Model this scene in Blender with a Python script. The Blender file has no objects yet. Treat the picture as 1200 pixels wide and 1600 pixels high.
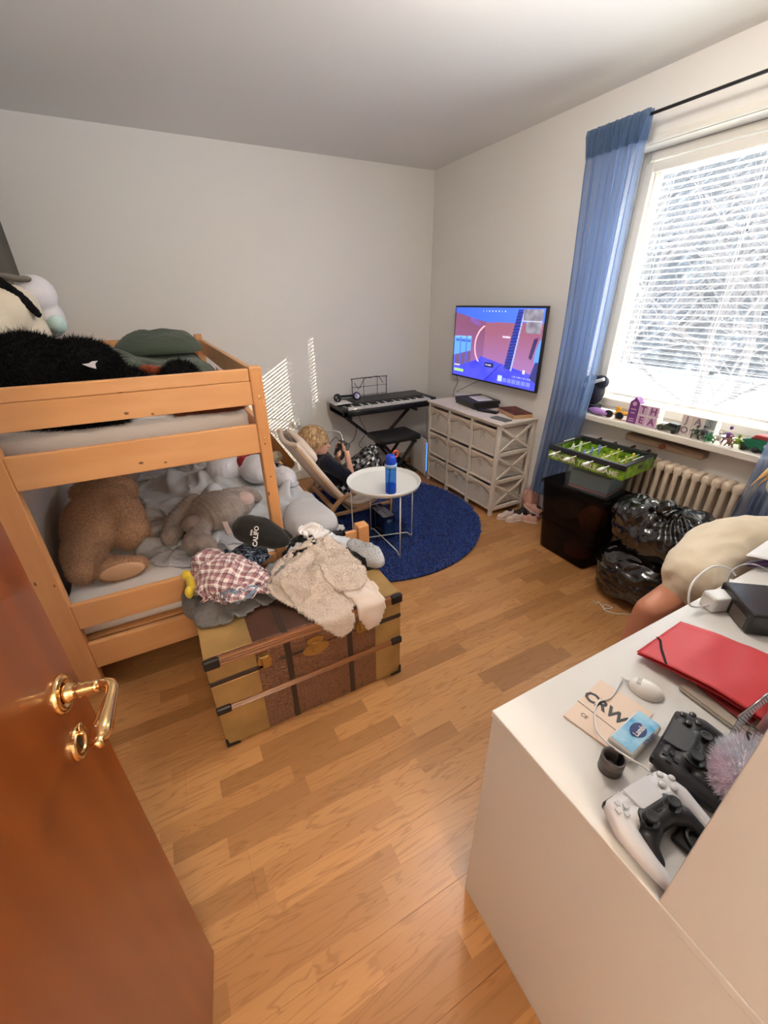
import bpy, bmesh, math, random
from mathutils import Vector, Matrix, Euler, noise
R_ = math.radians
PI = math.pi
random.seed(7)

# ---------------------------------------------------------------- camera, world, sun, exposure
CAM_H = 1.502
ROT = Matrix(((0.88395, 0.22339, -0.41182), (-0.46744, 0.39812, -0.78931), (-0.01237, 0.89015, 0.45549)))
sc = bpy.context.scene
COL = sc.collection
cam = bpy.data.cameras.new('camera'); cam_o = bpy.data.objects.new('camera', cam); COL.objects.link(cam_o)
cam.sensor_fit = 'HORIZONTAL'; cam.sensor_width = 36; cam.lens = 645 / 1200 * 36; cam.clip_start = 0.02; cam.clip_end = 200
cam_o.matrix_world = Matrix.Translation((0, 0, CAM_H)) @ ROT.to_4x4()
sc.camera = cam_o
sc.view_settings.view_transform = 'Standard'; sc.view_settings.look = 'None'; sc.view_settings.gamma = 1
sc.view_settings.use_curve_mapping = False
sc.view_settings.exposure = 1.5

world = bpy.data.worlds.new('world'); sc.world = world; world.use_nodes = True
bg = world.node_tree.nodes['Background']; bg.inputs[0].default_value = (0.86, 0.93, 1.0, 1); bg.inputs[1].default_value = 4.2
sun = bpy.data.lights.new('sun', 'SUN'); sun.energy = 3.2; sun.angle = R_(0.15); sun.color = (1, 0.88, 0.66)
sun_o = bpy.data.objects.new('sun', sun); COL.objects.link(sun_o)
sun_o.rotation_euler = Vector((-0.647, 1.0, -0.392)).to_track_quat('-Z', 'Y').to_euler(); sun_o.location = (8, -6, 6)
# daylight portal: only guides sampling of the sky through the window opening
pt = bpy.data.lights.new('window_portal', 'AREA'); pt.shape = 'RECTANGLE'; pt.size = 1.5; pt.size_y = 1.3; pt.cycles.is_portal = True
pto = bpy.data.objects.new('window_portal', pt); COL.objects.link(pto)
pto.location = (2.66, 1.05, 1.53); pto.rotation_euler = Vector((-1, 0, 0)).to_track_quat('-Z', 'Y').to_euler()

# ---------------------------------------------------------------- helpers
def ray(px, py):
    return ROT @ Vector((px - 600, -(py - 800), -645))
def onz(px, py, z):
    d = ray(px, py); return Vector((0, 0, CAM_H)) + d * ((z - CAM_H) / d.z)
def onx(px, py, x):
    d = ray(px, py); return Vector((0, 0, CAM_H)) + d * (x / d.x)
def ony(px, py, y):
    d = ray(px, py); return Vector((0, 0, CAM_H)) + d * (y / d.y)

def rgb(r, g, b, k=1.0):
    f = lambda c: ((c / 255) / 12.92 if c / 255 <= 0.04045 else ((c / 255 + 0.055) / 1.055) ** 2.4) * k
    return (f(r), f(g), f(b), 1)

MATS = {}
def mat(name, color, rough=0.6, metal=0.0, bump=0, bscale=200, var=0, vscale=8, sheen=0, alpha=None, trans=0, emit=None, coat=0, spec=0.5, color2=None, stretch=None):
    m = bpy.data.materials.new(name); m.use_nodes = True
    nt = m.node_tree; b = nt.nodes['Principled BSDF']
    b.inputs['Base Color'].default_value = color; b.inputs['Roughness'].default_value = rough
    b.inputs['Metallic'].default_value = metal; b.inputs['Specular IOR Level'].default_value = spec
    b.inputs['Coat Weight'].default_value = coat; b.inputs['Sheen Weight'].default_value = sheen
    if trans: b.inputs['Transmission Weight'].default_value = trans
    if alpha is not None: b.inputs['Alpha'].default_value = alpha
    if emit: b.inputs['Emission Color'].default_value = emit[0]; b.inputs['Emission Strength'].default_value = emit[1]
    tc = nt.nodes.new('ShaderNodeTexCoord'); src = tc.outputs['Object']
    if stretch:
        mp = nt.nodes.new('ShaderNodeMapping'); mp.inputs['Scale'].default_value = stretch
        nt.links.new(src, mp.inputs[0]); src = mp.outputs[0]
    if var or color2:
        n = nt.nodes.new('ShaderNodeTexNoise'); n.inputs['Scale'].default_value = vscale; n.inputs['Detail'].default_value = 5
        nt.links.new(src, n.inputs['Vector'])
        r = nt.nodes.new('ShaderNodeValToRGB')
        r.color_ramp.elements[0].position = 0.35; r.color_ramp.elements[1].position = 0.65
        c2 = color2 or tuple(c * (1 - var) for c in color[:3]) + (1,)
        r.color_ramp.elements[0].color = c2; r.color_ramp.elements[1].color = color
        nt.links.new(n.outputs['Fac'], r.inputs[0]); nt.links.new(r.outputs[0], b.inputs['Base Color'])
    if bump:
        n2 = nt.nodes.new('ShaderNodeTexNoise'); n2.inputs['Scale'].default_value = bscale; n2.inputs['Detail'].default_value = 3
        nt.links.new(src, n2.inputs['Vector'])
        bp = nt.nodes.new('ShaderNodeBump'); bp.inputs['Strength'].default_value = bump; bp.inputs['Distance'].default_value = 0.004
        nt.links.new(n2.outputs['Fac'], bp.inputs['Height']); nt.links.new(bp.outputs[0], b.inputs['Normal'])
    MATS[name] = m
    return m

class NT:
    """tiny node helper"""
    def __init__(s, m): s.t = m.node_tree; s.b = s.t.nodes['Principled BSDF']
    def n(s, typ, ins=None, **at):
        x = s.t.nodes.new(typ)
        for k, v in at.items(): setattr(x, k, v)
        for k, v in (ins or {}).items():
            if isinstance(v, bpy.types.NodeSocket): s.t.links.new(v, x.inputs[k])
            else: x.inputs[k].default_value = v
        return x
    def math(s, op, a, b=0.0, c=0.0):
        x = s.n('ShaderNodeMath', {0: a, 1: b, 2: c}, operation=op); return x.outputs[0]
    def mix(s, f, a, b, blend='MIX'):
        x = s.n('ShaderNodeMix', None, data_type='RGBA', blend_type=blend)
        for sock, v in ((0, f), (6, a), (7, b)):
            if isinstance(v, bpy.types.NodeSocket): s.t.links.new(v, x.inputs[sock])
            else: x.inputs[sock].default_value = v
        return x.outputs[2]
    def ramp(s, f, stops):
        x = s.t.nodes.new('ShaderNodeValToRGB'); s.t.links.new(f, x.inputs[0])
        e = x.color_ramp.elements
        while len(e) < len(stops): e.new(0.5)
        for i, (p, c) in enumerate(stops): e[i].position = p; e[i].color = c
        return x.outputs[0]
    def link(s, a, b): s.t.links.new(a, b)

def mesh_obj(name, me, m=None, parent=None, smooth=True):
    o = bpy.data.objects.new(name, me); COL.objects.link(o)
    if m is not None:
        if not isinstance(m, (list, tuple)): m = [m]
        for x in m: me.materials.append(x)
    if smooth and len(me.polygons): me.polygons.foreach_set('use_smooth', [True] * len(me.polygons))
    if parent is not None: o.parent = parent
    return o

def tag(o, label=None, cat=None, group=None, kind=None):
    if label: o['label'] = label
    if cat: o['category'] = cat
    if group: o['group'] = group
    if kind: o['kind'] = kind
    return o

def thing(name, label, cat, loc=(0, 0, 0), rotz=0, group=None):
    o = bpy.data.objects.new(name, None); COL.objects.link(o)
    o.empty_display_size = 0.05; o.location = loc; o.rotation_euler = (0, 0, rotz)
    return tag(o, label, cat, group)

class MB:
    def __init__(s): s.bm = bmesh.new(); s.mi = 0
    def _fin(s, verts, mi=None):
        if mi is None: mi = s.mi
        fs = set()
        for v in verts:
            for f in v.link_faces: fs.add(f)
        for f in fs: f.material_index = mi
        return verts
    def box(s, lo, hi, bev=0, seg=1, rot=None, mi=None, pivot=None):
        c = [(a + b) / 2 for a, b in zip(lo, hi)]; d = [abs(b - a) for a, b in zip(lo, hi)]
        r = bmesh.ops.create_cube(s.bm, size=1, matrix=Matrix.Translation(c) @ Matrix.Diagonal((*d, 1)))
        vs = r['verts']
        if mi is None: mi = s.mi
        s._fin(vs, mi)
        if bev:
            es = list({e for v in vs for e in v.link_edges})
            q = bmesh.ops.bevel(s.bm, geom=es, offset=min(bev, min(d) * 0.49), segments=seg, affect='EDGES', profile=0.5)
            vs = list({v for f in q['faces'] for v in f.verts} | {v for v in vs if v.is_valid})
            for f in q['faces']: f.material_index = mi
        if rot is not None:
            p = Vector(pivot) if pivot is not None else Vector(c)
            bmesh.ops.transform(s.bm, verts=vs, matrix=Matrix.Translation(p) @ rot.to_matrix().to_4x4() @ Matrix.Translation(-p))
        return vs
    def bar(s, a, b, w, t, up=(0, 0, 1), bev=0, mi=None):
        """box from a to b; w across, t along up"""
        a = Vector(a); b = Vector(b); z = (b - a); L = z.length; z.normalize()
        u = Vector(up); x = u.cross(z)
        if x.length < 1e-5: x = Vector((1, 0, 0)).cross(z)
        x.normalize(); y = z.cross(x)
        M = Matrix((x, y, z)).transposed().to_4x4(); M.translation = (a + b) / 2
        vs = s.box((-w / 2, -t / 2, -L / 2), (w / 2, t / 2, L / 2), bev, mi=mi)
        bmesh.ops.transform(s.bm, verts=vs, matrix=M); return vs
    def tube(s, pts, r, n=8, cap=True, closed=False, mi=None):
        pts = [Vector(p) for p in pts]; m = len(pts)
        rs = r if isinstance(r, (list, tuple)) else [r] * m
        rings = []; prev = None
        for i, p in enumerate(pts):
            if closed: d = pts[(i + 1) % m] - pts[i - 1]
            else: d = pts[min(i + 1, m - 1)] - pts[max(i - 1, 0)]
            if d.length < 1e-9: d = Vector((0, 0, 1))
            d.normalize()
            if prev is None:
                u = Vector((0, 0, 1)) if abs(d.z) < 0.9 else Vector((1, 0, 0)); x = u.cross(d).normalized()
            else:
                x = prev - d * prev.dot(d)
                x = x.normalized() if x.length > 1e-6 else Vector((1, 0, 0)).cross(d).normalized()
            prev = x; y = d.cross(x)
            rings.append([s.bm.verts.new(p + (x * math.cos(2 * PI * k / n) + y * math.sin(2 * PI * k / n)) * rs[i]) for k in range(n)])
        fs = []
        for i in range(m if closed else m - 1):
            A = rings[i]; B = rings[(i + 1) % m]
            for k in range(n):
                try: fs.append(s.bm.faces.new((A[k], A[(k + 1) % n], B[(k + 1) % n], B[k])))
                except ValueError: pass
        if cap and not closed:
            fs.append(s.bm.faces.new(rings[0][::-1])); fs.append(s.bm.faces.new(rings[-1]))
        for f in fs: f.material_index = s.mi if mi is None else mi
        return [v for q in rings for v in q]
    def cyl(s, a, b, r, r2=None, n=24, mi=None):
        return s.tube([a, b], [r, r if r2 is None else r2], n, mi=mi)
    def lathe(s, prof, axis_o=(0, 0, 0), n=32, mi=None, M=None, cap=True):
        rings = []
        for (r, z) in prof:
            rings.append([s.bm.verts.new(Vector((max(r, 1e-5) * math.cos(2 * PI * k / n), max(r, 1e-5) * math.sin(2 * PI * k / n), z))) for k in range(n)])
        fs = []
        for A, B in zip(rings, rings[1:]):
            for k in range(n): fs.append(s.bm.faces.new((A[k], A[(k + 1) % n], B[(k + 1) % n], B[k])))
        if cap: fs.append(s.bm.faces.new(rings[0][::-1])); fs.append(s.bm.faces.new(rings[-1]))
        for f in fs: f.material_index = s.mi if mi is None else mi
        vs = [v for q in rings for v in q]
        MM = Matrix.Translation(axis_o) @ (M if M is not None else Matrix.Identity(4))
        bmesh.ops.transform(s.bm, verts=vs, matrix=MM); return vs
    def ell(s, c, r, rot=None, seg=20, rings=12, mi=None, M=None):
        if isinstance(r, (int, float)): r = (r, r, r)
        MM = Matrix.Translation(c) @ (rot.to_matrix().to_4x4() if rot is not None else Matrix.Identity(4)) @ Matrix.Diagonal((*r, 1))
        if M is not None: MM = M @ MM
        q = bmesh.ops.create_uvsphere(s.bm, u_segments=seg, v_segments=rings, radius=1, matrix=MM)
        return s._fin(q['verts'], mi)
    def cap2(s, a, ra, b, rb, sub=2):
        """tapered capsule as the hull of two spheres"""
        t = bmesh.new()
        bmesh.ops.create_icosphere(t, subdivisions=sub, radius=ra, matrix=Matrix.Translation(a))
        bmesh.ops.create_icosphere(t, subdivisions=sub, radius=rb, matrix=Matrix.Translation(b))
        r = bmesh.ops.convex_hull(t, input=t.verts)
        dead = [g for g in r['geom_interior'] if isinstance(g, bmesh.types.BMVert)] + [g for g in r['geom_unused'] if isinstance(g, bmesh.types.BMVert)]
        bmesh.ops.delete(t, geom=list(set(dead)), context='VERTS')
        me = bpy.data.meshes.new('t'); t.to_mesh(me); t.free(); s.bm.from_mesh(me); bpy.data.meshes.remove(me)
    def chain(s, pts, sub=2):
        for (a, ra), (b, rb) in zip(pts, pts[1:]): s.cap2(Vector(a), ra, Vector(b), rb, sub)
    def prism(s, poly, z0, z1, M=None, mi=None):
        """extrude a 2-D outline (x,y) between z0 and z1"""
        A = [s.bm.verts.new((x, y, z0)) for x, y in poly]; B = [s.bm.verts.new((x, y, z1)) for x, y in poly]
        n = len(poly); fs = [s.bm.faces.new(A[::-1]), s.bm.faces.new(B)]
        for k in range(n): fs.append(s.bm.faces.new((A[k], A[(k + 1) % n], B[(k + 1) % n], B[k])))
        for f in fs: f.material_index = s.mi if mi is None else mi
        if M is not None: bmesh.ops.transform(s.bm, verts=A + B, matrix=M)
        return A + B
    def grid(s, nu, nv, fn, closed_u=False, mi=None):
        V = [[s.bm.verts.new(fn(i / (nu if closed_u else nu - 1), j / (nv - 1))) for j in range(nv)] for i in range(nu)]
        fs = []
        for i in range(nu if closed_u else nu - 1):
            for j in range(nv - 1):
                fs.append(s.bm.faces.new((V[i][j], V[(i + 1) % nu][j], V[(i + 1) % nu][j + 1], V[i][j + 1])))
        for f in fs: f.material_index = s.mi if mi is None else mi
        return V
    def xform(s, M): bmesh.ops.transform(s.bm, verts=s.bm.verts, matrix=M); return s
    def mesh(s, name):
        bmesh.ops.recalc_face_normals(s.bm, faces=s.bm.faces)
        me = bpy.data.meshes.new(name); s.bm.to_mesh(me); s.bm.free(); return me
    def obj(s, name, m, parent=None, smooth=False, auto=None):
        me = s.mesh(name); o = mesh_obj(name, me, m, parent, smooth)
        if auto is not None: sharpen(me, auto)
        return o

def sharpen(me, deg=35):
    me.polygons.foreach_set('use_smooth', [True] * len(me.polygons))
    bm = bmesh.new(); bm.from_mesh(me)
    for e in bm.edges:
        if len(e.link_faces) == 2 and e.calc_face_angle(0) > R_(deg): e.smooth = False
    bm.to_mesh(me); bm.free()

def evaluated(o, name):
    dg = bpy.context.evaluated_depsgraph_get(); dg.update()
    me = bpy.data.meshes.new_from_object(o.evaluated_get(dg)); me.name = name; return me

def apply_mods(o):
    bpy.context.view_layer.update()
    me = evaluated(o, o.name); old = o.data; mats = list(old.materials)
    o.modifiers.clear(); o.data = me
    if not len(me.materials):
        for x in mats: me.materials.append(x)
    bpy.data.meshes.remove(old)
    return o

def blend(name, mb, m, parent=None, voxel=0.01, smooth=4, disp=None, dec=None):
    """fuse overlapping solids into one continuous skin"""
    o = mb.obj(name, m, parent, True)
    r = o.modifiers.new('r', 'REMESH'); r.mode = 'VOXEL'; r.voxel_size = voxel; r.use_smooth_shade = True
    if smooth: s = o.modifiers.new('s', 'SMOOTH'); s.factor = 0.5; s.iterations = smooth
    apply_mods(o)
    if disp: displace(o.data, disp)
    o.data.polygons.foreach_set('use_smooth', [True] * len(o.data.polygons))
    return o

def displace(me, fn):
    """fn(co, normal) -> offset along normal"""
    nr = [v.normal.copy() for v in me.vertices]
    for v, n in zip(me.vertices, nr): v.co += n * fn(v.co, n)
    me.update()

def ridge(p, f, seed=0.0, oct=2, warp=0.6):
    """0..1 folds: sharp valleys, soft ridges"""
    q = Vector(p) * f + Vector((seed, seed * 1.7, -seed))
    w = Vector((noise.noise(q * 0.7 + Vector((9, 2, 5))), noise.noise(q * 0.7 + Vector((-4, 8, 1))), noise.noise(q * 0.7)))
    q = q + w * warp; v = 0; a = 1; t = 0
    for i in range(oct):
        v += a * (1 - abs(noise.noise(q)) * 2.2); t += a; q = q * 2.03 + Vector((3.1, 1.7, 0)); a *= 0.45
    return v / t

def text_mesh(txt, size, M, depth=0.0004, bold=0.0, align='CENTER'):
    cu = bpy.data.curves.new('txt', 'FONT'); cu.body = txt; cu.size = size; cu.align_x = align; cu.align_y = 'CENTER'
    cu.extrude = depth; cu.offset = bold; cu.resolution_u = 2
    o = bpy.data.objects.new('txt', cu); COL.objects.link(o)
    bpy.context.view_layer.update()
    me = evaluated(o, 'lettering'); bpy.data.objects.remove(o); bpy.data.curves.remove(cu)
    me.materials.clear(); me.transform(M); return me

def text(txt, size, M, m, parent, name='lettering', depth=0.0004, bold=0.0, align='CENTER'):
    return mesh_obj(name, text_mesh(txt, size, M, depth, bold, align), m, parent, False)

def frame(o, x, y, z=None):
    """matrix with the given origin and x / y axes"""
    x = Vector(x).normalized(); y = Vector(y); y = (y - x * y.dot(x)).normalized(); z = x.cross(y)
    M = Matrix((x, y, z)).transposed().to_4x4(); M.translation = o; return M

def copy_tree(o, parent=None):
    c = o.copy(); COL.objects.link(c)
    if parent is not None: c.parent = parent; c.matrix_parent_inverse = o.matrix_parent_inverse
    for ch in list(o.children): copy_tree(ch, c)
    return c

def spline(pts, n=8):
    """catmull-rom through pts"""
    P = [Vector(p) for p in pts]; P = [P[0] * 2 - P[1]] + P + [P[-1] * 2 - P[-2]]; out = []
    for i in range(1, len(P) - 2):
        for k in range(n):
            t = k / n; a, b, c, d = P[i - 1], P[i], P[i + 1], P[i + 2]
            out.append(0.5 * ((2 * b) + (c - a) * t + (2 * a - 5 * b + 4 * c - d) * t * t + (3 * b - a - 3 * c + d) * t ** 3))
    out.append(P[-2]); return out

def cable(name, pts, r, m, label, n=8, cat='cable', parent=None, k=6):
    mb = MB(); mb.tube(spline(pts, n), r, k); o = mb.obj(name, m, parent, True)
    return tag(o, label, cat) if label else o

# ---------------------------------------------------------------- materials
mat('wall', (0.82, 0.80, 0.765, 1), 0.85, bump=0.05, bscale=60)
mat('ceiling', (0.86, 0.85, 0.83, 1), 0.9, bump=0.05, bscale=90)
mat('white_paint', (0.80, 0.77, 0.70, 1), 0.35)
mat('white_laminate', (0.70, 0.68, 0.645, 1), 0.38, bump=0.03, bscale=400)
mat('black_plastic', (0.012, 0.012, 0.013, 1), 0.38)
mat('black_matte', (0.015, 0.015, 0.016, 1), 0.6, bump=0.15, bscale=500)
mat('dark_metal', (0.03, 0.03, 0.032, 1), 0.4, 0.6)
mat('white_plastic', (0.78, 0.77, 0.75, 1), 0.35)
mat('white_metal', (0.82, 0.82, 0.78, 1), 0.35)
mat('steel', (0.5, 0.5, 0.5, 1), 0.25, 1)
mat('brass', (0.80, 0.52, 0.24, 1), 0.16, 1, bump=0.05, bscale=40)
mat('antique_brass', (0.42, 0.27, 0.09, 1), 0.4, 0.9, bump=0.3, bscale=160)
mat('skin', rgb(222, 170, 145), 0.5, bump=0.03, bscale=300)
mat('tan_skin', rgb(190, 125, 95), 0.5)
mat('glass_dark', (0.02, 0.02, 0.02, 1), 0.05)
mat('red', rgb(200, 48, 52), 0.5, bump=0.06, bscale=60)

def wood(name, c1, c2, c3, knots=0.0, scale=(1.2, 9, 9), rough=0.42, kcol=(0.10, 0.028, 0.006, 1), kscale=3.2, coat=0.1, gs=2.2, kmap=(9.5, 0.01, 15)):
    m = mat(name, c1, rough, coat=coat); t = NT(m)
    tc = t.n('ShaderNodeTexCoord'); mp = t.n('ShaderNodeMapping', {0: tc.outputs['Object'], 'Scale': scale})
    n1 = t.n('ShaderNodeTexNoise', {'Vector': mp.outputs[0], 'Scale': gs, 'Detail': 6, 'Distortion': 0.6})
    w = t.n('ShaderNodeTexWave', {'Vector': mp.outputs[0], 'Scale': 0.9, 'Distortion': 5.0, 'Detail': 3, 'Detail Scale': 1.3}, wave_type='BANDS', bands_direction='Y')
    c = t.ramp(n1.outputs[0], [(0.3, c2), (0.62, c1)])
    c = t.mix(t.math('MULTIPLY', w.outputs[0], 0.35), c, c3)
    if knots:
        mp2 = t.n('ShaderNodeMapping', {0: tc.outputs['Object'], 'Scale': kmap})
        v = t.n('ShaderNodeTexVoronoi', {'Vector': mp2.outputs[0], 'Scale': 1.0, 'Randomness': 1.0})
        rsp = t.n('ShaderNodeSeparateXYZ', {0: v.outputs['Color']}); kr = t.math('MULTIPLY', rsp.outputs[0], knots * 1.3)
        k = t.ramp(t.math('SUBTRACT', kr, v.outputs['Distance']), [(0.0, (0, 0, 0, 1)), (knots * 0.12, (0.7, .7, .7, 1)), (knots * 0.5, (1, 1, 1, 1))])
        c = t.mix(k, c, kcol)
    t.link(c, t.b.inputs['Base Color'])
    bp = t.n('ShaderNodeBump', {'Height': n1.outputs[0], 'Strength': 0.12, 'Distance': 0.002}); t.link(bp.outputs[0], t.b.inputs['Normal'])
    return m
wood('pine', (0.80, 0.42, 0.18, 1), (0.74, 0.37, 0.15, 1), (0.66, 0.30, 0.11, 1), knots=0.11)
wood('pine_upright', (0.76, 0.37, 0.145, 1), (0.69, 0.32, 0.12, 1), (0.60, 0.26, 0.09, 1), knots=0.10, scale=(9, 9, 1.2), kmap=(15, 0.01, 7))
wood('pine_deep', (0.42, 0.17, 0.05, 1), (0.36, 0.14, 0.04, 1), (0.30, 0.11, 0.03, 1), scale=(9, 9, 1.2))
wood('birch', (0.58, 0.36, 0.20, 1), (0.52, 0.31, 0.16, 1), (0.45, 0.26, 0.12, 1))
wood('whitewash', (0.84, 0.76, 0.66, 1), (0.78, 0.69, 0.59, 1), (0.74, 0.65, 0.54, 1), scale=(9, 9, 2), rough=0.6, coat=0)
wood('mahogany', (0.235, 0.055, 0.008, 1), (0.165, 0.034, 0.004, 1), (0.125, 0.022, 0.002, 1), scale=(5, 5, 0.55), rough=0.33, coat=0.3, gs=1.6)
wood('trunk_slat', (0.33, 0.13, 0.045, 1), (0.25, 0.085, 0.028, 1), (0.15, 0.05, 0.018, 1), scale=(1.0, 40, 40), rough=0.3, coat=0.4)

def floor_mat():
    m = mat('laminate', (0.5, 0.25, 0.1, 1), 0.34); t = NT(m); W = 0.0643
    g = t.n('ShaderNodeNewGeometry'); sp = t.n('ShaderNodeSeparateXYZ', {0: g.outputs['Position']})
    row = t.math('FLOOR', t.math('DIVIDE', t.math('ADD', sp.outputs[1], 3.2), W))
    r1 = t.n('ShaderNodeTexWhiteNoise', {'W': row}, noise_dimensions='1D').outputs[0]
    xs = t.math('DIVIDE', t.math('ADD', sp.outputs[0], t.math('MULTIPLY', r1, 7.0)), 0.43)
    cell = t.math('FLOOR', xs)
    cv = t.n('ShaderNodeCombineXYZ', {0: cell, 1: row})
    r2 = t.n('ShaderNodeTexWhiteNoise', {'Vector': cv.outputs[0]}, noise_dimensions='3D')
    # cathedral grain: stretched noise, offset per strip
    off = t.n('ShaderNodeVectorMath', {0: r2.outputs['Color'], 1: (30, 30, 30)}, operation='MULTIPLY')
    mp = t.n('ShaderNodeMapping', {0: g.outputs['Position'], 'Scale': (2.4, 20, 1)})
    ad = t.n('ShaderNodeVectorMath', {0: mp.outputs[0], 1: off.outputs[0]}, operation='ADD')
    n1 = t.n('ShaderNodeTexNoise', {'Vector': ad.outputs[0], 'Scale': 0.8, 'Detail': 3, 'Distortion': 0.5})
    rings = t.math('SINE', t.math('MULTIPLY', n1.outputs[0], 58))
    rg = t.ramp(rings, [(0.0, (0, 0, 0, 1)), (0.72, (0.12, .12, .12, 1)), (1.0, (1, 1, 1, 1))])
    mp3 = t.n('ShaderNodeMapping', {0: g.outputs['Position'], 'Scale': (10, 160, 1)})
    n3 = t.n('ShaderNodeTexNoise', {'Vector': mp3.outputs[0], 'Scale': 1, 'Detail': 4})
    base = t.ramp(r2.outputs[0], [(0.0, (0.36, 0.170, 0.058, 1)), (0.35, (0.50, 0.240, 0.085, 1)), (0.7, (0.56, 0.285, 0.108, 1)), (1.0, (0.62, 0.310, 0.115, 1))])
    c = t.mix(t.math('MULTIPLY', rg, 0.42), base, (0.25, 0.095, 0.026, 1))
    c = t.mix(t.math('MULTIPLY', n3.outputs[0], 0.35), c, (0.34, 0.145, 0.048, 1))
    t.link(c, t.b.inputs['Base Color'])
    bp = t.n('ShaderNodeBump', {'Height': n3.outputs[0], 'Strength': 0.10, 'Distance': 0.001}); t.link(bp.outputs[0], t.b.inputs['Normal'])
    return m
floor_mat()

def fabric(name, color, bump=0.3, bscale=300, rough=0.9, sheen=0.2, **k): return mat(name, color, rough, bump=bump, bscale=bscale, sheen=sheen, spec=0.2, **k)
fabric('sheet', rgb(232, 226, 222)); fabric('duvet', rgb(196, 197, 200), bump=0.1, bscale=180, rough=0.5)
fabric('green_cotton', rgb(74, 84, 72)); fabric('navy', rgb(20, 22, 36)); fabric('black_fur', (0.004, 0.004, 0.005, 1), bump=0.8, bscale=260, sheen=0.0)
fabric('brown_fur', rgb(214, 170, 134), bump=1.0, bscale=170, var=0.3, vscale=90); fabric('rust_fur', rgb(140, 62, 26), bump=1.0, bscale=200, var=0.4, vscale=60)
fabric('cream_fur', rgb(226, 215, 195), bump=0.6, bscale=160); fabric('white_plush', rgb(222, 220, 226), bump=0.3, bscale=120)
fabric('mint_plush', rgb(190, 218, 214)); fabric('grey_plush', rgb(160, 145, 136), bump=0.8, bscale=120, var=0.2, vscale=30)
fabric('pink_plush', rgb(196, 170, 162), bump=0.5, bscale=120); fabric('fleece', rgb(224, 208, 194), bump=1.0, bscale=110, var=0.08, vscale=60)
fabric('beige_knit', rgb(214, 196, 182)); fabric('beige_canvas', rgb(234, 216, 200), bump=0.4, bscale=500)
fabric('beige_tee', rgb(214, 198, 172), bump=0.2); fabric('grey_cotton', rgb(128, 128, 130)); fabric('light_grey', rgb(186, 184, 186)); fabric('denim', rgb(128, 146, 166), var=0.25, vscale=50)
fabric('red_felt', rgb(150, 14, 22)); fabric('black_cloth', (0.008, 0.008, 0.009, 1), bump=0.3); fabric('grey_denim', rgb(112, 106, 102), var=0.2, vscale=60)
fabric('yellow', rgb(220, 190, 60)); fabric('liner', rgb(216, 198, 178), bump=0.4, bscale=400)
fabric('hat_black', (0.016, 0.015, 0.013, 1), bump=0.15, bscale=600)

# ================================================================ THE SETTING
X0, X1, Y0, Y1, H = -0.62, 2.395, -0.20, 3.605, 2.45
def struct(name, mb, m, parent=None, smooth=False):
    o = mb.obj(name, m, parent, smooth)
    if parent is None: o['kind'] = 'structure'
    return o
def sbox(name, lo, hi, m, bev=0, parent=None):
    mb = MB(); mb.box(lo, hi, bev); return struct(name, mb, m, parent)

# floor: sub-floor slab and laminate boards laid along X
fl = sbox('floor', (X0 - 0.3, -1.7, -0.08), (X1 + 0.25, Y1 + 0.1, -0.009), MATS['dark_metal'])
BW, BL = 0.1929, 1.29
bme = MB(); bme.box((0.0002, 0.0002, -0.009), (BL - 0.0002, BW - 0.0002, 0), 0.0004); board = bme.mesh('plank'); board.materials.append(MATS['laminate'])
def cut_board(x0, x1, y0, y1):
    b = MB(); b.box((0.0002, 0.0002, -0.009), (x1 - x0 - 0.0002, y1 - y0 - 0.0002, 0), 0.0004); me = b.mesh('plank'); me.materials.append(MATS['laminate']); return me
r = 0; y = -1.7
while y < Y1:
    xa, xb = (X0, X1) if y > Y0 - 0.1 else (-0.95, 1.25)
    x = xa - [0.9, 0.35, 0.62, 0.1, 1.1, 0.75, 0.22][r % 7]
    y1b = min(y + BW, Y1)
    while x < xb:
        a, b_ = max(x, xa), min(x + BL, xb)
        if b_ - a > 0.004:
            me = board if (b_ - a > BL - 1e-4 and y1b - y > BW - 1e-4) else cut_board(a, b_, y, y1b)
            o = bpy.data.objects.new('plank', me); COL.objects.link(o); o.location = (a, y, 0); o.parent = fl
        x += BL
    y += BW; r += 1

sbox('ceiling', (X0 - 0.3, -1.7, H), (X1 + 0.27, Y1 + 0.1, H + 0.1), MATS['ceiling'])
sbox('wall_back', (X0 - 0.1, Y1, -0.01), (X1 + 0.27, Y1 + 0.1, H), MATS['wall'])
sbox('wall_left', (X0 - 0.1, Y0, -0.01), (X0, Y1, H), MATS['wall'])
# window wall with an opening
WY0, WY1, WZ0, WZ1 = 0.28, 1.80, 0.865, 2.165
mb = MB()
mb.box((X1, Y0 - 0.1, -0.01), (X1 + 0.27, WY0, H)); mb.box((X1, WY1, -0.01), (X1 + 0.27, Y1, H))
mb.box((X1, WY0, -0.01), (X1 + 0.27, WY1, WZ0 - 0.035)); mb.box((X1, WY0, WZ1), (X1 + 0.27, WY1, H))
struct('wall_right', mb, MATS['wall'])
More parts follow.
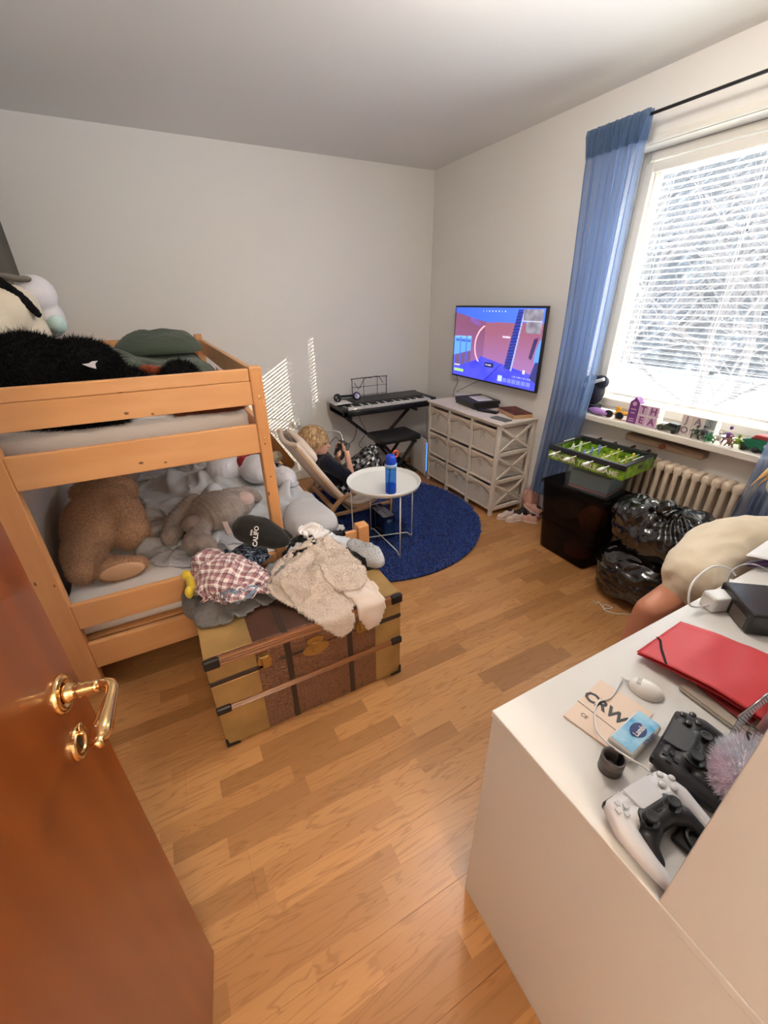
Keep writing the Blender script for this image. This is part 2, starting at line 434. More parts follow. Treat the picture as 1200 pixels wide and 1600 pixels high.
# front wall with the doorway the photographer stands in
mb = MB(); mb.box((X0 - 0.1, Y0 - 0.1, -0.01), (-0.37, Y0, H)); mb.box((0.47, Y0 - 0.1, -0.01), (X1, Y0, H)); mb.box((-0.37, Y0 - 0.1, 2.02), (0.47, Y0, H))
struct('wall_front', mb, MATS['wall'])
sbox('wall_hall_left', (-1.05, -1.7, -0.01), (-0.95, Y0 - 0.1, H), MATS['wall'])
sbox('wall_hall_right', (1.25, -1.7, -0.01), (1.35, Y0 - 0.1, H), MATS['wall'])
sbox('wall_hall_back', (-1.05, -1.8, -0.01), (1.35, -1.7, H), MATS['wall'])
sbox('baseboard_back', (X0, Y1 - 0.014, 0.0), (X1, Y1, 0.085), MATS['white_paint'], 0.004)
sbox('baseboard_left', (X0, 0.7, 0.0), (X0 + 0.014, Y1 - 0.014, 0.085), MATS['white_paint'], 0.004)
sbox('baseboard_right', (X1 - 0.014, 0.45, 0.0), (X1, Y1 - 0.014, 0.085), MATS['white_paint'], 0.004)
mb = MB(); mb.box((-0.43, Y0 - 0.11, 0), (-0.365, Y0 + 0.012, 2.08), 0.004); mb.box((0.435, Y0 - 0.11, 0), (0.45, Y0 + 0.002, 2.02), 0.003); mb.box((-0.43, Y0 - 0.11, 2.015), (0.5, Y0 + 0.012, 2.08), 0.004)
struct('trim_1', mb, MATS['white_paint'])

# hall ceiling lamp: the warm light from behind the camera
lamp = thing('pendant_lamp', 'white glass globe lamp hanging in the hall behind the doorway', 'lamp', (0.12, -1.35, H))
mb = MB(); mb.lathe([(0.05, 0), (0.05, -0.02), (0.04, -0.04)], n=32); mb.obj('canopy', MATS['white_plastic'], lamp, True)
mb = MB(); mb.tube([(0, 0, -0.03), (0, 0, -0.36)], 0.004, 8); mb.obj('cord', MATS['white_plastic'], lamp, True)
mat('lamp_glass', (0.9, 0.8, 0.65, 1), 0.3, emit=((1, 0.80, 0.60, 1), 20.0))
mb = MB(); mb.ell((0, 0, -0.50), 0.15, seg=32, rings=20); mb.obj('shade', MATS['lamp_glass'], lamp, True)

# ---- window: frame, sash, pane, venetian blind between, sill
win = thing('window_1', None, None); win['kind'] = 'structure'
def wframe(name, y0, y1, z0, z1, w, x0, x1, m='white_paint'):
    mb = MB()
    mb.box((x0, y0, z0), (x1, y0 + w, z1), 0.004); mb.box((x0, y1 - w, z0), (x1, y1, z1), 0.004)
    mb.box((x0, y0 + w, z0), (x1, y1 - w, z0 + w), 0.004); mb.box((x0, y0 + w, z1 - w), (x1, y1 - w, z1), 0.004)
    return mb.obj(name, MATS[m], win)
wframe('window_frame', WY0, WY1, WZ0, WZ1, 0.040, 2.50, 2.60)
wframe('sash', WY0 + 0.03, WY1 - 0.03, WZ0 + 0.025, WZ1 - 0.05, 0.045, 2.485, 2.50)
wframe('sash_bead', WY0 + 0.04, WY1 - 0.04, WZ0 + 0.04, WZ1 - 0.06, 0.034, 2.56, 2.59)
gm = bpy.data.materials.new('window_glass'); gm.use_nodes = True; nt = gm.node_tree; nt.nodes.clear()
tr = nt.nodes.new('ShaderNodeBsdfTransparent'); gl = nt.nodes.new('ShaderNodeBsdfGlossy'); gl.inputs['Roughness'].default_value = 0.02
mx = nt.nodes.new('ShaderNodeMixShader'); mx.inputs[0].default_value = 0.05; ou = nt.nodes.new('ShaderNodeOutputMaterial')
nt.links.new(tr.outputs[0], mx.inputs[1]); nt.links.new(gl.outputs[0], mx.inputs[2]); nt.links.new(mx.outputs[0], ou.inputs[0])
mb = MB(); mb.box((2.572, WY0 + 0.05, WZ0 + 0.05), (2.576, WY1 - 0.05, WZ1 - 0.07)); mb.obj('pane', gm, win)
# handle on the bottom rail (open brown-grey catch)
mb = MB(); p = Vector((2.478, 1.06, 0.935))
mb.box((2.476, 1.045, 0.915), (2.486, 1.065, 0.945), 0.003); mb.bar((2.47, 1.055, 0.925), (2.44, 1.16, 0.915), 0.014, 0.01, bev=0.003)
mb.obj('window_catch', mat('catch', rgb(150, 135, 115), 0.35, 0.7), win)

blind = thing('venetian_blind', 'white venetian blind with narrow slats filling the window', 'blind', (2.535, 1.04, 2.09))
sm = mat('slat_white', (0.86, 0.85, 0.80, 1), 0.45)
BL0, BL1 = WY0 + 0.085, WY1 - 0.085
mb = MB(); mb.box((-0.013, BL0 - 1.04, -0.012), (0.013, BL1 - 1.04, 0.02), 0.002); mb.obj('headrail', sm, blind)
def slat(u, v):
    s = (u - 0.5) * 0.025; return Vector((s, (v - 0.5) * (BL1 - BL0), 0.0016 * (1 - (2 * u - 1) ** 2)))
mb = MB(); mb.grid(5, 2, slat); sme = mb.mesh('slat'); sme.materials.append(sm); sme.polygons.foreach_set('use_smooth', [True] * len(sme.polygons))
pitch = 0.0282; ns = 39
for k in range(ns):
    o = bpy.data.objects.new('slat', sme); COL.objects.link(o); o.parent = blind
    o.location = (0, 0, -0.028 - k * pitch); o.rotation_euler = (0, R_(11 + random.uniform(-0.6, 0.6)), R_(random.uniform(-.03, .03)))
mb = MB(); mb.box((-0.012, BL0 - 1.04, -0.035 - ns * pitch), (0.012, BL1 - 1.04, -0.020 - ns * pitch), 0.003); mb.obj('bottom_rail', sm, blind)
for yy in (-0.60, -0.2, 0.2, 0.60):
    mb = MB()
    for dx in (-0.0135, 0.0135): mb.tube([(dx, yy, 0), (dx, yy, -0.02 - ns * pitch)], 0.0007, 5)
    mb.obj('ladder_cord', sm, blind)
mb = MB(); mb.tube(spline([(-0.017, 0.665, 0), (-0.018, 0.66, -0.4), (-0.017, 0.665, -0.75), (-0.018, 0.655, -0.98)], 6), 0.0012, 5); mb.obj('pull_cord', sm, blind)

sbox('trim_2', (2.298, WY0 - 0.10, 0.826), (2.50, 1.87, 0.862), mat('sill_paint', (0.82, 0.76, 0.68, 1), 0.3), 0.005)   # window sill
sbox('trim_3', (2.372, WY0 - 0.06, 2.168), (X1, WY1 + 0.02, 2.196), MATS['white_paint'], 0.005)                        # moulding over the window
vent = thing('air_vent', 'narrow brown air vent box with a round knob under the window sill', 'vent', (2.365, 1.2, 0.78))
mb = MB(); mb.box((-0.028, -0.20, -0.018), (0.03, 0.22, 0.02), 0.004); mb.obj('housing', mat('vent_brown', rgb(150, 122, 100), 0.5), vent)
mb = MB(); mb.cyl((-0.028, 0.0, 0), (-0.045, 0.0, 0), 0.014); mb.obj('knob', mat('vent_knob', rgb(120, 60, 45), 0.4), vent)

# room ceiling lamp, above and behind the picture's top edge
rl = thing('pendant_lamp', 'white glass globe pendant lamp hanging above the photographer', 'lamp', (1.10, 1.10, H))
mb = MB(); mb.lathe([(0.05, 0), (0.05, -0.02), (0.04, -0.04)], n=32); mb.obj('canopy', MATS['white_plastic'], rl, True)
mb = MB(); mb.tube([(0, 0, -0.03), (0, 0, -0.07)], 0.004, 8); mb.obj('cord', MATS['white_plastic'], rl, True)
mat('lamp_glass_room', (0.9, 0.85, 0.75, 1), 0.3, emit=((1, 0.92, 0.82, 1), 36.0))
mb = MB(); mb.ell((0, 0, -0.155), 0.095, seg=32, rings=20); mb.obj('shade', MATS['lamp_glass_room'], rl, True)

# ---- outside: snow and bare trees
snow = mat('snow', (0.85, 0.88, 0.93, 1), 0.8, bump=0.4, bscale=2)
mb = MB(); mb.grid(30, 30, lambda u, v: Vector((2.9 + u * 55, -25 + v * 55, -1.2 + 0.25 * noise.noise(Vector((u * 9, v * 9, 0))) + u * 1.0)))
g = mb.obj('snowy_ground', snow, None, True); g['kind'] = 'structure'
# hillside added to hold back the bright sky: bare undergrowth and trunks with snow between, too far to tell apart
hm = mat('added_hill', (0.10, 0.10, 0.10, 1), 0.95, spec=0.0); t = NT(hm); gg = t.n('ShaderNodeNewGeometry')
mpa = t.n('ShaderNodeMapping', {0: gg.outputs['Position'], 'Scale': (0.3, 2.2, 0.5)}); na = t.n('ShaderNodeTexNoise', {'Vector': mpa.outputs[0], 'Scale': 1.2, 'Detail': 8, 'Roughness': 0.75})
mpb = t.n('ShaderNodeMapping', {0: gg.outputs['Position'], 'Scale': (0.3, 1.0, 1.0)}); nb = t.n('ShaderNodeTexNoise', {'Vector': mpb.outputs[0], 'Scale': 2.4, 'Detail': 9, 'Roughness': 0.8, 'Distortion': 1.5})
fa_ = t.math('MULTIPLY', na.outputs[0], 0.5); fb_ = t.math('MULTIPLY', nb.outputs[0], 0.5)
t.link(t.ramp(t.math('ADD', fa_, fb_), [(0.40, (0.028, 0.028, 0.028, 1)), (0.53, (0.06, 0.062, 0.065, 1)), (0.62, (0.20, 0.21, 0.22, 1))]), t.b.inputs['Base Color'])
mb = MB(); mb.grid(60, 30, lambda u, v: Vector((17 + 26 * v + 2 * math.sin(u * 9), -30 + u * 75, -0.6 + 15.5 * v ** 0.8 + 1.6 * noise.noise(Vector((u * 22, v * 3, 1))) * v)))
g = mb.obj('sky_blocking_hill', hm, None, True); g['kind'] = 'structure'
bark = mat('bark', rgb(84, 80, 78), 0.95)
def tree_mesh(seed, hgt):
    rnd = random.Random(seed); mb = MB()
    def grow(p, d, L, r, lev):
        n = 4; pts = [p]; q = p
        for i in range(n):
            d = (d + Vector((rnd.uniform(-.2, .2), rnd.uniform(-.2, .2), rnd.uniform(-.05, .15)))).normalized(); q = q + d * L / n; pts.append(q)
        mb.tube(pts, [r * (1 - 0.5 * i / n) for i in range(n + 1)], 5 if lev else 7, cap=False)
        if lev < 3:
            for k in range([9, 6, 5][lev]):
                t = rnd.uniform(0.25, 1); i = min(int(t * n), n - 1); b = pts[i].lerp(pts[i + 1], t * n - i)
                a = rnd.uniform(0, 2 * PI); nd = (d * 0.5 + Vector((math.cos(a), math.sin(a), rnd.uniform(-0.1, 0.7)))).normalized()
                grow(b, nd, L * rnd.uniform(0.35, 0.6), r * 0.42, lev + 1)
    grow(Vector((0, 0, 0)), Vector((0, 0, 1)), hgt, hgt * 0.022, 0)
    return mb.mesh('tree')
tms = [tree_mesh(3, 6.0), tree_mesh(11, 5.0), tree_mesh(23, 7.0)]
for t_ in tms: t_.materials.append(bark)
for i, (x, y, s, k) in enumerate([(7.0, 3.3, 0.62, 1), (9.6, 6.4, 0.62, 0), (10.8, 3.0, 0.6, 2), (12.8, 9.2, 0.7, 1), (13.6, 5.6, 0.62, 0), (16.2, 11.6, 0.6, 2), (16.8, 7.8, 0.75, 1), (17.2, 3.4, 0.6, 0)]):
    o = bpy.data.objects.new('bare_tree', tms[k]); COL.objects.link(o); o.location = (x, y, -1.25 + (x - 2.9) / 55); o.scale = (s, s, s); o.rotation_euler = (0, 0, i * 1.7)
    tag(o, 'bare grey tree in the snow seen through the blind', 'tree', 'bare trees outside the window')

# ================================================================ CURTAINS
cm = bpy.data.materials.new('curtain_voile'); cm.use_nodes = True; nt = cm.node_tree; nt.nodes.clear()
def voile(name, col, tcol, opac):
    cm = bpy.data.materials.new(name); cm.use_nodes = True; nt = cm.node_tree; nt.nodes.clear()
    N = nt.nodes.new; L = nt.links.new
    d = N('ShaderNodeBsdfDiffuse'); d.inputs[0].default_value = col; tl = N('ShaderNodeBsdfTranslucent'); tl.inputs[0].default_value = tcol
    m1 = N('ShaderNodeMixShader'); m1.inputs[0].default_value = 0.45; L(d.outputs[0], m1.inputs[1]); L(tl.outputs[0], m1.inputs[2])
    t = N('ShaderNodeBsdfTransparent'); t.inputs[0].default_value = (0.80, 0.86, 1, 1); m2 = N('ShaderNodeMixShader'); m2.inputs[0].default_value = opac
    lw = N('ShaderNodeLayerWeight'); lw.inputs[0].default_value = 0.35
    mm = N('ShaderNodeMath'); mm.operation = 'MULTIPLY_ADD'; mm.use_clamp = True; L(lw.outputs['Facing'], mm.inputs[0]); mm.inputs[1].default_value = 0.55; mm.inputs[2].default_value = opac
    L(mm.outputs[0], m2.inputs[0])
    L(t.outputs[0], m2.inputs[1]); L(m1.outputs[0], m2.inputs[2]); o = N('ShaderNodeOutputMaterial'); L(m2.outputs[0], o.inputs[0]); return cm
bpy.data.materials.remove(cm)
V1 = voile('blue_voile', (0.20, 0.29, 0.46, 1), (0.34, 0.45, 0.68, 1), 0.50)
V2 = voile('blue_voile_double', (0.13, 0.20, 0.33, 1), (0.13, 0.21, 0.36, 1), 0.85)
def curtain(name, label, ya, yb, yb_low, z0, z1, nf, seed, group=None):
    t = thing(name, label, 'curtain', (2.262, (ya + yb) / 2, z1), 0, group); cy = (ya + yb) / 2
    def f(u, v, z_a, z_b, k=1.0):
        z = z_b + (z_a - z_b) * v
        tt = (z1 - z) / (z1 - z0)
        right = yb + (yb_low - yb) * max(0, (tt - 0.55) / 0.45) ** 1.3 + 0.006 * math.sin(tt * PI)
        uu = u + 0.035 * math.sin(6.3 * u * 2 + tt * 2 + seed)
        yy = right + (ya - 0.05 * max(0, math.sin(tt * PI)) ** 1.2 - right) * uu
        amp = 0.014 + 0.010 * tt
        ph = uu * nf * 2 * PI + 0.6 * math.sin(3 * tt + seed)
        xx = amp * k * math.sin(ph) + 0.008 * math.sin(ph * 2.3 + seed + 3 * tt) + 0.006 * noise.noise(Vector((uu * 8, tt * 3, seed)))
        return Vector((xx, yy - cy, z - z1))
    mb = MB(); mb.grid(150, 40, lambda u, v: f(u, v, z0, z1 - 0.09)); mb.obj('panel', V1, t, True)
    mb = MB()
    def pocket(side):
        def g(u, v):
            p = f(u, v, z1 - 0.092, z1 + 0.022); th = (u * nf * 2 * PI)
            k_ = min(1, abs(v - 0.19) / 0.8); p.x = side * (0.0125 * (1 - 0.75 * k_)) + 0.95 * p.x * k_ + 0.003 * math.sin(th * 2.1 + 2); return p
        return g
    mb.grid(150, 10, pocket(-1)); mb.grid(150, 10, pocket(1)); mb.obj('rod_pocket', V2, t, True)
    return t
curtain('curtain', 'blue sheer curtain hanging left of the window beside the television', 1.972, 1.630, 1.740, 0.245, 2.247, 7, 1.0)
curtain('curtain', 'blue sheer curtain hanging at the right end of the radiator', 0.80, 0.36, 0.40, 0.12, 2.247, 8, 4.0)
rod = thing('curtain_rod', 'thin black curtain rod above the window', 'curtain rod', (2.262, 1.15, 2.247))
mb = MB(); mb.tube([(0, -0.95, 0), (0, 0.835, 0)], 0.0068, 12); mb.obj('pole', MATS['black_plastic'], rod, True)
for yy in (-0.9, 0.80): mb = MB(); mb.box((-0.004, yy - 0.006, -0.008), (0.133, yy + 0.006, 0.008), 0.002); mb.box((0.126, yy - 0.015, -0.03), (0.133, yy + 0.015, 0.03), 0.003); mb.obj('bracket', MATS['black_plastic'], rod)

# ================================================================ RADIATOR
rad = thing('radiator', 'cream column radiator with vertical ribs under the window', 'radiator', (2.338, 1.2, 0.10))
rm = mat('radiator_paint', (0.76, 0.62, 0.48, 1), 0.4)
mb = MB(); n_ = 0.030
mb.tube([(-n_, 0, 0.02), (-n_, 0, 0.58)], 0.0135, 10); mb.tube([(n_, 0, 0.02), (n_, 0, 0.58)], 0.0135, 10)
mb.box((-n_ - 0.012, -0.022, 0.0), (n_ + 0.012, 0.022, 0.045), 0.012, 2); mb.box((-n_ - 0.012, -0.022, 0.555), (n_ + 0.012, 0.022, 0.605), 0.016, 3)
rme = mb.mesh('rib'); rme.materials.append(rm); sharpen(rme, 50)
k = 0; yy = -0.445
while yy < 0.49:
    o = bpy.data.objects.new('rib', rme); COL.objects.link(o); o.parent = rad; o.location = (0, yy, 0); yy += 0.046
mb = MB(); mb.tube([(0, -0.445, 0.02), (0, -0.50, 0.02), (0, -0.50, -0.10)], 0.009, 8); mb.obj('pipe', rm, rad, True)
for yy in (-0.35, 0.38): mb = MB(); mb.box((-0.02, yy - 0.01, -0.10), (0.02, yy + 0.01, 0.01), 0.003); mb.obj('foot', rm, rad)

# ================================================================ DOOR (open, hinged behind the camera on the left)
door = thing('door_1', None, None, (-0.203, 0.598, 0.006)); door['kind'] = 'structure'
dd = Vector((-0.16, -1, 0)).normalized(); ddn = Vector((dd.y, -dd.x, 0))   # along the leaf towards the hinges; outward (away from camera side)
M = Matrix(((dd.x, ddn.x, 0), (dd.y, ddn.y, 0), (0, 0, 1))).to_4x4()
mb = MB(); mb.box((0, 0, 0), (0.82, 0.038, 2.02), 0.0025, 2); mb.xform(M); mb.obj('leaf', MATS['mahogany'], door)
# M maps x: toward the hinges, y: to the back face; the visible face is y = 0
def rose(u, z, name, r=0.027):
    mb = MB(); mb.lathe([(r, 0), (r, 0.003), (r * 0.93, 0.0055), (r * 0.86, 0.0048), (r * 0.78, 0.0065), (r * 0.62, 0.0062), (r * 0.55, 0.004)], n=40, M=Matrix.Rotation(PI / 2, 4, 'X'))
    mb.xform(M @ Matrix.Translation((u, 0, z))); return mb
hx, hz = 0.052, 1.028
hd = rose(hx, hz, 'rose').obj('handle_rose', MATS['brass'], door); sharpen(hd.data, 60)
mb = MB()
prof = [(0.013, 0.004), (0.0145, 0.010), (0.011, 0.014), (0.0095, 0.020), (0.0115, 0.024), (0.009, 0.028), (0.0105, 0.033), (0.0085, 0.037), (0.0095, 0.041), (0.0078, 0.046)]
mb.lathe(prof, n=24, M=Matrix.Rotation(PI / 2, 4, 'X'))
lev = [(0, -0.044, 0), (0, -0.053, 0), (0.003, -0.060, 0), (0.010, -0.0635, -0.001), (0.018, -0.064, -0.002), (0.030, -0.0640, -0.003), (0.045, -0.064, -0.004), (0.060, -0.0635, -0.005), (0.073, -0.063, -0.006), (0.080, -0.063, -0.006), (0.084, -0.063, -0.006), (0.088, -0.063, -0.006), (0.094, -0.063, -0.006), (0.097, -0.063, -0.006)]
lr = [0.0078, 0.0078, 0.0078, 0.0078, 0.0075, 0.0082, 0.0095, 0.0112, 0.0125, 0.0115, 0.0080, 0.0055, 0.0080, 0.003]
mb.tube(lev, lr, 20)
mb.xform(M @ Matrix.Translation((hx, 0, hz))); o = mb.obj('lever_handle', MATS['brass'], door, True)
kx, kz = 0.070, hz - 0.078
rose(kx, kz, 'k', 0.024).obj('key_rose', MATS['brass'], door)
mb = MB(); Mk = M @ Matrix.Translation((kx, -0.0045, kz)) @ Matrix.Rotation(PI / 2, 4, 'X')
mb.lathe([(0.0045, 0), (0.0045, 0.0006)], (0, 0.004, 0), 20); mb.prism([(-0.0018, 0.002), (0.0018, 0.002), (0.003, -0.010), (-0.003, -0.010)], 0, 0.0006); mb.xform(Mk)
mb.obj('keyhole', MATS['black_plastic'], door)
mb = MB(); mb.tube([(0, 0, 0), (0.0, 0.004, 0.002), (0, 0.001, 0.006)], 0.003, 8); mb.ell((-0.006, 0.006, 0.002), (0.007, 0.010, 0.0025)); mb.xform(Mk @ Matrix.Translation((-0.003, 0.010, 0.001))); mb.obj('keyhole_cover', MATS['brass'], door, True)

# ================================================================ CLOTH HEAPS, PLAIDS
def crease(p, f, seed):
    q = Vector(p) * f + Vector((seed * 2.1, -seed, seed)); a = noise.noise(q * 0.35) * 4
    q = q + Vector((noise.noise(q * 0.6 + Vector((5, 1, 2))), noise.noise(q * 0.6 - Vector((3, 7, 1))), 0)) * 1.4
    d = Vector((math.cos(a), math.sin(a), 0)); s_ = q.dot(d) * 0.55; n = Vector((-d.y, d.x, 0)); t_ = q.dot(n) * 2.1
    return 1 - 2.4 * abs(noise.noise(Vector((s_, t_, seed))))
def heap(name, outline, h, m, parent=None, mapf=None, ff=9, fa=0.02, seed=0.0, nth=110, nr=34, edge=0.012, flat=4.0, stretch=(1, 1), oct=2, base=0.0, warp=0.7, top=None, cr=0.42):
    P = [Vector((x, y, 0)) for x, y in outline]; n = len(P); c = sum(P, Vector()) / n; ring = []
    for k in range(nth):
        t = k / nth * n; i = int(t); t -= i
        a, b, d, e = P[(i - 1) % n], P[i % n], P[(i + 1) % n], P[(i + 2) % n]
        ring.append(0.5 * ((2 * b) + (d - a) * t + (2 * a - 5 * b + 4 * d - e) * t * t + (3 * b - a - 3 * d + e) * t ** 3))
    if mapf is None: mapf = lambda u, v, w: Vector((u, v, base + w))
    bm = bmesh.new(); uvl = bm.loops.layers.uv.new('uv'); uvs = {}; rows = []
    for j in range(nr + 1):
        r = (j / nr) ** 0.8; row = []
        for k in range(1 if j == 0 else nth):
            o = ring[k]; p = c + (o - c) * r * (1 + (edge * 3 * noise.noise(Vector((o.x * 14, o.y * 14, seed)))) * r)
            T = h * max(0.0, 1 - r ** flat) ** 0.5
            if top: T *= top(p.x, p.y)
            q = (p.x * stretch[0], p.y * stretch[1], 0.0)
            f = (ridge(q, ff, seed, oct, warp) + cr * crease(q, ff * 1.9, seed + 5)) * fa * 1.25 * (1 - r ** 8) * (0.45 + 0.55 * min(1, (1 - r) * 5))
            v = bm.verts.new(mapf(p.x, p.y, max(0.0, T + f) + (edge if j < nr else 0) * (1 if j < nr else 0)))
            uvs[v] = (p.x + 0.5 * f, p.y + 0.3 * f); row.append(v)
        rows.append(row)
    bot = []
    for k in range(nth):
        o = ring[k]; p = c + (o - c) * 0.96; v = bm.verts.new(mapf(p.x, p.y, 0.0)); uvs[v] = (p.x, p.y); bot.append(v)
    for k in range(nth): bm.faces.new((rows[0][0], rows[1][k], rows[1][(k + 1) % nth]))
    for j in range(1, nr):
        for k in range(nth): bm.faces.new((rows[j][k], rows[j + 1][k], rows[j + 1][(k + 1) % nth], rows[j][(k + 1) % nth]))
    for k in range(nth): bm.faces.new((rows[nr][k], bot[k], bot[(k + 1) % nth], rows[nr][(k + 1) % nth]))
    bm.faces.new(bot)
    for f in bm.faces:
        for l in f.loops: l[uvl].uv = uvs[l.vert]
    bmesh.ops.recalc_face_normals(bm, faces=bm.faces)
    me = bpy.data.meshes.new(name); bm.to_mesh(me); bm.free()
    return mesh_obj(name, me, m, parent, True)

def plaid(name, base, bands, scale=1.0, rot=0.3, rough=0.9, coord='UV'):
    """bands: list of (period, offset, width, colour, strength)"""
    m = mat(name, base, rough, bump=0.25, bscale=300, sheen=0.2, spec=0.2); t = NT(m)
    tc = t.n('ShaderNodeTexCoord'); mp = t.n('ShaderNodeMapping', {0: tc.outputs[coord], 'Rotation': (0, 0, rot) if coord == 'UV' else (rot, rot * 0.5, rot), 'Scale': (scale,) * 3})
    nz = t.n('ShaderNodeTexNoise', {'Vector': mp.outputs[0], 'Scale': 5.0, 'Detail': 1}); sb = t.n('ShaderNodeVectorMath', {0: nz.outputs['Color'], 1: (0.5, 0.5, 0.5)}, operation='SUBTRACT')
    sc_ = t.n('ShaderNodeVectorMath', {0: sb.outputs[0]}, operation='SCALE'); sc_.inputs['Scale'].default_value = 0.03 if coord == 'UV' else 0.012
    ad = t.n('ShaderNodeVectorMath', {0: mp.outputs[0], 1: sc_.outputs[0]}, operation='ADD')
    sp = t.n('ShaderNodeSeparateXYZ', {0: ad.outputs[0]}); c = base
    for per, off, w, colr, st in bands:
        for ax in (0, 1):
            fr = t.math('FRACT', t.math('ADD', t.math('DIVIDE', sp.outputs[ax], per), off + 50.0))
            k = t.math('MULTIPLY', t.math('LESS_THAN', fr, w), st)
            c = t.mix(k, c, colr)
    t.link(c, t.b.inputs['Base Color']); return m
plaid('flannel', rgb(232, 214, 210), [(0.040, 0.0, 0.42, rgb(140, 50, 70), 0.55), (0.040, 0.6, 0.10, rgb(30, 30, 45), 0.7), (0.080, 0.1, 0.05, rgb(245, 240, 235), 0.8)], 1.0, 0.5)
def check3(name, per, rot, cols):
    m = mat(name, cols[0], 0.9, spec=0.2); t = NT(m); tc = t.n('ShaderNodeTexCoord'); mp = t.n('ShaderNodeMapping', {0: tc.outputs['Object'], 'Rotation': rot}); sp = t.n('ShaderNodeSeparateXYZ', {0: mp.outputs[0]}); v = None
    for ax in range(3):
        k = t.math('LESS_THAN', t.math('FRACT', t.math('ADD', t.math('DIVIDE', sp.outputs[ax], per), 50.2 + ax * 0.3)), 0.5); v = k if v is None else t.math('ADD', v, k)
    f = t.math('DIVIDE', v, 3.0); r = t.ramp(f, [(0.0, cols[0]), (0.3, cols[1]), (0.62, cols[2]), (0.97, cols[3])]); t.link(r, t.b.inputs['Base Color'])
check3('plaid_trousers', 0.052, (0.5, 0.4, 0.3), [rgb(175, 175, 178), rgb(12, 12, 13), rgb(52, 52, 56), rgb(120, 120, 124)])
def streaky(name, c1, c2, scale, thr=0.5, sx=4):
    m = mat(name, c1, 0.9, spec=0.2); t = NT(m); tc = t.n('ShaderNodeTexCoord')
    mp = t.n('ShaderNodeMapping', {0: tc.outputs['Object'], 'Scale': (1, sx, 1), 'Rotation': (0, 0, 0.7)})
    n = t.n('ShaderNodeTexNoise', {'Vector': mp.outputs[0], 'Scale': scale, 'Detail': 4, 'Distortion': 1.5})
    t.link(t.ramp(n.outputs[0], [(thr - 0.04, c1), (thr + 0.04, c2)]), t.b.inputs['Base Color']); return m
streaky('navy_pattern', rgb(28, 38, 60), rgb(165, 180, 200), 45, 0.55)
streaky('grey_marl', rgb(184, 186, 191), rgb(198, 199, 203), 120, 0.5, 1)

import numpy as np
def fur_on(o, n, L, w=0.0009, seed=1, droop=0.3, m=None, zmin=None):
    """short fur tufts standing on a finished mesh: one stuff part"""
    me = o.data; me.calc_loop_triangles(); T = len(me.loop_triangles); rg = np.random.RandomState(seed)
    vi = np.empty(T * 3, int); me.loop_triangles.foreach_get('vertices', vi); vi = vi.reshape(T, 3); ar = np.empty(T); me.loop_triangles.foreach_get('area', ar)
    co = np.empty(len(me.vertices) * 3); me.vertices.foreach_get('co', co); co = co.reshape(-1, 3); no = np.empty(len(me.vertices) * 3); me.vertices.foreach_get('normal', no); no = no.reshape(-1, 3)
    t = rg.choice(T, n, p=ar / ar.sum()); a, b = rg.rand(n), rg.rand(n); k = a + b > 1; a[k] = 1 - a[k]; b[k] = 1 - b[k]; c = 1 - a - b
    p = co[vi[t, 0]] * a[:, None] + co[vi[t, 1]] * b[:, None] + co[vi[t, 2]] * c[:, None]; v = no[vi[t, 0]]
    r = rg.randn(n, 3); tn = np.cross(v, r); tn /= np.linalg.norm(tn, axis=1)[:, None] + 1e-9
    q = np.empty((n, 3, 3)); q[:, 0] = p - tn * w - v * 0.001; q[:, 1] = p + tn * w - v * 0.001; q[:, 2] = p + (v + 0.45 * rg.randn(n, 3) + np.array([0, 0, -droop])) * L * (0.6 + 0.6 * rg.rand(n))[:, None]
    f = bpy.data.meshes.new('fur'); f.vertices.add(n * 3); f.vertices.foreach_set('co', q.reshape(-1)); f.loops.add(n * 3); f.loops.foreach_set('vertex_index', np.arange(n * 3))
    f.polygons.add(n); f.polygons.foreach_set('loop_start', np.arange(0, n * 3, 3)); f.update(calc_edges=True)
    x = mesh_obj('fur', f, m or list(me.materials)[0], o.parent, False); x.matrix_parent_inverse = o.matrix_parent_inverse.copy(); return tag(x, kind='stuff')

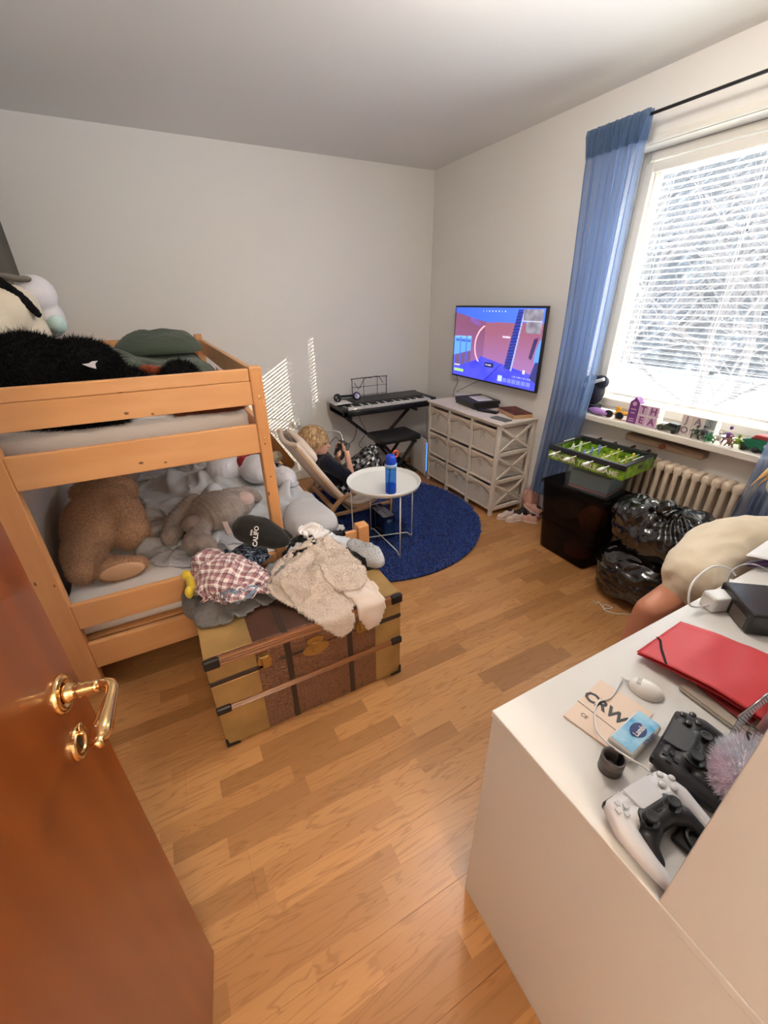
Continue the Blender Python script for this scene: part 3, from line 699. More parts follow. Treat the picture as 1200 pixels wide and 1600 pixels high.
COLLIDERS = []
def solid(o, th=0.003):
    o.modifiers.new('c', 'COLLISION'); o.collision.thickness_outer = th; o.collision.cloth_friction = 15; COLLIDERS.append(o); return o
def collider(lo=None, hi=None, c=None, r=None):
    """temporary stand-in for the trunk, bed or stuffing while cloth settles; deleted straight after"""
    mb = MB()
    if c is None: mb.box(lo, hi, 0.008, 2)
    else: mb.ell(c, r, seg=20, rings=12)
    o = solid(mb.obj('collider', None)); o['temp'] = 1; return o
def clear_colliders():
    for o in COLLIDERS:
        if o.get('temp'): bpy.data.objects.remove(o)
        else: o.modifiers.clear()
    COLLIDERS.clear()
def simcloth(name, outline, m, ratio=1.5, z0=0.6, bump=0.05, frames=30, res=0.012, seed=1, smooth=1, quality=6, tension=15, bending=8.0, selfc=True, freq=5.0, thick=0.004):
    """cloth larger than its footprint, dropped: outline is the footprint, rest size is ratio times that"""
    P = [Vector((x, y, 0)) for x, y in outline]; n = len(P); c = sum(P, Vector()) / n; ring = []
    for k in range(120):
        t = k / 120 * n; i = int(t); t -= i; a, b, d, e = P[(i - 1) % n], P[i % n], P[(i + 1) % n], P[(i + 2) % n]
        ring.append((0.5 * ((2 * b) + (d - a) * t + (2 * a - 5 * b + 4 * d - e) * t * t + (3 * b - a - 3 * d + e) * t ** 3)))
    def inside(x, y):
        r = False
        for p, q in zip(ring, ring[1:] + ring[:1]):
            if (p.y > y) != (q.y > y) and x < (q.x - p.x) * (y - p.y) / (q.y - p.y) + p.x: r = not r
        return r
    ra, rb = ratio if isinstance(ratio, tuple) else (ratio, ratio)
    xs = [p.x for p in ring]; ys = [p.y for p in ring]; sx, sy = res / ra, res / rb
    nx = int((max(xs) - min(xs)) / sx) + 1; ny = int((max(ys) - min(ys)) / sy) + 1; idx = {}; co = []; 
    for i in range(nx):
        for j in range(ny):
            x = min(xs) + i * sx; y = min(ys) + j * sy
            if inside(x, y): idx[i, j] = len(co); co.append((x, y))
    fa = [(idx[i, j], idx[i + 1, j], idx[i + 1, j + 1], idx[i, j + 1]) for (i, j) in idx if (i + 1, j) in idx and (i + 1, j + 1) in idx and (i, j + 1) in idx]
    adj = {}                                   # keep only the largest connected piece
    for q in fa:
        for v in q: adj.setdefault(v, set()).update(q)
    best = set(); seen = set()
    for v0 in adj:
        if v0 in seen: continue
        comp = {v0}; st_ = [v0]
        while st_:
            for w_ in adj[st_.pop()]:
                if w_ not in comp: comp.add(w_); st_.append(w_)
        seen |= comp
        if len(comp) > len(best): best = comp
    keep = sorted(best); new = {v: i for i, v in enumerate(keep)}; co = [co[v] for v in keep]; fa = [tuple(new[v] for v in q) for q in fa if q[0] in best]
    def start(x, y):
        q = Vector((x * freq, y * freq, seed)); return Vector((x + 0.012 * noise.noise(q * 1.7 + Vector((3, 0, 0))), y + 0.012 * noise.noise(q * 1.7 - Vector((3, 5, 0))), z0 + bump * noise.noise(q) + bump * 0.5 * noise.noise(q * 2.3)))
    me = bpy.data.meshes.new(name); me.from_pydata([start(x, y) for x, y in co], [], fa); me.update()
    uv = me.uv_layers.new(name='uv')
    for l in me.loops: uv.data[l.index].uv = (co[l.vertex_index][0] * ra, co[l.vertex_index][1] * rb)
    o = bpy.data.objects.new(name, me); COL.objects.link(o)
    o.shape_key_add(name='Basis'); rk = o.shape_key_add(name='rest')
    for v, (x, y) in zip(rk.data, co): v.co = (c.x + (x - c.x) * ra, c.y + (y - c.y) * rb, z0)
    rk.value = 0
    cm = o.modifiers.new('cloth', 'CLOTH'); s = cm.settings; s.rest_shape_key = rk; s.quality = max(4, quality - 1); s.mass = 0.25
    s.tension_stiffness = tension; s.compression_stiffness = tension; s.shear_stiffness = 5; s.bending_stiffness = bending; s.tension_damping = 15; s.compression_damping = 15; s.air_damping = 3
    cs = cm.collision_settings; cs.use_collision = True; cs.distance_min = 0.004; cs.collision_quality = 2; cs.use_self_collision = selfc; cs.self_distance_min = 0.004; cs.friction = 12
    cm.point_cache.frame_start = 1; cm.point_cache.frame_end = frames
    for f in range(1, frames + 1): sc.frame_set(f)
    me2 = evaluated(o, name); bpy.data.objects.remove(o); sc.frame_set(1)
    r = mesh_obj(name, me2, m, None, True)
    so = r.modifiers.new('s', 'SOLIDIFY'); so.thickness = thick; sm = r.modifiers.new('sm', 'SMOOTH'); sm.iterations = smooth; apply_mods(r)
    return r

# ================================================================ BUNK BED
FY = 1.68
bed = thing('bunk_bed', 'pine bunk bed with a wider lower bunk against the left wall', 'bunk bed', (0.1, FY, 0))
def bp(name, lo, hi, m='pine', bev=0.004):
    c = [(a + b) / 2 for a, b in zip(lo, hi)]
    mb = MB(); mb.box([a - q for a, q in zip(lo, c)], [a - q for a, q in zip(hi, c)], bev, 2)
    o = mb.obj(name, MATS[m], bed); o.location = (c[0] - 0.1, c[1] - FY, c[2]); return o
def wood_y(mname, new, scale):
    m = MATS[mname].copy(); m.name = new
    for n in m.node_tree.nodes:
        if n.type == 'MAPPING' and abs(n.inputs['Scale'].default_value[0] - 9.5) < 0.01: n.inputs['Scale'].default_value = (0.01, 9.5, 15)
        if n.type == 'MAPPING' and tuple(round(v, 1) for v in n.inputs['Scale'].default_value) == (1.2, 9, 9): n.inputs['Scale'].default_value = scale
    MATS[new] = m
wood_y('pine', 'pine_y', (9, 1.2, 9))
bp('post', (-0.590, FY - 0.005, 0), (-0.499, FY + 0.045, 1.30), 'pine_upright', 0.005)
pr = bp('post', (0.3076, FY - 0.005, 0.346), (0.355, FY + 0.050, 1.285), 'pine_upright', 0.006)
bp('post', (0.300, 3.50, 0.30), (0.350, 3.56, 1.300), 'pine_upright'); bp('post', (-0.590, 3.50, 0), (-0.53, 3.56, 1.30), 'pine_upright')
bp('post', (0.722, FY - 0.012, 0), (0.784, FY + 0.048, 0.487), 'pine_upright', 0.006); bp('post', (0.730, 3.50, 0), (0.785, 3.56, 0.36), 'pine_upright')
bp('end_rail', (-0.499, FY, 1.234), (0.3076, FY + 0.025, 1.279)); bp('end_rail', (-0.499, FY + 0.0005, 1.145), (0.3076, FY + 0.0255, 1.2335), bev=0.002)
bp('end_rail', (-0.499, FY, 0.948), (0.3076, FY + 0.025, 1.067))
bp('end_rail', (-0.499, FY, 0.346), (0.722, FY + 0.025, 0.462)); bp('end_rail', (-0.499, FY, 0.134), (0.722, FY + 0.025, 0.262))
bp('end_rail', (-0.53, 3.525, 1.16), (0.300, 3.55, 1.285)); bp('end_rail', (-0.53, 3.525, 0.93), (0.300, 3.55, 1.06))
bp('end_rail', (-0.53, 3.525, 0.16), (0.730, 3.55, 0.30))
for xx in (0.328, -0.575): bp('side_rail', (xx, FY + 0.056, 1.17), (xx + 0.024, 3.50, 1.268), 'pine_y'); bp('side_rail', (xx, FY + 0.056, 0.95), (xx + 0.024, 3.50, 1.06), 'pine_y')
bp('side_rail', (0.748, FY + 0.05, 0.16), (0.772, 3.50, 0.292), 'pine_y'); bp('side_rail', (-0.585, FY + 0.05, 0.16), (-0.561, 3.50, 0.292), 'pine_y')
bp('bed_base', (-0.56, FY + 0.05, 0.235), (0.745, 3.50, 0.255), 'pine_y'); bp('bed_base', (-0.55, FY + 0.06, 0.975), (0.326, 3.50, 0.995), 'pine_y')
# slanting brace board from the upper side rail out to the lower bunk
mb = MB(); q = [(0.36, 1.12), (0.36, 0.90)]
q += [(0.742, 0.335), (0.752, 0.318), (0.765, 0.312), (0.795, 0.325), (0.812, 0.345), (0.812, 0.365)]
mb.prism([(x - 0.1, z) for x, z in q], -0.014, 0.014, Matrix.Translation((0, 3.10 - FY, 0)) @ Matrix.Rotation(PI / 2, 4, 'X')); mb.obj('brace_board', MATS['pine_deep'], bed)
for (bx_, bz, r, mm) in ((0.331, 1.172, 0.0065, 'brass'), (0.330, 1.008, 0.0065, 'brass'), (0.328, 0.985, 0.003, 'black_matte'), (0.331, 0.84, 0.0028, 'black_matte')):  # brass ones are bolts; black discs stand in for a hole and a knot
    mb = MB(); mb.lathe([(r, 0), (r * 0.9, 0.002), (r * 0.3, 0.0028), (r * 0.3, 0.001)], n=16, M=Matrix.Rotation(PI / 2, 4, 'X')); o = mb.obj('post_mark', MATS[mm], bed, True); o.location = (bx_ - 0.1, -0.005, bz)

def mattress(name, lo, hi, label, seed):
    c = [(a + b) / 2 for a, b in zip(lo, hi)]; d = [(b - a) / 2 for a, b in zip(lo, hi)]
    mb = MB(); mb.box([-v for v in d], d)
    bmesh.ops.subdivide_edges(mb.bm, edges=list(mb.bm.edges), cuts=28, use_grid_fill=True)
    for v in mb.bm.verts:
        co = v.co; n = Vector((0, 0, 0)); rr = 0.035
        for ax in range(3):
            ex = abs(co[ax]) - (d[ax] - rr)
            if ex > 0: n[ax] = math.copysign(ex, co[ax])
        if n.length > rr: co -= n * (1 - rr / n.length)
        k = 0.006 * ridge(Vector(co) + Vector((seed, 0, 0)), 5, seed, 2, 1.2) + 0.004 * ridge(co, 14, seed, 1)
        if co.z > 0: co.z += k - 0.004
        else: co.z = max(co.z, -d[2])
        if abs(co.y) > d[1] * 0.95: co.y += math.copysign(k, co.y)
    o = mb.obj(name, MATS['sheet'], None, True); o.location = c; return tag(o, label, 'mattress')
mattress('mattress', (-0.550, FY + 0.066, 0.2565), (0.692, 3.49, 0.405), 'mattress in a white sheet on the lower bunk', 1.0)
mattress('mattress', (-0.545, FY + 0.066, 0.9965), (0.298, 3.49, 1.112), 'mattress in a white sheet on the upper bunk', 5.0)

# ---- lower bunk bedding and toys
LZ = 0.408
collider((-0.60, FY + 0.05, 0.1), (0.70, 3.5, LZ)); collider((-0.62, FY, 0.1), (0.75, FY + 0.026, 0.462)); collider((-0.66, 1.6, 0.1), (-0.60, 3.6, 0.9)); collider((-0.6, 3.5, 0.1), (0.8, 3.6, 0.9))
collider(c=(0.2, 2.9, LZ), r=(0.30, 0.22, 0.06))
d1 = simcloth('duvet', [(-0.20, 2.20), (-0.02, 2.02), (0.30, 1.88), (0.52, 1.80), (0.63, 1.84), (0.65, 2.3), (0.62, 2.9), (0.45, 3.3), (0.0, 3.40), (-0.26, 3.2), (-0.24, 2.6)], MATS['duvet'], (1.42, 1.26), 0.60, 0.24, 34, 0.020, 7, freq=3.3, bending=7, selfc=False, smooth=3, thick=0.012)
tag(d1, 'crumpled pale grey duvet spread over the lower bunk', 'duvet'); solid(d1)
d2 = simcloth('blanket', [(-0.26, 2.40), (-0.25, 2.06), (-0.17, 1.90), (0.0, 1.81), (0.12, 1.84), (0.08, 2.02), (-0.03, 2.16), (-0.05, 2.38), (-0.14, 2.5)], MATS['grey_marl'], (1.5, 1.2), 0.62, 0.16, 34, 0.014, 9, freq=5, bending=10, smooth=2, thick=0.008)
tag(d2, 'grey marl blanket bunched beside the brown teddy bear', 'blanket')
clear_colliders()
p1 = heap('pillow', [(0.42, 1.80), (0.56, 1.76), (0.66, 1.80), (0.68, 1.92), (0.64, 2.10), (0.50, 2.12), (0.42, 1.98)], 0.07, MATS['light_grey'], None, ff=4, fa=0.01, seed=12, base=LZ + 0.03, nth=90, nr=26, cr=0.05, oct=1)
tag(p1, 'light grey cushion at the right corner of the lower bunk', 'cushion')

def fur_disp(a, f, seed=0.0):
    return lambda p, n: a * (noise.noise(p * f + Vector((seed, 0, 0))) + 0.6 * noise.noise(p * f * 2.1)) + a * 1.5 * noise.noise(p * f * 0.12)
# brown bear lying on its side against the wall, feet to the camera
bear = thing('teddy_bear', 'large brown teddy bear slumped against the wall on the lower bunk', 'teddy bear', (-0.40, 2.2, LZ))
mb = MB()
mb.ell((-0.44, 2.30, 0.53), (0.135, 0.27, 0.125)); mb.ell((-0.47, 2.06, 0.50), (0.085, 0.16, 0.095))
mb.ell((-0.38, 2.60, 0.56), (0.13, 0.13, 0.125)); mb.ell((-0.40, 2.47, 0.56), (0.12, 0.10, 0.10))
mb.cap2(Vector((-0.46, 2.10, 0.49)), 0.08, Vector((-0.475, 1.93, 0.475)), 0.062); mb.cap2(Vector((-0.32, 2.28, 0.55)), 0.10, Vector((-0.29, 2.16, 0.50)), 0.09)
mb.cap2(Vector((-0.44, 2.02, 0.44)), 0.05, Vector((-0.32, 1.90, 0.455)), 0.045)
mb.cap2(Vector((-0.52, 2.56, 0.60)), 0.042, Vector((-0.50, 2.62, 0.60)), 0.038)
mb.cap2(Vector((-0.34, 2.68, 0.68)), 0.03, Vector((-0.35, 2.67, 0.70)), 0.03)
mb.xform(Matrix.Translation((0.40, -2.2, -LZ)))
body = blend('body', mb, MATS['brown_fur'], bear, 0.008, 4, fur_disp(0.003, 70)); fur_on(body, 60000, 0.010, 0.0011, 2)
mb = MB(); mb.ell((-0.33 + 0.40, 1.885 - 2.2, 0.462 - LZ), (0.105, 0.036, 0.052), Euler((0, 0, 0.03))); o = blend('foot', mb, MATS['brown_fur'], bear, 0.006, 2, fur_disp(0.003, 90)); fur_on(o, 9000, 0.008, 0.001, 3)
mb = MB(); mb.ell((-0.325 + 0.40, 1.856 - 2.2, 0.462 - LZ), (0.088, 0.012, 0.040), Euler((0.05, 0, 0.03))); mb.obj('sole', mat('bear_sole', rgb(205, 165, 130), 0.8, bump=0.2), bear, True)
# grey elephant-like plush in the middle
el = thing('plush_toy', 'dusty pink grey corduroy plush animal curled on the duvet', 'plush toy', (0.10, 2.1, LZ + 0.02))
mb = MB(); off = Vector((-0.10, -2.1, -LZ - 0.02))
mb.ell((0.12, 2.15, 0.52), (0.135, 0.15, 0.095), Euler((0, 0, 0.4))); mb.ell((0.24, 2.22, 0.505), (0.085, 0.085, 0.07))
mb.chain([((0.02, 2.25, 0.54), 0.055), ((-0.08, 2.17, 0.50), 0.052), ((-0.12, 2.03, 0.485), 0.045)])
mb.chain([((0.02, 2.02, 0.50), 0.05), ((-0.02, 1.92, 0.48), 0.058), ((0.02, 1.87, 0.48), 0.055)])
mb.chain([((0.20, 2.30, 0.52), 0.05), ((0.31, 2.36, 0.50), 0.035), ((0.35, 2.28, 0.49), 0.035)])
mb.xform(Matrix.Translation(off))
blend('body', mb, MATS['grey_plush'], el, 0.008, 3, lambda p, n: 0.006 * ridge(p, 9, 4) + 0.002 * math.sin(260 * (p.x + 0.4 * p.y)))
mb = MB(); mb.ell((-0.01, 2.05, 0.50) + off if False else Vector((-0.012, 2.03, 0.53)) + off, (0.05, 0.05, 0.045)); mb.obj('muzzle', mat('muzzle_grey', rgb(140, 120, 112), 0.9, bump=0.4), el, True)
mb = MB(); mb.ell(Vector((0.27, 2.19, 0.535)) + off, (0.055, 0.05, 0.04)); mb.obj('paw', MATS['pink_plush'], el, True)
mb = MB(); mb.box(Vector((0.125, 1.92, 0.50)) + off, Vector((0.150, 2.03, 0.507)) + off, 0.003, rot=Euler((0.45, 0, 0.1))); mb.obj('strap', MATS['pink_plush'], el)
# white snow bear with red scarf and santa hat
sb = thing('plush_toy', 'white plush toy with red scarf and bobble hat at the back of the lower bunk', 'plush toy', (0.45, 2.85, LZ + 0.02))
off = Vector((-0.45, -2.85, -LZ - 0.02)); mb = MB()
mb.ell(Vector((0.28, 2.86, 0.50)) + off, (0.13, 0.13, 0.09)); mb.ell(Vector((0.46, 2.72, 0.50)) + off, (0.12, 0.16, 0.09)); mb.ell(Vector((0.60, 2.58, 0.46)) + off, (0.075, 0.12, 0.065))
blend('body', mb, MATS['white_plush'], sb, 0.009, 3, fur_disp(0.002, 60))
mb = MB(); mb.chain([(Vector((0.40, 2.90, 0.56)) + off, 0.03), (Vector((0.375, 2.78, 0.545)) + off, 0.038), (Vector((0.39, 2.66, 0.50)) + off, 0.03)]); mb.chain([(Vector((0.40, 2.88, 0.57)) + off, 0.03), (Vector((0.52, 2.90, 0.58)) + off, 0.04), (Vector((0.60, 2.92, 0.53)) + off, 0.02)])
blend('scarf', mb, MATS['red_felt'], sb, 0.007, 2)
mb = MB(); mb.ell(Vector((0.628, 2.86, 0.515)) + off, 0.036); fur_on(blend('bobble', mb, MATS['cream_fur'], sb, 0.005, 1, fur_disp(0.0025, 120)), 4000, 0.007, 0.0007, 6)
mb = MB(); mb.chain([(Vector((0.60, 2.80, 0.47)) + off, 0.02), (Vector((0.66, 2.80, 0.455)) + off, 0.012)]); blend('dark_tuft', mb, MATS['black_cloth'], sb, 0.005, 1)

# black cap-like hat resting on the bed end
hat = thing('hat', 'black cap with white lettering on the clothes pile before the bed post', 'hat', (0.25, 1.60, 0.56))
mb = MB(); off = Vector((-0.25, -1.60, -0.56))
mb.chain([(Vector((0.190, 1.625, 0.650)) + off, 0.060), (Vector((0.240, 1.605, 0.628)) + off, 0.066), (Vector((0.285, 1.590, 0.600)) + off, 0.054), (Vector((0.325, 1.575, 0.578)) + off, 0.030)])
blend('crown', mb, MATS['hat_black'], hat, 0.006, 4, lambda p, n: 0.004 * ridge(p, 9, 2))
mb = MB(); mb.chain([(Vector((0.335, 1.59, 0.602)) + off, 0.020), (Vector((0.358, 1.575, 0.588)) + off, 0.012)]); blend('brim_fold', mb, MATS['hat_black'], hat, 0.004, 2)
hc = Vector((0.262, 1.79, 0.50))
dirv = (ray(398, 835)).normalized()
def hat_text(s, px, py, size, bold):
    # lettering runs up along the side of the crown, hugging its surface
    o = onz(px, py, 0.5); d = ray(px, py).normalized()
    dg = bpy.context.evaluated_depsgraph_get(); dg.update()
    hit, loc, nrm, idx, ob, mtx = sc.ray_cast(dg, Vector((0, 0, CAM_H)), d)
    up = Vector((0.35, 0.62, 0.45)); return text(s, size, Matrix.Translation(Vector((-0.25, -1.60, -0.56))) @ frame(loc + nrm * 0.003, up - nrm * up.dot(nrm), nrm.cross(up)), MATS['white_plastic'], hat, 'lettering', 0.0006, bold)
hat_text('CALIFO', 400, 838, 0.026, 0.0008); hat_text('RNIA', 393, 832, 0.011, 0.0004)

# ---- upper bunk toys and blanket
UZ = 1.110
collider((-0.6, FY + 0.05, 0.9), (0.30, 3.5, UZ)); collider((0.322, FY, 0.9), (0.36, 3.5, 1.27)); collider((-0.6, FY - 0.01, 0.9), (0.34, FY + 0.03, 1.28)); collider((-0.66, 1.6, 0.9), (-0.60, 3.6, 1.9))
collider(c=(-0.28, 2.55, UZ), r=(0.26, 0.50, 0.21)); collider(c=(0.08, 2.45, UZ), r=(0.20, 0.45, 0.115)); collider(c=(0.21, 2.0, UZ), r=(0.08, 0.14, 0.075)); collider(c=(0.17, 2.45, UZ), r=(0.12, 0.42, 0.13)); collider(c=(0.04, 2.85, UZ), r=(0.24, 0.32, 0.165))
g1 = simcloth('duvet', [(-0.45, 2.35), (-0.1, 2.0), (0.12, 1.90), (0.28, 1.86), (0.30, 2.1), (0.30, 2.7), (0.25, 3.2), (0.0, 3.4), (-0.35, 3.3), (-0.46, 2.8)], MATS['green_cotton'], (1.30, 1.20), 1.44, 0.10, 32, 0.018, 4, freq=4.0, bending=8, selfc=False, smooth=3, thick=0.012)
tag(g1, 'dark green duvet crumpled on the upper bunk', 'duvet'); clear_colliders()
g2 = heap('pillow', [(-0.17, 2.72), (0.0, 2.62), (0.17, 2.62), (0.26, 2.74), (0.24, 2.95), (0.05, 3.05), (-0.14, 2.98)], 0.085, MATS['green_cotton'], None, ff=4, fa=0.022, cr=0.2, seed=30, base=UZ + 0.15, flat=1.6)
tag(g2, 'dark green pillow lying on top of the green duvet', 'pillow')
dog = thing('plush_toy', 'big shaggy black plush dog sprawled across the upper bunk', 'plush toy', (-0.3, 2.0, UZ))
off = Vector((0.3, -2.0, -UZ)); mb = MB()
mb.ell(Vector((-0.42, 2.05, 1.245)) + off, (0.19, 0.24, 0.17)); mb.ell(Vector((-0.26, 2.08, 1.24)) + off, (0.15, 0.20, 0.15)); mb.ell(Vector((-0.13, 2.02, 1.19)) + off, (0.11, 0.15, 0.09))
mb.chain([(Vector((-0.2, 1.95, 1.18)) + off, 0.075), (Vector((0.0, 1.90, 1.165)) + off, 0.05), (Vector((0.13, 1.90, 1.16)) + off, 0.045)])
mb.chain([(Vector((-0.45, 1.90, 1.15)) + off, 0.06), (Vector((-0.30, 1.80, 1.13)) + off, 0.035), (Vector((-0.16, 1.80, 1.13)) + off, 0.03)])
mb.ell(Vector((0.085, 1.98, 1.215)) + off, (0.075, 0.085, 0.075))
fur_on(blend('body', mb, MATS['black_fur'], dog, 0.009, 2, fur_disp(0.007, 45)), 60000, 0.022, 0.0014, 4, 0.6)
mb = MB(); mb.prism([(-0.026, 0.008), (-0.008, 0.007), (0.006, 0.012), (0.024, 0.011), (0.012, 0.002), (0.010, -0.014), (0.002, -0.010), (-0.010, -0.004)], -0.004, 0.004, frame(ony(143, 571, 1.885) + off, (1, 0, 0.1), (0.1, 0, 1))); mb.obj('chest_patch', MATS['white_plush'], dog)
mb = MB(); mb.chain([(Vector((0.125, 1.91, 1.205)) + off, 0.022), (Vector((0.145, 1.90, 1.175)) + off, 0.018)]); blend('cheek_patch', mb, mat('tan_fur', rgb(190, 130, 90), 0.9, bump=0.8), dog, 0.005, 1, fur_disp(0.002, 90))
cr = thing('plush_toy', 'cream seal-like plush toy leaning on the wall above the black dog', 'plush toy', (-0.47, 2.35, 1.35))
off = Vector((0.47, -2.35, -1.35)); mb = MB(); mb.ell(Vector((-0.47, 2.36, 1.46)) + off, (0.10, 0.15, 0.125), Euler((0, 0.5, 0))); mb.ell(Vector((-0.52, 2.28, 1.42)) + off, (0.09, 0.11, 0.12))
mb.ell(Vector((-0.42, 2.36, 1.40)) + off, (0.06, 0.10, 0.09)); blend('body', mb, MATS['cream_fur'], cr, 0.009, 4, fur_disp(0.0015, 60))
mb = MB(); mb.chain([(Vector((-0.455, 2.30, 1.585)) + off, 0.018), (Vector((-0.40, 2.28, 1.52)) + off, 0.02), (Vector((-0.365, 2.26, 1.47)) + off, 0.012)]); blend('dark_stripe', mb, MATS['black_fur'], cr, 0.004, 1, fur_disp(0.003, 120))
wh = thing('plush_toy', 'lilac white plush toy with a mint collar behind the cream one', 'plush toy', (-0.37, 2.5, 1.35))
off = Vector((0.37, -2.5, -1.35)); mb = MB(); mb.ell(Vector((-0.385, 2.50, 1.545)) + off, (0.075, 0.085, 0.075)); mb.ell(Vector((-0.37, 2.52, 1.45)) + off, (0.06, 0.07, 0.08)); blend('body', mb, MATS['white_plush'], wh, 0.007, 4)
mb = MB(); mb.ell(Vector((-0.345, 2.47, 1.425)) + off, (0.036, 0.05, 0.038)); mb.obj('collar', MATS['mint_plush'], wh, True)
mb = MB(); mb.ell(Vector((-0.44, 2.44, 1.605)) + off, (0.05, 0.03, 0.014), Euler((0, 0.2, 0))); mb.ell(Vector((-0.395, 2.42, 1.60)) + off, (0.025, 0.02, 0.012)); blend('ear', mb, mat('ear_grey', rgb(120, 116, 108), 0.9, bump=0.4), wh, 0.004, 2)
rs = thing('plush_toy', 'rust brown furry plush tail lying at the front of the upper bunk', 'plush toy', (0.17, 1.80, UZ))
mb = MB(); mb.chain([(Vector((-0.12, 0.01, 0.02)), 0.026), (Vector((0, 0, 0.026)), 0.036), (Vector((0.09, 0.0, 0.03)), 0.034), (Vector((0.12, 0.02, 0.035)), 0.02)]); fur_on(blend('tail', mb, MATS['rust_fur'], rs, 0.005, 1, fur_disp(0.004, 80)), 9000, 0.012, 0.001, 5)
rs2 = thing('plush_toy', 'small rust and grey plush paw poking out of the green duvet', 'plush toy', (0.02, 2.05, UZ + 0.12))
mb = MB(); mb.chain([(Vector((-0.06, 0.0, 0.03)), 0.022), (Vector((0.0, -0.02, 0.02)), 0.022), (Vector((0.05, -0.05, 0.0)), 0.02)]); blend('paw', mb, MATS['rust_fur'], rs2, 0.005, 1, fur_disp(0.003, 80))

bpy.context.view_layer.update()
for t_, zf in ((bear, LZ), (el, LZ), (sb, LZ), (dog, UZ), (cr, UZ), (wh, UZ), (rs, UZ), (rs2, UZ)):
    for o in t_.children:      # nothing sinks into the mattress or the wall it leans on
        M_ = o.matrix_world; I_ = M_.inverted()
        for v in o.data.vertices:
            w = M_ @ v.co
            if w.z < zf + 0.001 or w.x < X0 + 0.004: w.z = max(w.z, zf + 0.001); w.x = max(w.x, X0 + 0.004); v.co = I_ @ w
# dark board on the left wall in the corner
bd = thing('wall_board', 'dark grey board fixed to the left wall in the far corner', 'wall board', (X0, 3.2, 2.0))
mb = MB(); mb.box((0, -0.40, -0.42), (0.018, 0.385, 0.30), 0.003); mb.obj('panel', mat('board_grey', rgb(96, 90, 80), 0.6, var=0.25, vscale=3), bd)
mb = MB(); mb.cyl((0.018, 0.15, -0.05), (0.020, 0.15, -0.05), 0.05); mb.obj('sticker', MATS['light_grey'], bd)

# ================================================================ STEAMER TRUNK
TX0, TX1, TY0, TY1, TZ = -0.075, 0.672, 1.16, 1.635, 0.443
tk = thing('steamer_trunk', 'old brown and gold steamer trunk at the foot of the bunk bed', 'trunk', (0.3, 1.4, 0))
croc = mat('croc_leather', (0.16, 0.062, 0.028, 1), 0.30, coat=0.3); t = NT(croc); tc = t.n('ShaderNodeTexCoord')
mp = t.n('ShaderNodeMapping', {0: tc.outputs['Object'], 'Scale': (62, 62, 95)}); vo = t.n('ShaderNodeTexVoronoi', {'Vector': mp.outputs[0], 'Scale': 1.0, 'Randomness': 0.7}, feature='DISTANCE_TO_EDGE')
t.link(t.ramp(vo.outputs[0], [(0.0, (0.075, 0.026, 0.012, 1)), (0.12, (0.22, 0.085, 0.035, 1)), (0.5, (0.15, 0.055, 0.025, 1))]), t.b.inputs['Base Color'])
bb = t.n('ShaderNodeBump', {'Height': t.math('MINIMUM', vo.outputs[0], 0.2), 'Strength': 1.0, 'Distance': 0.010}); t.link(bb.outputs[0], t.b.inputs['Normal'])
gold = mat('gold_panel', (0.46, 0.28, 0.10, 1), 0.42, 0.25, var=0.40, vscale=5, bump=0.15, bscale=60)
dkb = mat('trunk_brown_top', (0.085, 0.036, 0.022, 1), 0.4, var=0.4, vscale=9); strap = mat('trunk_strap', (0.035, 0.018, 0.012, 1), 0.5)
def tp(name, lo, hi, m, bev=0.0015, par=None):
    mb = MB(); mb.box([a - b for a, b in zip(lo, (0.3, 1.4, 0))], [a - b for a, b in zip(hi, (0.3, 1.4, 0))], bev); return mb.obj(name, m if not isinstance(m, str) else MATS[m], par or tk)
LIDZ = 0.338
tp('body', (TX0, TY0, 0.006), (TX1, TY1, LIDZ - 0.002), croc); tp('lid', (TX0, TY0, LIDZ + 0.002), (TX1, TY1, TZ), croc)
e = 0.0022
XL, XR = 0.085, 0.556
for a, b in ((TX0 - e, XL), (XR, TX1 + e)):
    tp('metal_panel', (a, TY0 - e, 0.008), (b, TY0 + 0.01, 0.32), gold); tp('metal_panel', (a, TY0 - e, LIDZ + 0.006), (b, TY0 + 0.01, TZ - 0.02), gold)
    tp('metal_panel', (a, TY0 + 0.012, TZ - 0.01), (b, TY0 + 0.205, TZ + e), gold); tp('metal_panel', (a, TY0 + 0.255, TZ - 0.01), (b, TY1, TZ + e), gold)
for a, b in ((TX0 - e, TX0 + 0.01), (TX1 - 0.01, TX1 + e)): tp('metal_panel', (a, TY0 + 0.02, 0.01), (b, TY1 - 0.01, TZ - 0.03), gold)
tp('top_panel', (XL + 0.001, TY0 + 0.012, TZ - 0.01), (XR - 0.001, TY1, TZ + 0.001), dkb)
# slats: ridged timber strips
def slat3(z0, z1, y0, y1, top=False):
    n = 3
    for k in range(n):
        if top: a = y0 + (y1 - y0) * k / n; b = y0 + (y1 - y0) * (k + 1) / n; tp('slat', (TX0 - 0.002, a, TZ), (TX1 + 0.002, b - 0.0015, TZ + 0.008), 'trunk_slat', 0.002)
        else: a = z0 + (z1 - z0) * k / n; b = z0 + (z1 - z0) * (k + 1) / n; tp('slat', (TX0 - 0.002, TY0 - 0.012, a), (TX1 + 0.002, TY0, b - 0.0012), 'trunk_slat', 0.002)
slat3(0.410, 0.446, 0, 0); slat3(0.192, 0.216, 0, 0); slat3(0, 0, TY0 + 0.215, TY0 + 0.25, True); slat3(0, 0, TY1 - 0.05, TY1 - 0.015, True)
tp('lid_strip', (TX0 - 0.003, TY0 - 0.005, LIDZ - 0.012), (XL + 0.025, TY0 + 0.01, LIDZ + 0.006), strap); tp('lid_strip', (XR - 0.012, TY0 - 0.005, LIDZ - 0.012), (TX1 + 0.003, TY0 + 0.01, LIDZ + 0.006), strap)
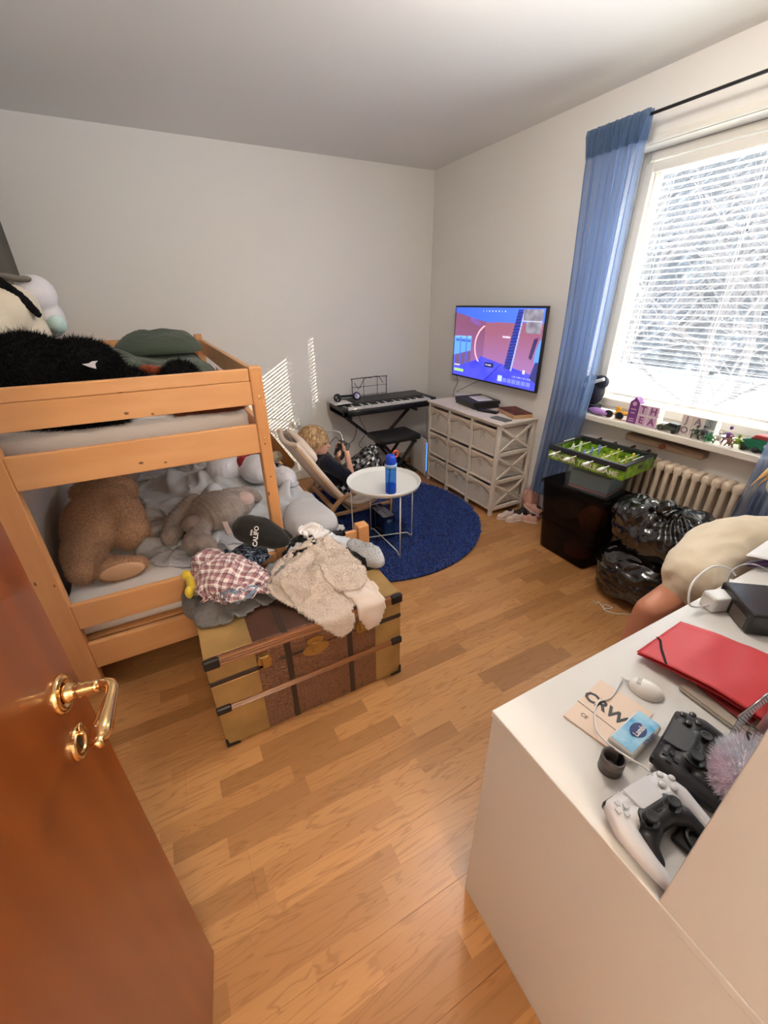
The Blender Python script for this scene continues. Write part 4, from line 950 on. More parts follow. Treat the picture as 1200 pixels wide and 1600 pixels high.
tp('lid_strip', (XL + 0.085, TY0 - 0.003, LIDZ - 0.009), (XL + 0.2, TY0 + 0.01, LIDZ + 0.005), strap)
for xs in (0.188, 0.432):
    tp('strap', (xs, TY0 - 0.0035, 0.008), (xs + 0.022, TY0 + 0.01, 0.408), strap, 0.001); tp('strap', (xs, TY0 + 0.005, TZ - 0.01), (xs + 0.022, TY1, TZ + 0.0025), strap, 0.001)
for xs in (TX0 - 0.006, TX1 - 0.046):
    for zs in (0.408, 0.188): tp('corner_cap', (xs, TY0 - 0.016, zs), (xs + 0.052, TY0 + 0.004, zs + (0.042 if zs > 0.3 else 0.032)), 'dark_metal', 0.005)
    for ys in (TY0 + 0.205,): tp('corner_cap', (xs, ys, TZ - 0.005), (xs + 0.052, ys + 0.055, TZ + 0.011), 'dark_metal', 0.004)
for xs, sx in ((TX0, 1), (TX1, -1)):
    mb = MB(); mb.prism([(0, 0), (0.05 * sx, 0), (0.045 * sx, 0.008), (0.012 * sx, 0.012), (0.008 * sx, 0.04), (0, 0.042)], 0, 0.008, Matrix.Translation((xs - 0.3 - 0.004 * sx, TY0 - 1.4 + 0.001, 0.004)) @ Matrix.Rotation(PI / 2, 4, 'X')); mb.obj('corner_cap', MATS['dark_metal'], tk)
def clasp(px, py):
    p = ony(px, py, TY0) - Vector((0.3, 1.4, 0)); mb = MB(); R90 = Matrix.Rotation(PI / 2, 4, 'X')
    mb.prism([(-0.018, -0.035), (0.018, -0.035), (0.026, -0.005), (0.016, 0.028), (0.0, 0.038), (-0.016, 0.028), (-0.026, -0.005)], 0, 0.005, Matrix.Translation(p) @ R90)
    mb.box(p + Vector((-0.011, -0.014, -0.022)), p + Vector((0.011, -0.004, 0.022)), 0.004, 2); mb.tube([p + Vector((-0.014, -0.012, 0.024)), p + Vector((0.014, -0.012, 0.024))], 0.004, 8); mb.obj('clasp', MATS['antique_brass'], tk)
clasp(413, 1031); clasp(565, 976)
p = ony(493, 1008, TY0) - Vector((0.3, 1.4, 0)); mb = MB(); RX = Matrix.Rotation(PI / 2, 4, 'X')
mb.prism([(0.052 * math.cos(a), -0.012 + 0.028 * math.sin(a) * (1.1 if math.sin(a) < 0 else 0.9)) for a in [k * PI / 12 for k in range(24)]], 0, 0.004, Matrix.Translation(p) @ RX)
mb.prism([(0.034 * math.cos(a), 0.028 + 0.018 * math.sin(a)) for a in [k * PI / 10 for k in range(20)]], 0, 0.005, Matrix.Translation(p) @ RX)
mb.box(p + Vector((-0.016, -0.013, -0.026)), p + Vector((0.016, -0.004, 0.024)), 0.003, 2); mb.lathe([(0.009, 0), (0.009, 0.004), (0.004, 0.0045)], p + Vector((0, -0.013, -0.004)), 16, M=RX)
mb.obj('lock', MATS['antique_brass'], tk)

# ================================================================ CLOTHES ON THE TRUNK
def over(y_edge=TY0, z_top=TZ, r=0.03):
    """maps (x, s, h): s is y on the lid, and keeps running down the front once past its edge"""
    def f(x, s, h):
        t = s - y_edge
        if t > r: return Vector((x, s, z_top + 0.010 + h))
        L = r * PI / 2
        if t > r - L:
            a = (r - t) / r; return Vector((x, y_edge + r - math.sin(a) * (r + 0.012 + h), z_top - r + math.cos(a) * (r + 0.010 + h)))
        return Vector((x, y_edge - 0.014 - h, z_top - r - (r - L - t)))
    return f
hf = lambda bz: (lambda x, y, h: Vector((x, y, bz + h)))
collider((TX0, TY0 - 0.012, 0), (TX1, TY1, TZ + 0.008)); collider((-0.62, FY - 0.008, 0.1), (0.79, FY + 0.03, 0.466)); collider(c=(0.05, 1.44, TZ), r=(0.09, 0.07, 0.05))
c_jeans2 = simcloth('jeans', [(-0.10, 1.42), (-0.07, 1.33), (0.02, 1.28), (0.15, 1.31), (0.26, 1.37), (0.28, 1.5), (0.1, 1.60), (-0.08, 1.60), (-0.13, 1.52)], MATS['grey_denim'], (1.3, 1.3), 0.56, 0.06, 30, 0.012, 29, freq=7, bending=10, smooth=1, thick=0.005); clear_colliders()
tag(c_jeans2, 'dark grey jeans folded at the left end of the trunk lid', 'jeans')
c_jl = heap('jeans', [(-0.115, 1.50), (-0.075, 1.44), (-0.055, 1.50), (-0.075, 1.58), (-0.11, 1.57)], 0.05, MATS['grey_denim'], None, hf(0.40), ff=10, fa=0.01, seed=54, nth=50, nr=16)
tag(c_jl, 'grey jean leg hanging off the left end of the trunk', 'jeans')
collider((TX0, TY0 - 0.012, 0), (TX1, TY1, TZ + 0.008)); collider((-0.62, FY - 0.008, 0.1), (0.79, FY + 0.03, 0.466)); collider((-0.60, FY + 0.05, 0.1), (0.735, 2.2, LZ)); collider((0.300, FY - 0.01, 0.3), (0.360, FY + 0.06, 1.2)); solid(c_jeans2)
collider(c=(0.10, 1.375, TZ + 0.05), r=(0.055, 0.035, 0.035))
c_den = simcloth('jeans', [(0.00, 1.38), (0.04, 1.30), (0.11, 1.27), (0.19, 1.32), (0.21, 1.42), (0.12, 1.47), (0.03, 1.45)], MATS['denim'], (1.5, 1.3), 0.60, 0.05, 30, 0.009, 31, freq=9, bending=6, smooth=1); tag(c_den, 'pale blue denim bundle under the plaid shirt', 'jeans'); solid(c_den)
collider(c=(0.26, 1.47, TZ + 0.02), r=(0.06, 0.08, 0.05))
c_gry = simcloth('grey_top', [(0.15, 1.44), (0.18, 1.35), (0.27, 1.33), (0.37, 1.40), (0.37, 1.55), (0.24, 1.61), (0.15, 1.56)], MATS['grey_cotton'], (1.35, 1.25), 0.58, 0.06, 30, 0.012, 33, freq=7, bending=8, smooth=1); tag(c_gry, 'grey cotton top between the plaid shirt and the fleece jacket', 'top'); solid(c_gry)
for c_, r_ in (((0.065, 1.52, 0.50), (0.105, 0.11, 0.085)), ((0.02, 1.62, 0.51), (0.07, 0.07, 0.075)), ((0.14, 1.45, 0.49), (0.07, 0.06, 0.055))): collider(c=c_, r=r_)
c_pl = simcloth('plaid_shirt', [(-0.105, 1.54), (-0.075, 1.40), (0.02, 1.33), (0.15, 1.32), (0.25, 1.39), (0.22, 1.54), (0.17, 1.66), (0.08, 1.77), (-0.02, 1.77), (-0.09, 1.67)], MATS['flannel'], (1.40, 1.32), 0.69, 0.10, 36, 0.0105, 3, freq=8, bending=5, smooth=1); tag(c_pl, 'red and white plaid flannel shirt heaped on the trunk', 'shirt'); solid(c_pl)
collider(c=(0.195, 1.635, 0.50), r=(0.058, 0.07, 0.060))
c_nv = simcloth('patterned_shirt', [(0.085, 1.74), (0.10, 1.62), (0.16, 1.53), (0.25, 1.49), (0.30, 1.56), (0.285, 1.66), (0.22, 1.74), (0.14, 1.79)], MATS['navy_pattern'], (1.4, 1.3), 0.66, 0.07, 34, 0.011, 36, freq=8, bending=6, smooth=1); tag(c_nv, 'navy shirt with white streaky print beside the plaid shirt', 'shirt'); solid(c_nv)
c_yw = thing('plush_toy', 'small yellow plush peeking from under the left side of the plaid shirt', 'plush toy', (-0.075, 1.56, TZ))
mb = MB(); mb.ell((0.0, 0.03, 0.080), (0.022, 0.024, 0.020)); mb.ell((-0.005, -0.06, 0.055), (0.015, 0.022, 0.026)); mb.ell((0.01, -0.01, 0.05), (0.02, 0.05, 0.04)); blend('body', mb, MATS['yellow'], c_yw, 0.005, 3)
# hoodie and shirts behind, then the fleece jacket over the front edge
collider(c=(0.46, 1.57, 0.49), r=(0.13, 0.065, 0.062)); collider(c=(0.58, 1.56, 0.47), r=(0.05, 0.06, 0.045))
c_g2 = simcloth('hoodie', [(0.31, 1.58), (0.33, 1.48), (0.42, 1.43), (0.53, 1.44), (0.63, 1.49), (0.64, 1.60), (0.55, 1.665), (0.40, 1.665)], MATS['grey_marl'], (1.35, 1.5), 0.64, 0.07, 34, 0.012, 41, freq=8, bending=5, smooth=1, thick=0.006); tag(c_g2, 'light grey rolled hoodie behind the fleece jacket', 'hoodie'); solid(c_g2)
c_bk2 = simcloth('leggings', [(0.47, 1.73), (0.50, 1.63), (0.58, 1.60), (0.665, 1.64), (0.665, 1.73), (0.60, 1.77), (0.54, 1.83), (0.50, 1.82)], MATS['black_cloth'], (1.5, 1.4), 0.62, 0.08, 30, 0.011, 47, freq=9, bending=6, smooth=1); tag(c_bk2, 'black garment crumpled against the end rail at the right of the pile', 'garment'); solid(c_bk2)
c_bk = simcloth('leggings', [(0.27, 1.66), (0.28, 1.54), (0.40, 1.49), (0.5, 1.52), (0.47, 1.62), (0.36, 1.68)], MATS['black_cloth'], (1.15, 1.15), 0.66, 0.03, 26, 0.012, 44, freq=7, bending=6, smooth=1); tag(c_bk, 'black leggings tucked beneath the off white shirt', 'leggings'); solid(c_bk)
collider(c=(0.43, 1.63, 0.565), r=(0.07, 0.035, 0.022))
c_w = simcloth('white_shirt', [(0.32, 1.67), (0.33, 1.58), (0.43, 1.53), (0.53, 1.55), (0.55, 1.63), (0.46, 1.70), (0.38, 1.71)], MATS['sheet'], (1.25, 1.5), 0.69, 0.05, 30, 0.010, 43, freq=9, bending=4, smooth=1); tag(c_w, 'off white ribbed shirt folded on top of the clothes pile', 'shirt'); solid(c_w)
fj = thing('fleece_jacket', 'cream teddy fleece jacket draped over the front edge of the trunk', 'jacket', (0.40, 1.35, TZ))
def at_(o, p): o.parent = p; o.matrix_parent_inverse = Matrix.Translation(-Vector(p.location)); return o
for c_, r_ in (((0.42, 1.36, 0.47), (0.13, 0.10, 0.055)), ((0.28, 1.40, 0.47), (0.06, 0.07, 0.045)), ((0.52, 1.40, 0.47), (0.05, 0.09, 0.045))): collider(c=c_, r=r_)
f1 = simcloth('body', [(0.205, 1.44), (0.195, 1.32), (0.27, 1.23), (0.40, 1.12), (0.54, 1.16), (0.61, 1.27), (0.60, 1.46), (0.50, 1.56), (0.34, 1.57), (0.25, 1.52)], MATS['fleece'], (1.30, 1.25), 0.62, 0.09, 36, 0.0125, 51, freq=6, bending=22, smooth=2, thick=0.010); at_(f1, fj); solid(f1)
f2 = simcloth('sleeve', [(0.25, 1.40), (0.29, 1.27), (0.35, 1.16), (0.40, 1.095), (0.465, 1.085), (0.48, 1.15), (0.46, 1.27), (0.42, 1.40), (0.33, 1.45)], MATS['fleece'], (1.4, 1.15), 0.62, 0.05, 24, 0.0115, 53, freq=6, bending=25, smooth=2, thick=0.014); at_(f2, fj); solid(f2)
f3 = simcloth('sleeve', [(0.43, 1.38), (0.45, 1.20), (0.465, 1.11), (0.50, 1.075), (0.55, 1.09), (0.58, 1.17), (0.59, 1.32), (0.54, 1.40)], MATS['beige_knit'], (1.4, 1.15), 0.64, 0.05, 24, 0.0115, 55, freq=6, bending=22, smooth=2, thick=0.012); at_(f3, fj); solid(f3)
f4 = simcloth('hood', [(0.36, 1.45), (0.37, 1.32), (0.44, 1.25), (0.54, 1.27), (0.585, 1.38), (0.52, 1.49), (0.43, 1.51)], MATS['fleece'], (1.35, 1.25), 0.66, 0.07, 32, 0.012, 57, freq=6, bending=25, smooth=2, thick=0.014); at_(f4, fj)
for k_, f_ in enumerate((f1, f2, f4)): fur_on(f_, [50000, 22000, 22000][k_], 0.0045, 0.0008, 60 + k_, 0.0)
clear_colliders()
c_s = heap('sock', [(0.585, 1.53), (0.62, 1.54), (0.655, 1.48), (0.70, 1.42), (0.715, 1.37), (0.68, 1.345), (0.64, 1.37), (0.60, 1.44)], 0.055, MATS['grey_marl'], None, hf(TZ + 0.012), ff=12, fa=0.012, seed=91, nth=120, nr=40, flat=2.4, cr=0.8, oct=1, stretch=(0.6, 1))
tag(c_s, 'rolled grey marl sock on the right end of the trunk', 'socks')
c_bk3 = heap('sock', [(0.57, 1.50), (0.585, 1.41), (0.63, 1.38), (0.66, 1.40), (0.64, 1.46), (0.60, 1.52)], 0.025, MATS['black_cloth'], None, hf(TZ + 0.012), ff=12, fa=0.01, seed=93, nth=50, nr=16)
tag(c_bk3, 'black sock beside the rolled grey one on the trunk', 'socks')

# ================================================================ RUG
import numpy as np
rug = thing('rug', 'round dark blue shaggy rug on the laminate floor', 'rug', (1.225, 2.51, 0))
rc = mat('rug_blue', rgb(52, 92, 188), 0.9, var=0.45, vscale=70, sheen=0.3)
mb = MB(); mb.lathe([(0.792, 0.0005), (0.797, 0.008), (0.78, 0.014), (0.5, 0.0145)], n=96); mb.obj('backing', mat('rug_base', rgb(22, 38, 86), 0.95), rug, True)
rng = np.random.RandomState(4); N = 42000
rr = 0.797 * np.sqrt(rng.rand(N)); th = rng.rand(N) * 2 * np.pi; bx_ = rr * np.cos(th); by_ = rr * np.sin(th)
ang = rng.rand(N) * np.pi; w = 0.0028; hh = 0.010 + 0.012 * rng.rand(N); lx = rng.randn(N) * 0.008; ly = rng.randn(N) * 0.008
co = np.empty((N, 4, 3)); dx = w * np.cos(ang); dy = w * np.sin(ang)
co[:, 0] = np.stack([bx_ - dx, by_ - dy, np.full(N, 0.010)], 1); co[:, 1] = np.stack([bx_ + dx, by_ + dy, np.full(N, 0.010)], 1)
co[:, 2] = np.stack([bx_ + lx + dx * 0.7, by_ + ly + dy * 0.7, 0.010 + hh], 1); co[:, 3] = np.stack([bx_ + lx - dx * 0.7, by_ + ly - dy * 0.7, 0.010 + hh], 1)
me = bpy.data.meshes.new('pile'); me.vertices.add(N * 4); me.vertices.foreach_set('co', co.reshape(-1))
me.loops.add(N * 4); me.loops.foreach_set('vertex_index', np.arange(N * 4)); me.polygons.add(N); me.polygons.foreach_set('loop_start', np.arange(0, N * 4, 4)); me.update(calc_edges=True)
tag(mesh_obj('pile', me, rc, rug, False), kind='stuff')
def fluff(name, parent, m, c, r, n, L, w=0.0012, seed=1, zmin=-1):
    """short fur tufts standing on an ellipsoid: one stuff part"""
    rg = np.random.RandomState(seed); v = rg.randn(n, 3); v /= np.linalg.norm(v, axis=1)[:, None]; v = v[v[:, 2] > zmin]; n = len(v)
    p = v * np.array(r) + np.array(c); t = rg.randn(n, 3); t -= (t * v).sum(1)[:, None] * v; t /= np.linalg.norm(t, axis=1)[:, None]
    tip = p + (v + 0.5 * rg.randn(n, 3) * 0.6) * L; q = np.empty((n, 3, 3)); q[:, 0] = p - t * w; q[:, 1] = p + t * w; q[:, 2] = tip
    me = bpy.data.meshes.new(name); me.vertices.add(n * 3); me.vertices.foreach_set('co', q.reshape(-1)); me.loops.add(n * 3); me.loops.foreach_set('vertex_index', np.arange(n * 3))
    me.polygons.add(n); me.polygons.foreach_set('loop_start', np.arange(0, n * 3, 3)); me.update(calc_edges=True)
    return tag(mesh_obj(name, me, m, parent, False), kind='stuff')

# ================================================================ TRAY TABLE + BOTTLE
tt = thing('tray_table', 'round white metal tray table standing on the blue rug', 'table', (1.122, 2.15, 0.012))
mb = MB(); mb.lathe([(0.0, 0.455), (0.210, 0.455), (0.222, 0.458), (0.230, 0.478), (0.234, 0.480), (0.236, 0.476), (0.228, 0.452), (0.212, 0.449), (0.0, 0.449)], n=72, cap=False); mb.obj('tray', MATS['white_metal'], tt, True)
LG = {k: Vector((x - 1.122, y - 2.15, 0)) for k, x, y in (('f', 1.123, 1.939), ('l', 0.929, 2.235), ('r', 1.331, 2.138), ('b', 1.122, 2.358))}
for a, b, z in (('f', 'b', 0.006), ('l', 'r', 0.014)):
    A, B = LG[a], LG[b]; up = lambda p, zz: Vector((p.x, p.y, zz)); d = (B - A).normalized()
    for P, s in ((A, 1), (B, -1)):
        mb = MB(); mb.tube([up(P, 0.006), up(P, 0.45)], 0.0042, 8); mb.obj('leg', MATS['white_metal'], tt, True)
    mb = MB(); mb.tube([up(A, 0.03), up(A + d * 0.012, 0.022), up(A + d * 0.03, z + 0.03), up(A + d * 0.06, z + 0.034), up(B - d * 0.06, z + 0.034), up(B - d * 0.03, z + 0.03), up(B - d * 0.012, 0.022), up(B, 0.03)], 0.004, 8); mb.obj('cross_bar', MATS['white_metal'], tt, True)
bot = thing('water_bottle', 'blue transparent drinking bottle with orange loop on the white tray table', 'water bottle', (1.092, 2.0, 0.4672))
bm_ = bpy.data.materials.new('blue_clear'); bm_.use_nodes = True; nt = bm_.node_tree; nt.nodes.clear()
a_ = nt.nodes.new('ShaderNodeBsdfTransparent'); a_.inputs[0].default_value = (0.30, 0.58, 0.95, 1); b_ = nt.nodes.new('ShaderNodeBsdfPrincipled'); b_.inputs['Base Color'].default_value = (0.02, 0.12, 0.5, 1); b_.inputs['Roughness'].default_value = 0.1
c_ = nt.nodes.new('ShaderNodeMixShader'); c_.inputs[0].default_value = 0.28; o_ = nt.nodes.new('ShaderNodeOutputMaterial'); nt.links.new(a_.outputs[0], c_.inputs[1]); nt.links.new(b_.outputs[0], c_.inputs[2]); nt.links.new(c_.outputs[0], o_.inputs[0])
mb = MB(); mb.lathe([(0.0, 0.0), (0.029, 0.0), (0.033, 0.005), (0.033, 0.16), (0.031, 0.17)], n=36, cap=False); mb.obj('body', bm_, bot, True)
mb = MB(); mb.lathe([(0.0, 0.003), (0.0305, 0.003), (0.0305, 0.055), (0.0, 0.055)], n=28, cap=False); mb.obj('water', bm_, bot, True)
mb = MB(); mb.lathe([(0.0325, 0.165), (0.036, 0.168), (0.036, 0.184), (0.032, 0.186)], n=36); mb.obj('collar', mat('collar', rgb(160, 190, 225), 0.3), bot, True)
mb = MB(); mb.lathe([(0.032, 0.186), (0.033, 0.20), (0.030, 0.222), (0.025, 0.238), (0.012, 0.242), (0, 0.242)], n=36, cap=False); mb.obj('cap', mat('cap_blue', rgb(25, 70, 200), 0.35), bot, True)
mb = MB(); mb.tube([(-0.018, 0, 0.01), (-0.004, 0, 0.16)], 0.003, 8); mb.obj('straw', mat('straw', rgb(70, 40, 60), 0.4), bot, True)
mb = MB(); mb.tube([(0.020 + 0.022 * 0.8 + 0.016 * math.cos(a), 0.01, 0.236 + 0.020 * math.sin(a)) for a in [k * PI / 8 for k in range(16)]], 0.0045, 8, closed=True); mb.tube([(0.037, 0.01, 0.218), (0.034, 0.008, 0.195)], 0.004, 8); mb.obj('loop', mat('orange', rgb(250, 95, 35), 0.45), bot, True)
cb = thing('storage_box', 'glossy dark blue box under the tray table on the rug', 'box', (1.186, 2.194, 0.0145))
mb = MB(); mb.box((-0.046, 0, 0), (0.046, 0.22, 0.175), 0.005, 2); mb.obj('case', mat('box_navy', rgb(18, 34, 66), 0.18, coat=0.6), cb)
mb = MB(); mb.box((-0.040, -0.0015, 0.006), (0.040, 0.001, 0.12), 0.0005); mb.obj('front_panel', mat('box_front', rgb(20, 52, 92), 0.12, coat=0.8), cb)
mb = MB(); mb.tube([(0, 0.02, 0.178), (0, 0.20, 0.178)], 0.0015, 6); mb.obj('lid_seam', MATS['light_grey'], cb)
text('qu', 0.045, frame((0.0, -0.002, 0.145), (1, 0, 0), (0, 0, 1)), mat('box_letter', rgb(130, 165, 200), 0.4), cb)

# ================================================================ EASY CHAIR + BOY
ch = thing('easy_chair', 'low bentwood child easy chair with beige cushion on the blue rug', 'chair', (1.05, 2.77, 0.012)); CO = Vector((-1.05, -2.77, -0.012))
seat_prof = spline([(0.69, 0, 0.675), (0.745, 0, 0.59), (0.82, 0, 0.47), (0.915, 0, 0.325), (1.00, 0, 0.215), (1.09, 0, 0.155), (1.21, 0, 0.155), (1.34, 0, 0.215)], 6)
def seat_surface(u, v, off, y0, y1, wob=0.0):
    f = v * (len(seat_prof) - 1.001); i = int(f); p = seat_prof[i].lerp(seat_prof[i + 1], f - i); d = (seat_prof[i + 1] - seat_prof[i]).normalized(); n = Vector((-d.z, 0, d.x)); n = n if n.z > 0 else -n
    n = Vector((abs(d.z), 0, abs(d.x))) if d.z < 0 else Vector((-d.z, 0, d.x)); s = math.sin(PI * u)
    return p + n * (off - 0.05 * s + wob * noise.noise(Vector((v * 9, u * 4, 2)))) + Vector((0, y0 + (y1 - y0) * u, 0)) + CO
mb = MB(); mb.grid(16, 44, lambda u, v: seat_surface(u, v, 0.016, 2.545, 2.995, 0.004)); o = mb.obj('cushion', MATS['beige_canvas'], ch, True)
so = o.modifiers.new('s', 'SOLIDIFY'); so.thickness = 0.036; so.offset = 0; bv = o.modifiers.new('b', 'SUBSURF'); bv.levels = 1; apply_mods(o)
for yy in (2.555, 2.985):
    mb = MB(); P = [q + Vector((0.0, yy, -0.012)) + CO for q in seat_prof]
    n = len(P)
    for side in (1,):
        A = []
        for i, p in enumerate(P):
            d = (P[min(i + 1, n - 1)] - P[max(i - 1, 0)]).normalized(); nn = Vector((-d.z, 0, d.x))
            A.append([mb.bm.verts.new(p + Vector((0, sy * 0.018, 0)) + nn * sn * 0.007) for sy, sn in ((-1, -1), (1, -1), (1, 1), (-1, 1))])
        for a, b in zip(A, A[1:]):
            for k in range(4): mb.bm.faces.new((a[k], a[(k + 1) % 4], b[(k + 1) % 4], b[k]))
        mb.bm.faces.new(A[0][::-1]); mb.bm.faces.new(A[-1])
    mb.obj('seat_rail', MATS['birch'], ch)
    side = spline([(1.37, 0, 0.005), (1.372, 0, 0.15), (1.365, 0, 0.245), (1.335, 0, 0.27), (1.22, 0, 0.262), (1.08, 0, 0.245), (1.02, 0, 0.235), (0.95, 0, 0.20), (0.885, 0, 0.12), (0.86, 0, 0.02)], 5)
    ys = yy + (-0.028 if yy < 2.7 else 0.028); P = [q + Vector((0, ys, 0)) + Vector((-1.05, -2.77, 0)) for q in side]; mb = MB(); A = []; n = len(P)
    for i, p in enumerate(P):
        d = (P[min(i + 1, n - 1)] - P[max(i - 1, 0)]).normalized(); nn = Vector((-d.z, 0, d.x))
        A.append([mb.bm.verts.new(p + Vector((0, sy * 0.020, 0)) + nn * sn * 0.008) for sy, sn in ((-1, -1), (1, -1), (1, 1), (-1, 1))])
    for a, b in zip(A, A[1:]):
        for k in range(4): mb.bm.faces.new((a[k], a[(k + 1) % 4], b[(k + 1) % 4], b[k]))
    mb.bm.faces.new(A[0][::-1]); mb.bm.faces.new(A[-1]); mb.obj('side_frame', MATS['birch'], ch)
    mb = MB(); mb.box(Vector((0.862, ys - 0.012, 0.105)) + CO, Vector((1.372, ys + 0.012, 0.130)) + CO, 0.004); mb.obj('stretcher', MATS['birch'], ch)
mb = MB(); mb.box(Vector((0.895, 2.55, 0.150)) + CO, Vector((0.935, 2.99, 0.168)) + CO, 0.004); mb.obj('cross_rail', MATS['birch'], ch)
mb = MB(); mb.grid(14, 16, lambda u, v: Vector((1.03 + 0.30 * v, 2.575 + 0.39 * u, 0.125 - 0.055 * math.sin(PI * min(1, v * 1.2) ** 0.8) + 0.06 * v)) + CO); o = mb.obj('seat_sling', MATS['beige_canvas'], ch, True)
so = o.modifiers.new('s', 'SOLIDIFY'); so.thickness = 0.006; apply_mods(o)
hp = heap('headrest_pillow', [(0.0, -0.17), (0.11, -0.18), (0.19, -0.17), (0.2, 0.0), (0.19, 0.17), (0.11, 0.18), (0.0, 0.17), (-0.01, 0)], 0.035, MATS['beige_canvas'], ch, lambda x, y, h: Vector((0.715 + x * 0.55, 2.77 + y, 0.665 - x * 0.83)) + Vector((0.83, 0, 0.55)) * (h + 0.01) + CO, ff=6, fa=0.004, seed=3, nth=70, nr=20)

boy = thing('person', 'fair haired boy in navy T-shirt and plaid trousers playing in the low chair', 'person', (1.05, 2.77, 0.20)); BO = Vector((-1.05, -2.77, -0.20))
def BC(mb, pts): mb.chain([(Vector(p) + BO, r) for p, r in pts])
mb = MB()
hd_ = Vector((0.885, 2.77, 0.610)) + BO; HS = 1.2
HM = Matrix.Translation(hd_) @ Matrix.Rotation(R_(-24), 4, 'Z') @ Matrix.Rotation(R_(6), 4, 'Y') @ Matrix.Diagonal((HS, HS, HS, 1)) @ Matrix.Translation(-hd_); mb_body = mb; mb = MB()
mb.ell(hd_, (0.082, 0.068, 0.080)); mb.ell(hd_ + Vector((0.030, 0, -0.032)), (0.052, 0.048, 0.050)); mb.ell(hd_ + Vector((0.060, 0, -0.055)), (0.022, 0.026, 0.018))
BC(mb_body, [((0.895, 2.77, 0.56), 0.034), ((0.925, 2.77, 0.47), 0.038)])
mb.chain([(hd_ + Vector((0.078, 0, -0.010)), 0.008), (hd_ + Vector((0.092, 0, -0.026)), 0.009)])                 # nose
mb.ell(hd_ + Vector((0.076, 0, -0.044)), (0.010, 0.018, 0.005)); mb.ell(hd_ + Vector((0.075, 0, -0.052)), (0.009, 0.016, 0.005))
for s in (-1, 1): mb.ell(hd_ + Vector((-0.004, s * 0.070, -0.018)), (0.015, 0.010, 0.022)); mb.ell(hd_ + Vector((0.060, s * 0.030, 0.004)), (0.016, 0.016, 0.008))
mb.xform(HM); _me = mb.mesh('head_shape'); mb = mb_body; mb.bm.from_mesh(_me); bpy.data.meshes.remove(_me)
BC(mb, [((0.935, 2.77, 0.455), 0.075), ((0.99, 2.77, 0.34), 0.088), ((1.05, 2.77, 0.235), 0.088)])
BC(mb, [((0.94, 2.70, 0.465), 0.055), ((0.94, 2.84, 0.465), 0.055)])
for s, sh, elb, wr, hnd in ((-1, (0.945, 2.655, 0.46), (1.115, 2.635, 0.305), (1.105, 2.690, 0.485), (1.100, 2.715, 0.535)), (1, (0.945, 2.885, 0.46), (1.11, 2.915, 0.32), (1.095, 2.855, 0.48), (1.095, 2.830, 0.53))):
    BC(mb, [(sh, 0.042), (elb, 0.029), (wr, 0.020), (hnd, 0.023)])
    hv = Vector(hnd)
    for k in range(4):   # curled fingers round the controller grip
        b0 = hv + Vector((0.012, s * -0.004, 0.020 - k * 0.012)); L = [0.9, 1.0, 0.95, 0.8][k]
        BC(mb, [(b0, 0.0075), (b0 + Vector((0.026 * L, s * -0.010, 0.002)), 0.007), (b0 + Vector((0.030 * L, s * -0.030, -0.002)), 0.006)])
    BC(mb, [(hv + Vector((-0.006, s * -0.006, 0.016)), 0.009), (hv + Vector((-0.010, s * -0.022, 0.028)), 0.0075), (hv + Vector((0.002, s * -0.038, 0.030)), 0.0065)])
for s, hip, kn, an, toe in ((-1, (1.07, 2.70, 0.22), (1.255, 2.695, 0.455), (1.345, 2.70, 0.235), (1.44, 2.69, 0.205)), (1, (1.07, 2.84, 0.22), (1.375, 2.86, 0.415), (1.46, 2.85, 0.13), (1.55, 2.85, 0.075))):
    BC(mb, [(hip, 0.068), (kn, 0.045), (an, 0.028), (toe, 0.022)])
blend('body', mb, MATS['skin'], boy, 0.0045, 4)
mb = MB()   # T-shirt
BC(mb, [((0.928, 2.77, 0.462), 0.080), ((0.99, 2.77, 0.34), 0.099), ((1.05, 2.77, 0.235), 0.098)]); BC(mb, [((0.942, 2.685, 0.458), 0.064), ((0.942, 2.855, 0.458), 0.064)])
for sh, el_ in (((0.948, 2.655, 0.458), (1.07, 2.636, 0.355)), ((0.948, 2.885, 0.458), (1.065, 2.905, 0.36))): BC(mb, [(sh, 0.054), (el_, 0.048)])
blend('t_shirt', mb, MATS['navy'], boy, 0.006, 3, lambda p, n: 0.003 * ridge(p, 12, 5))
mb = MB()   # trousers
BC(mb, [((1.06, 2.72, 0.225), 0.088), ((1.06, 2.82, 0.225), 0.088)])
for hip, kn, an in (((1.07, 2.70, 0.23), (1.262, 2.693, 0.458), (1.338, 2.70, 0.27)), ((1.07, 2.84, 0.23), (1.382, 2.86, 0.418), (1.455, 2.85, 0.17))): BC(mb, [(hip, 0.082), (kn, 0.062), (an, 0.048)])
blend('trousers', mb, MATS['plaid_trousers'], boy, 0.006, 3, lambda p, n: 0.006 * ridge(p, 9, 15))
hair = mat('hair_blond', rgb(168, 132, 88), 0.5); t = NT(hair); tc = t.n('ShaderNodeTexCoord'); mp = t.n('ShaderNodeMapping', {0: tc.outputs['Object'], 'Scale': (90, 90, 3)}); nz = t.n('ShaderNodeTexNoise', {'Vector': mp.outputs[0], 'Scale': 1.0, 'Detail': 3})
t.link(t.ramp(nz.outputs[0], [(0.30, rgb(112, 84, 54)), (0.5, rgb(165, 130, 88)), (0.70, rgb(214, 184, 138))]), t.b.inputs['Base Color']); bb = t.n('ShaderNodeBump', {'Height': nz.outputs[0], 'Strength': 0.35, 'Distance': 0.002}); t.link(bb.outputs[0], t.b.inputs['Normal'])
mb = MB(); mb.ell(hd_ + Vector((-0.006, 0, 0.012)), (0.094, 0.083, 0.086), seg=40, rings=30)
o = blend('hair', mb, hair, boy, 0.0035, 1); hcut = hd_ + Vector((0, 0, 0))
bm = bmesh.new(); bm.from_mesh(o.data)
dele = []
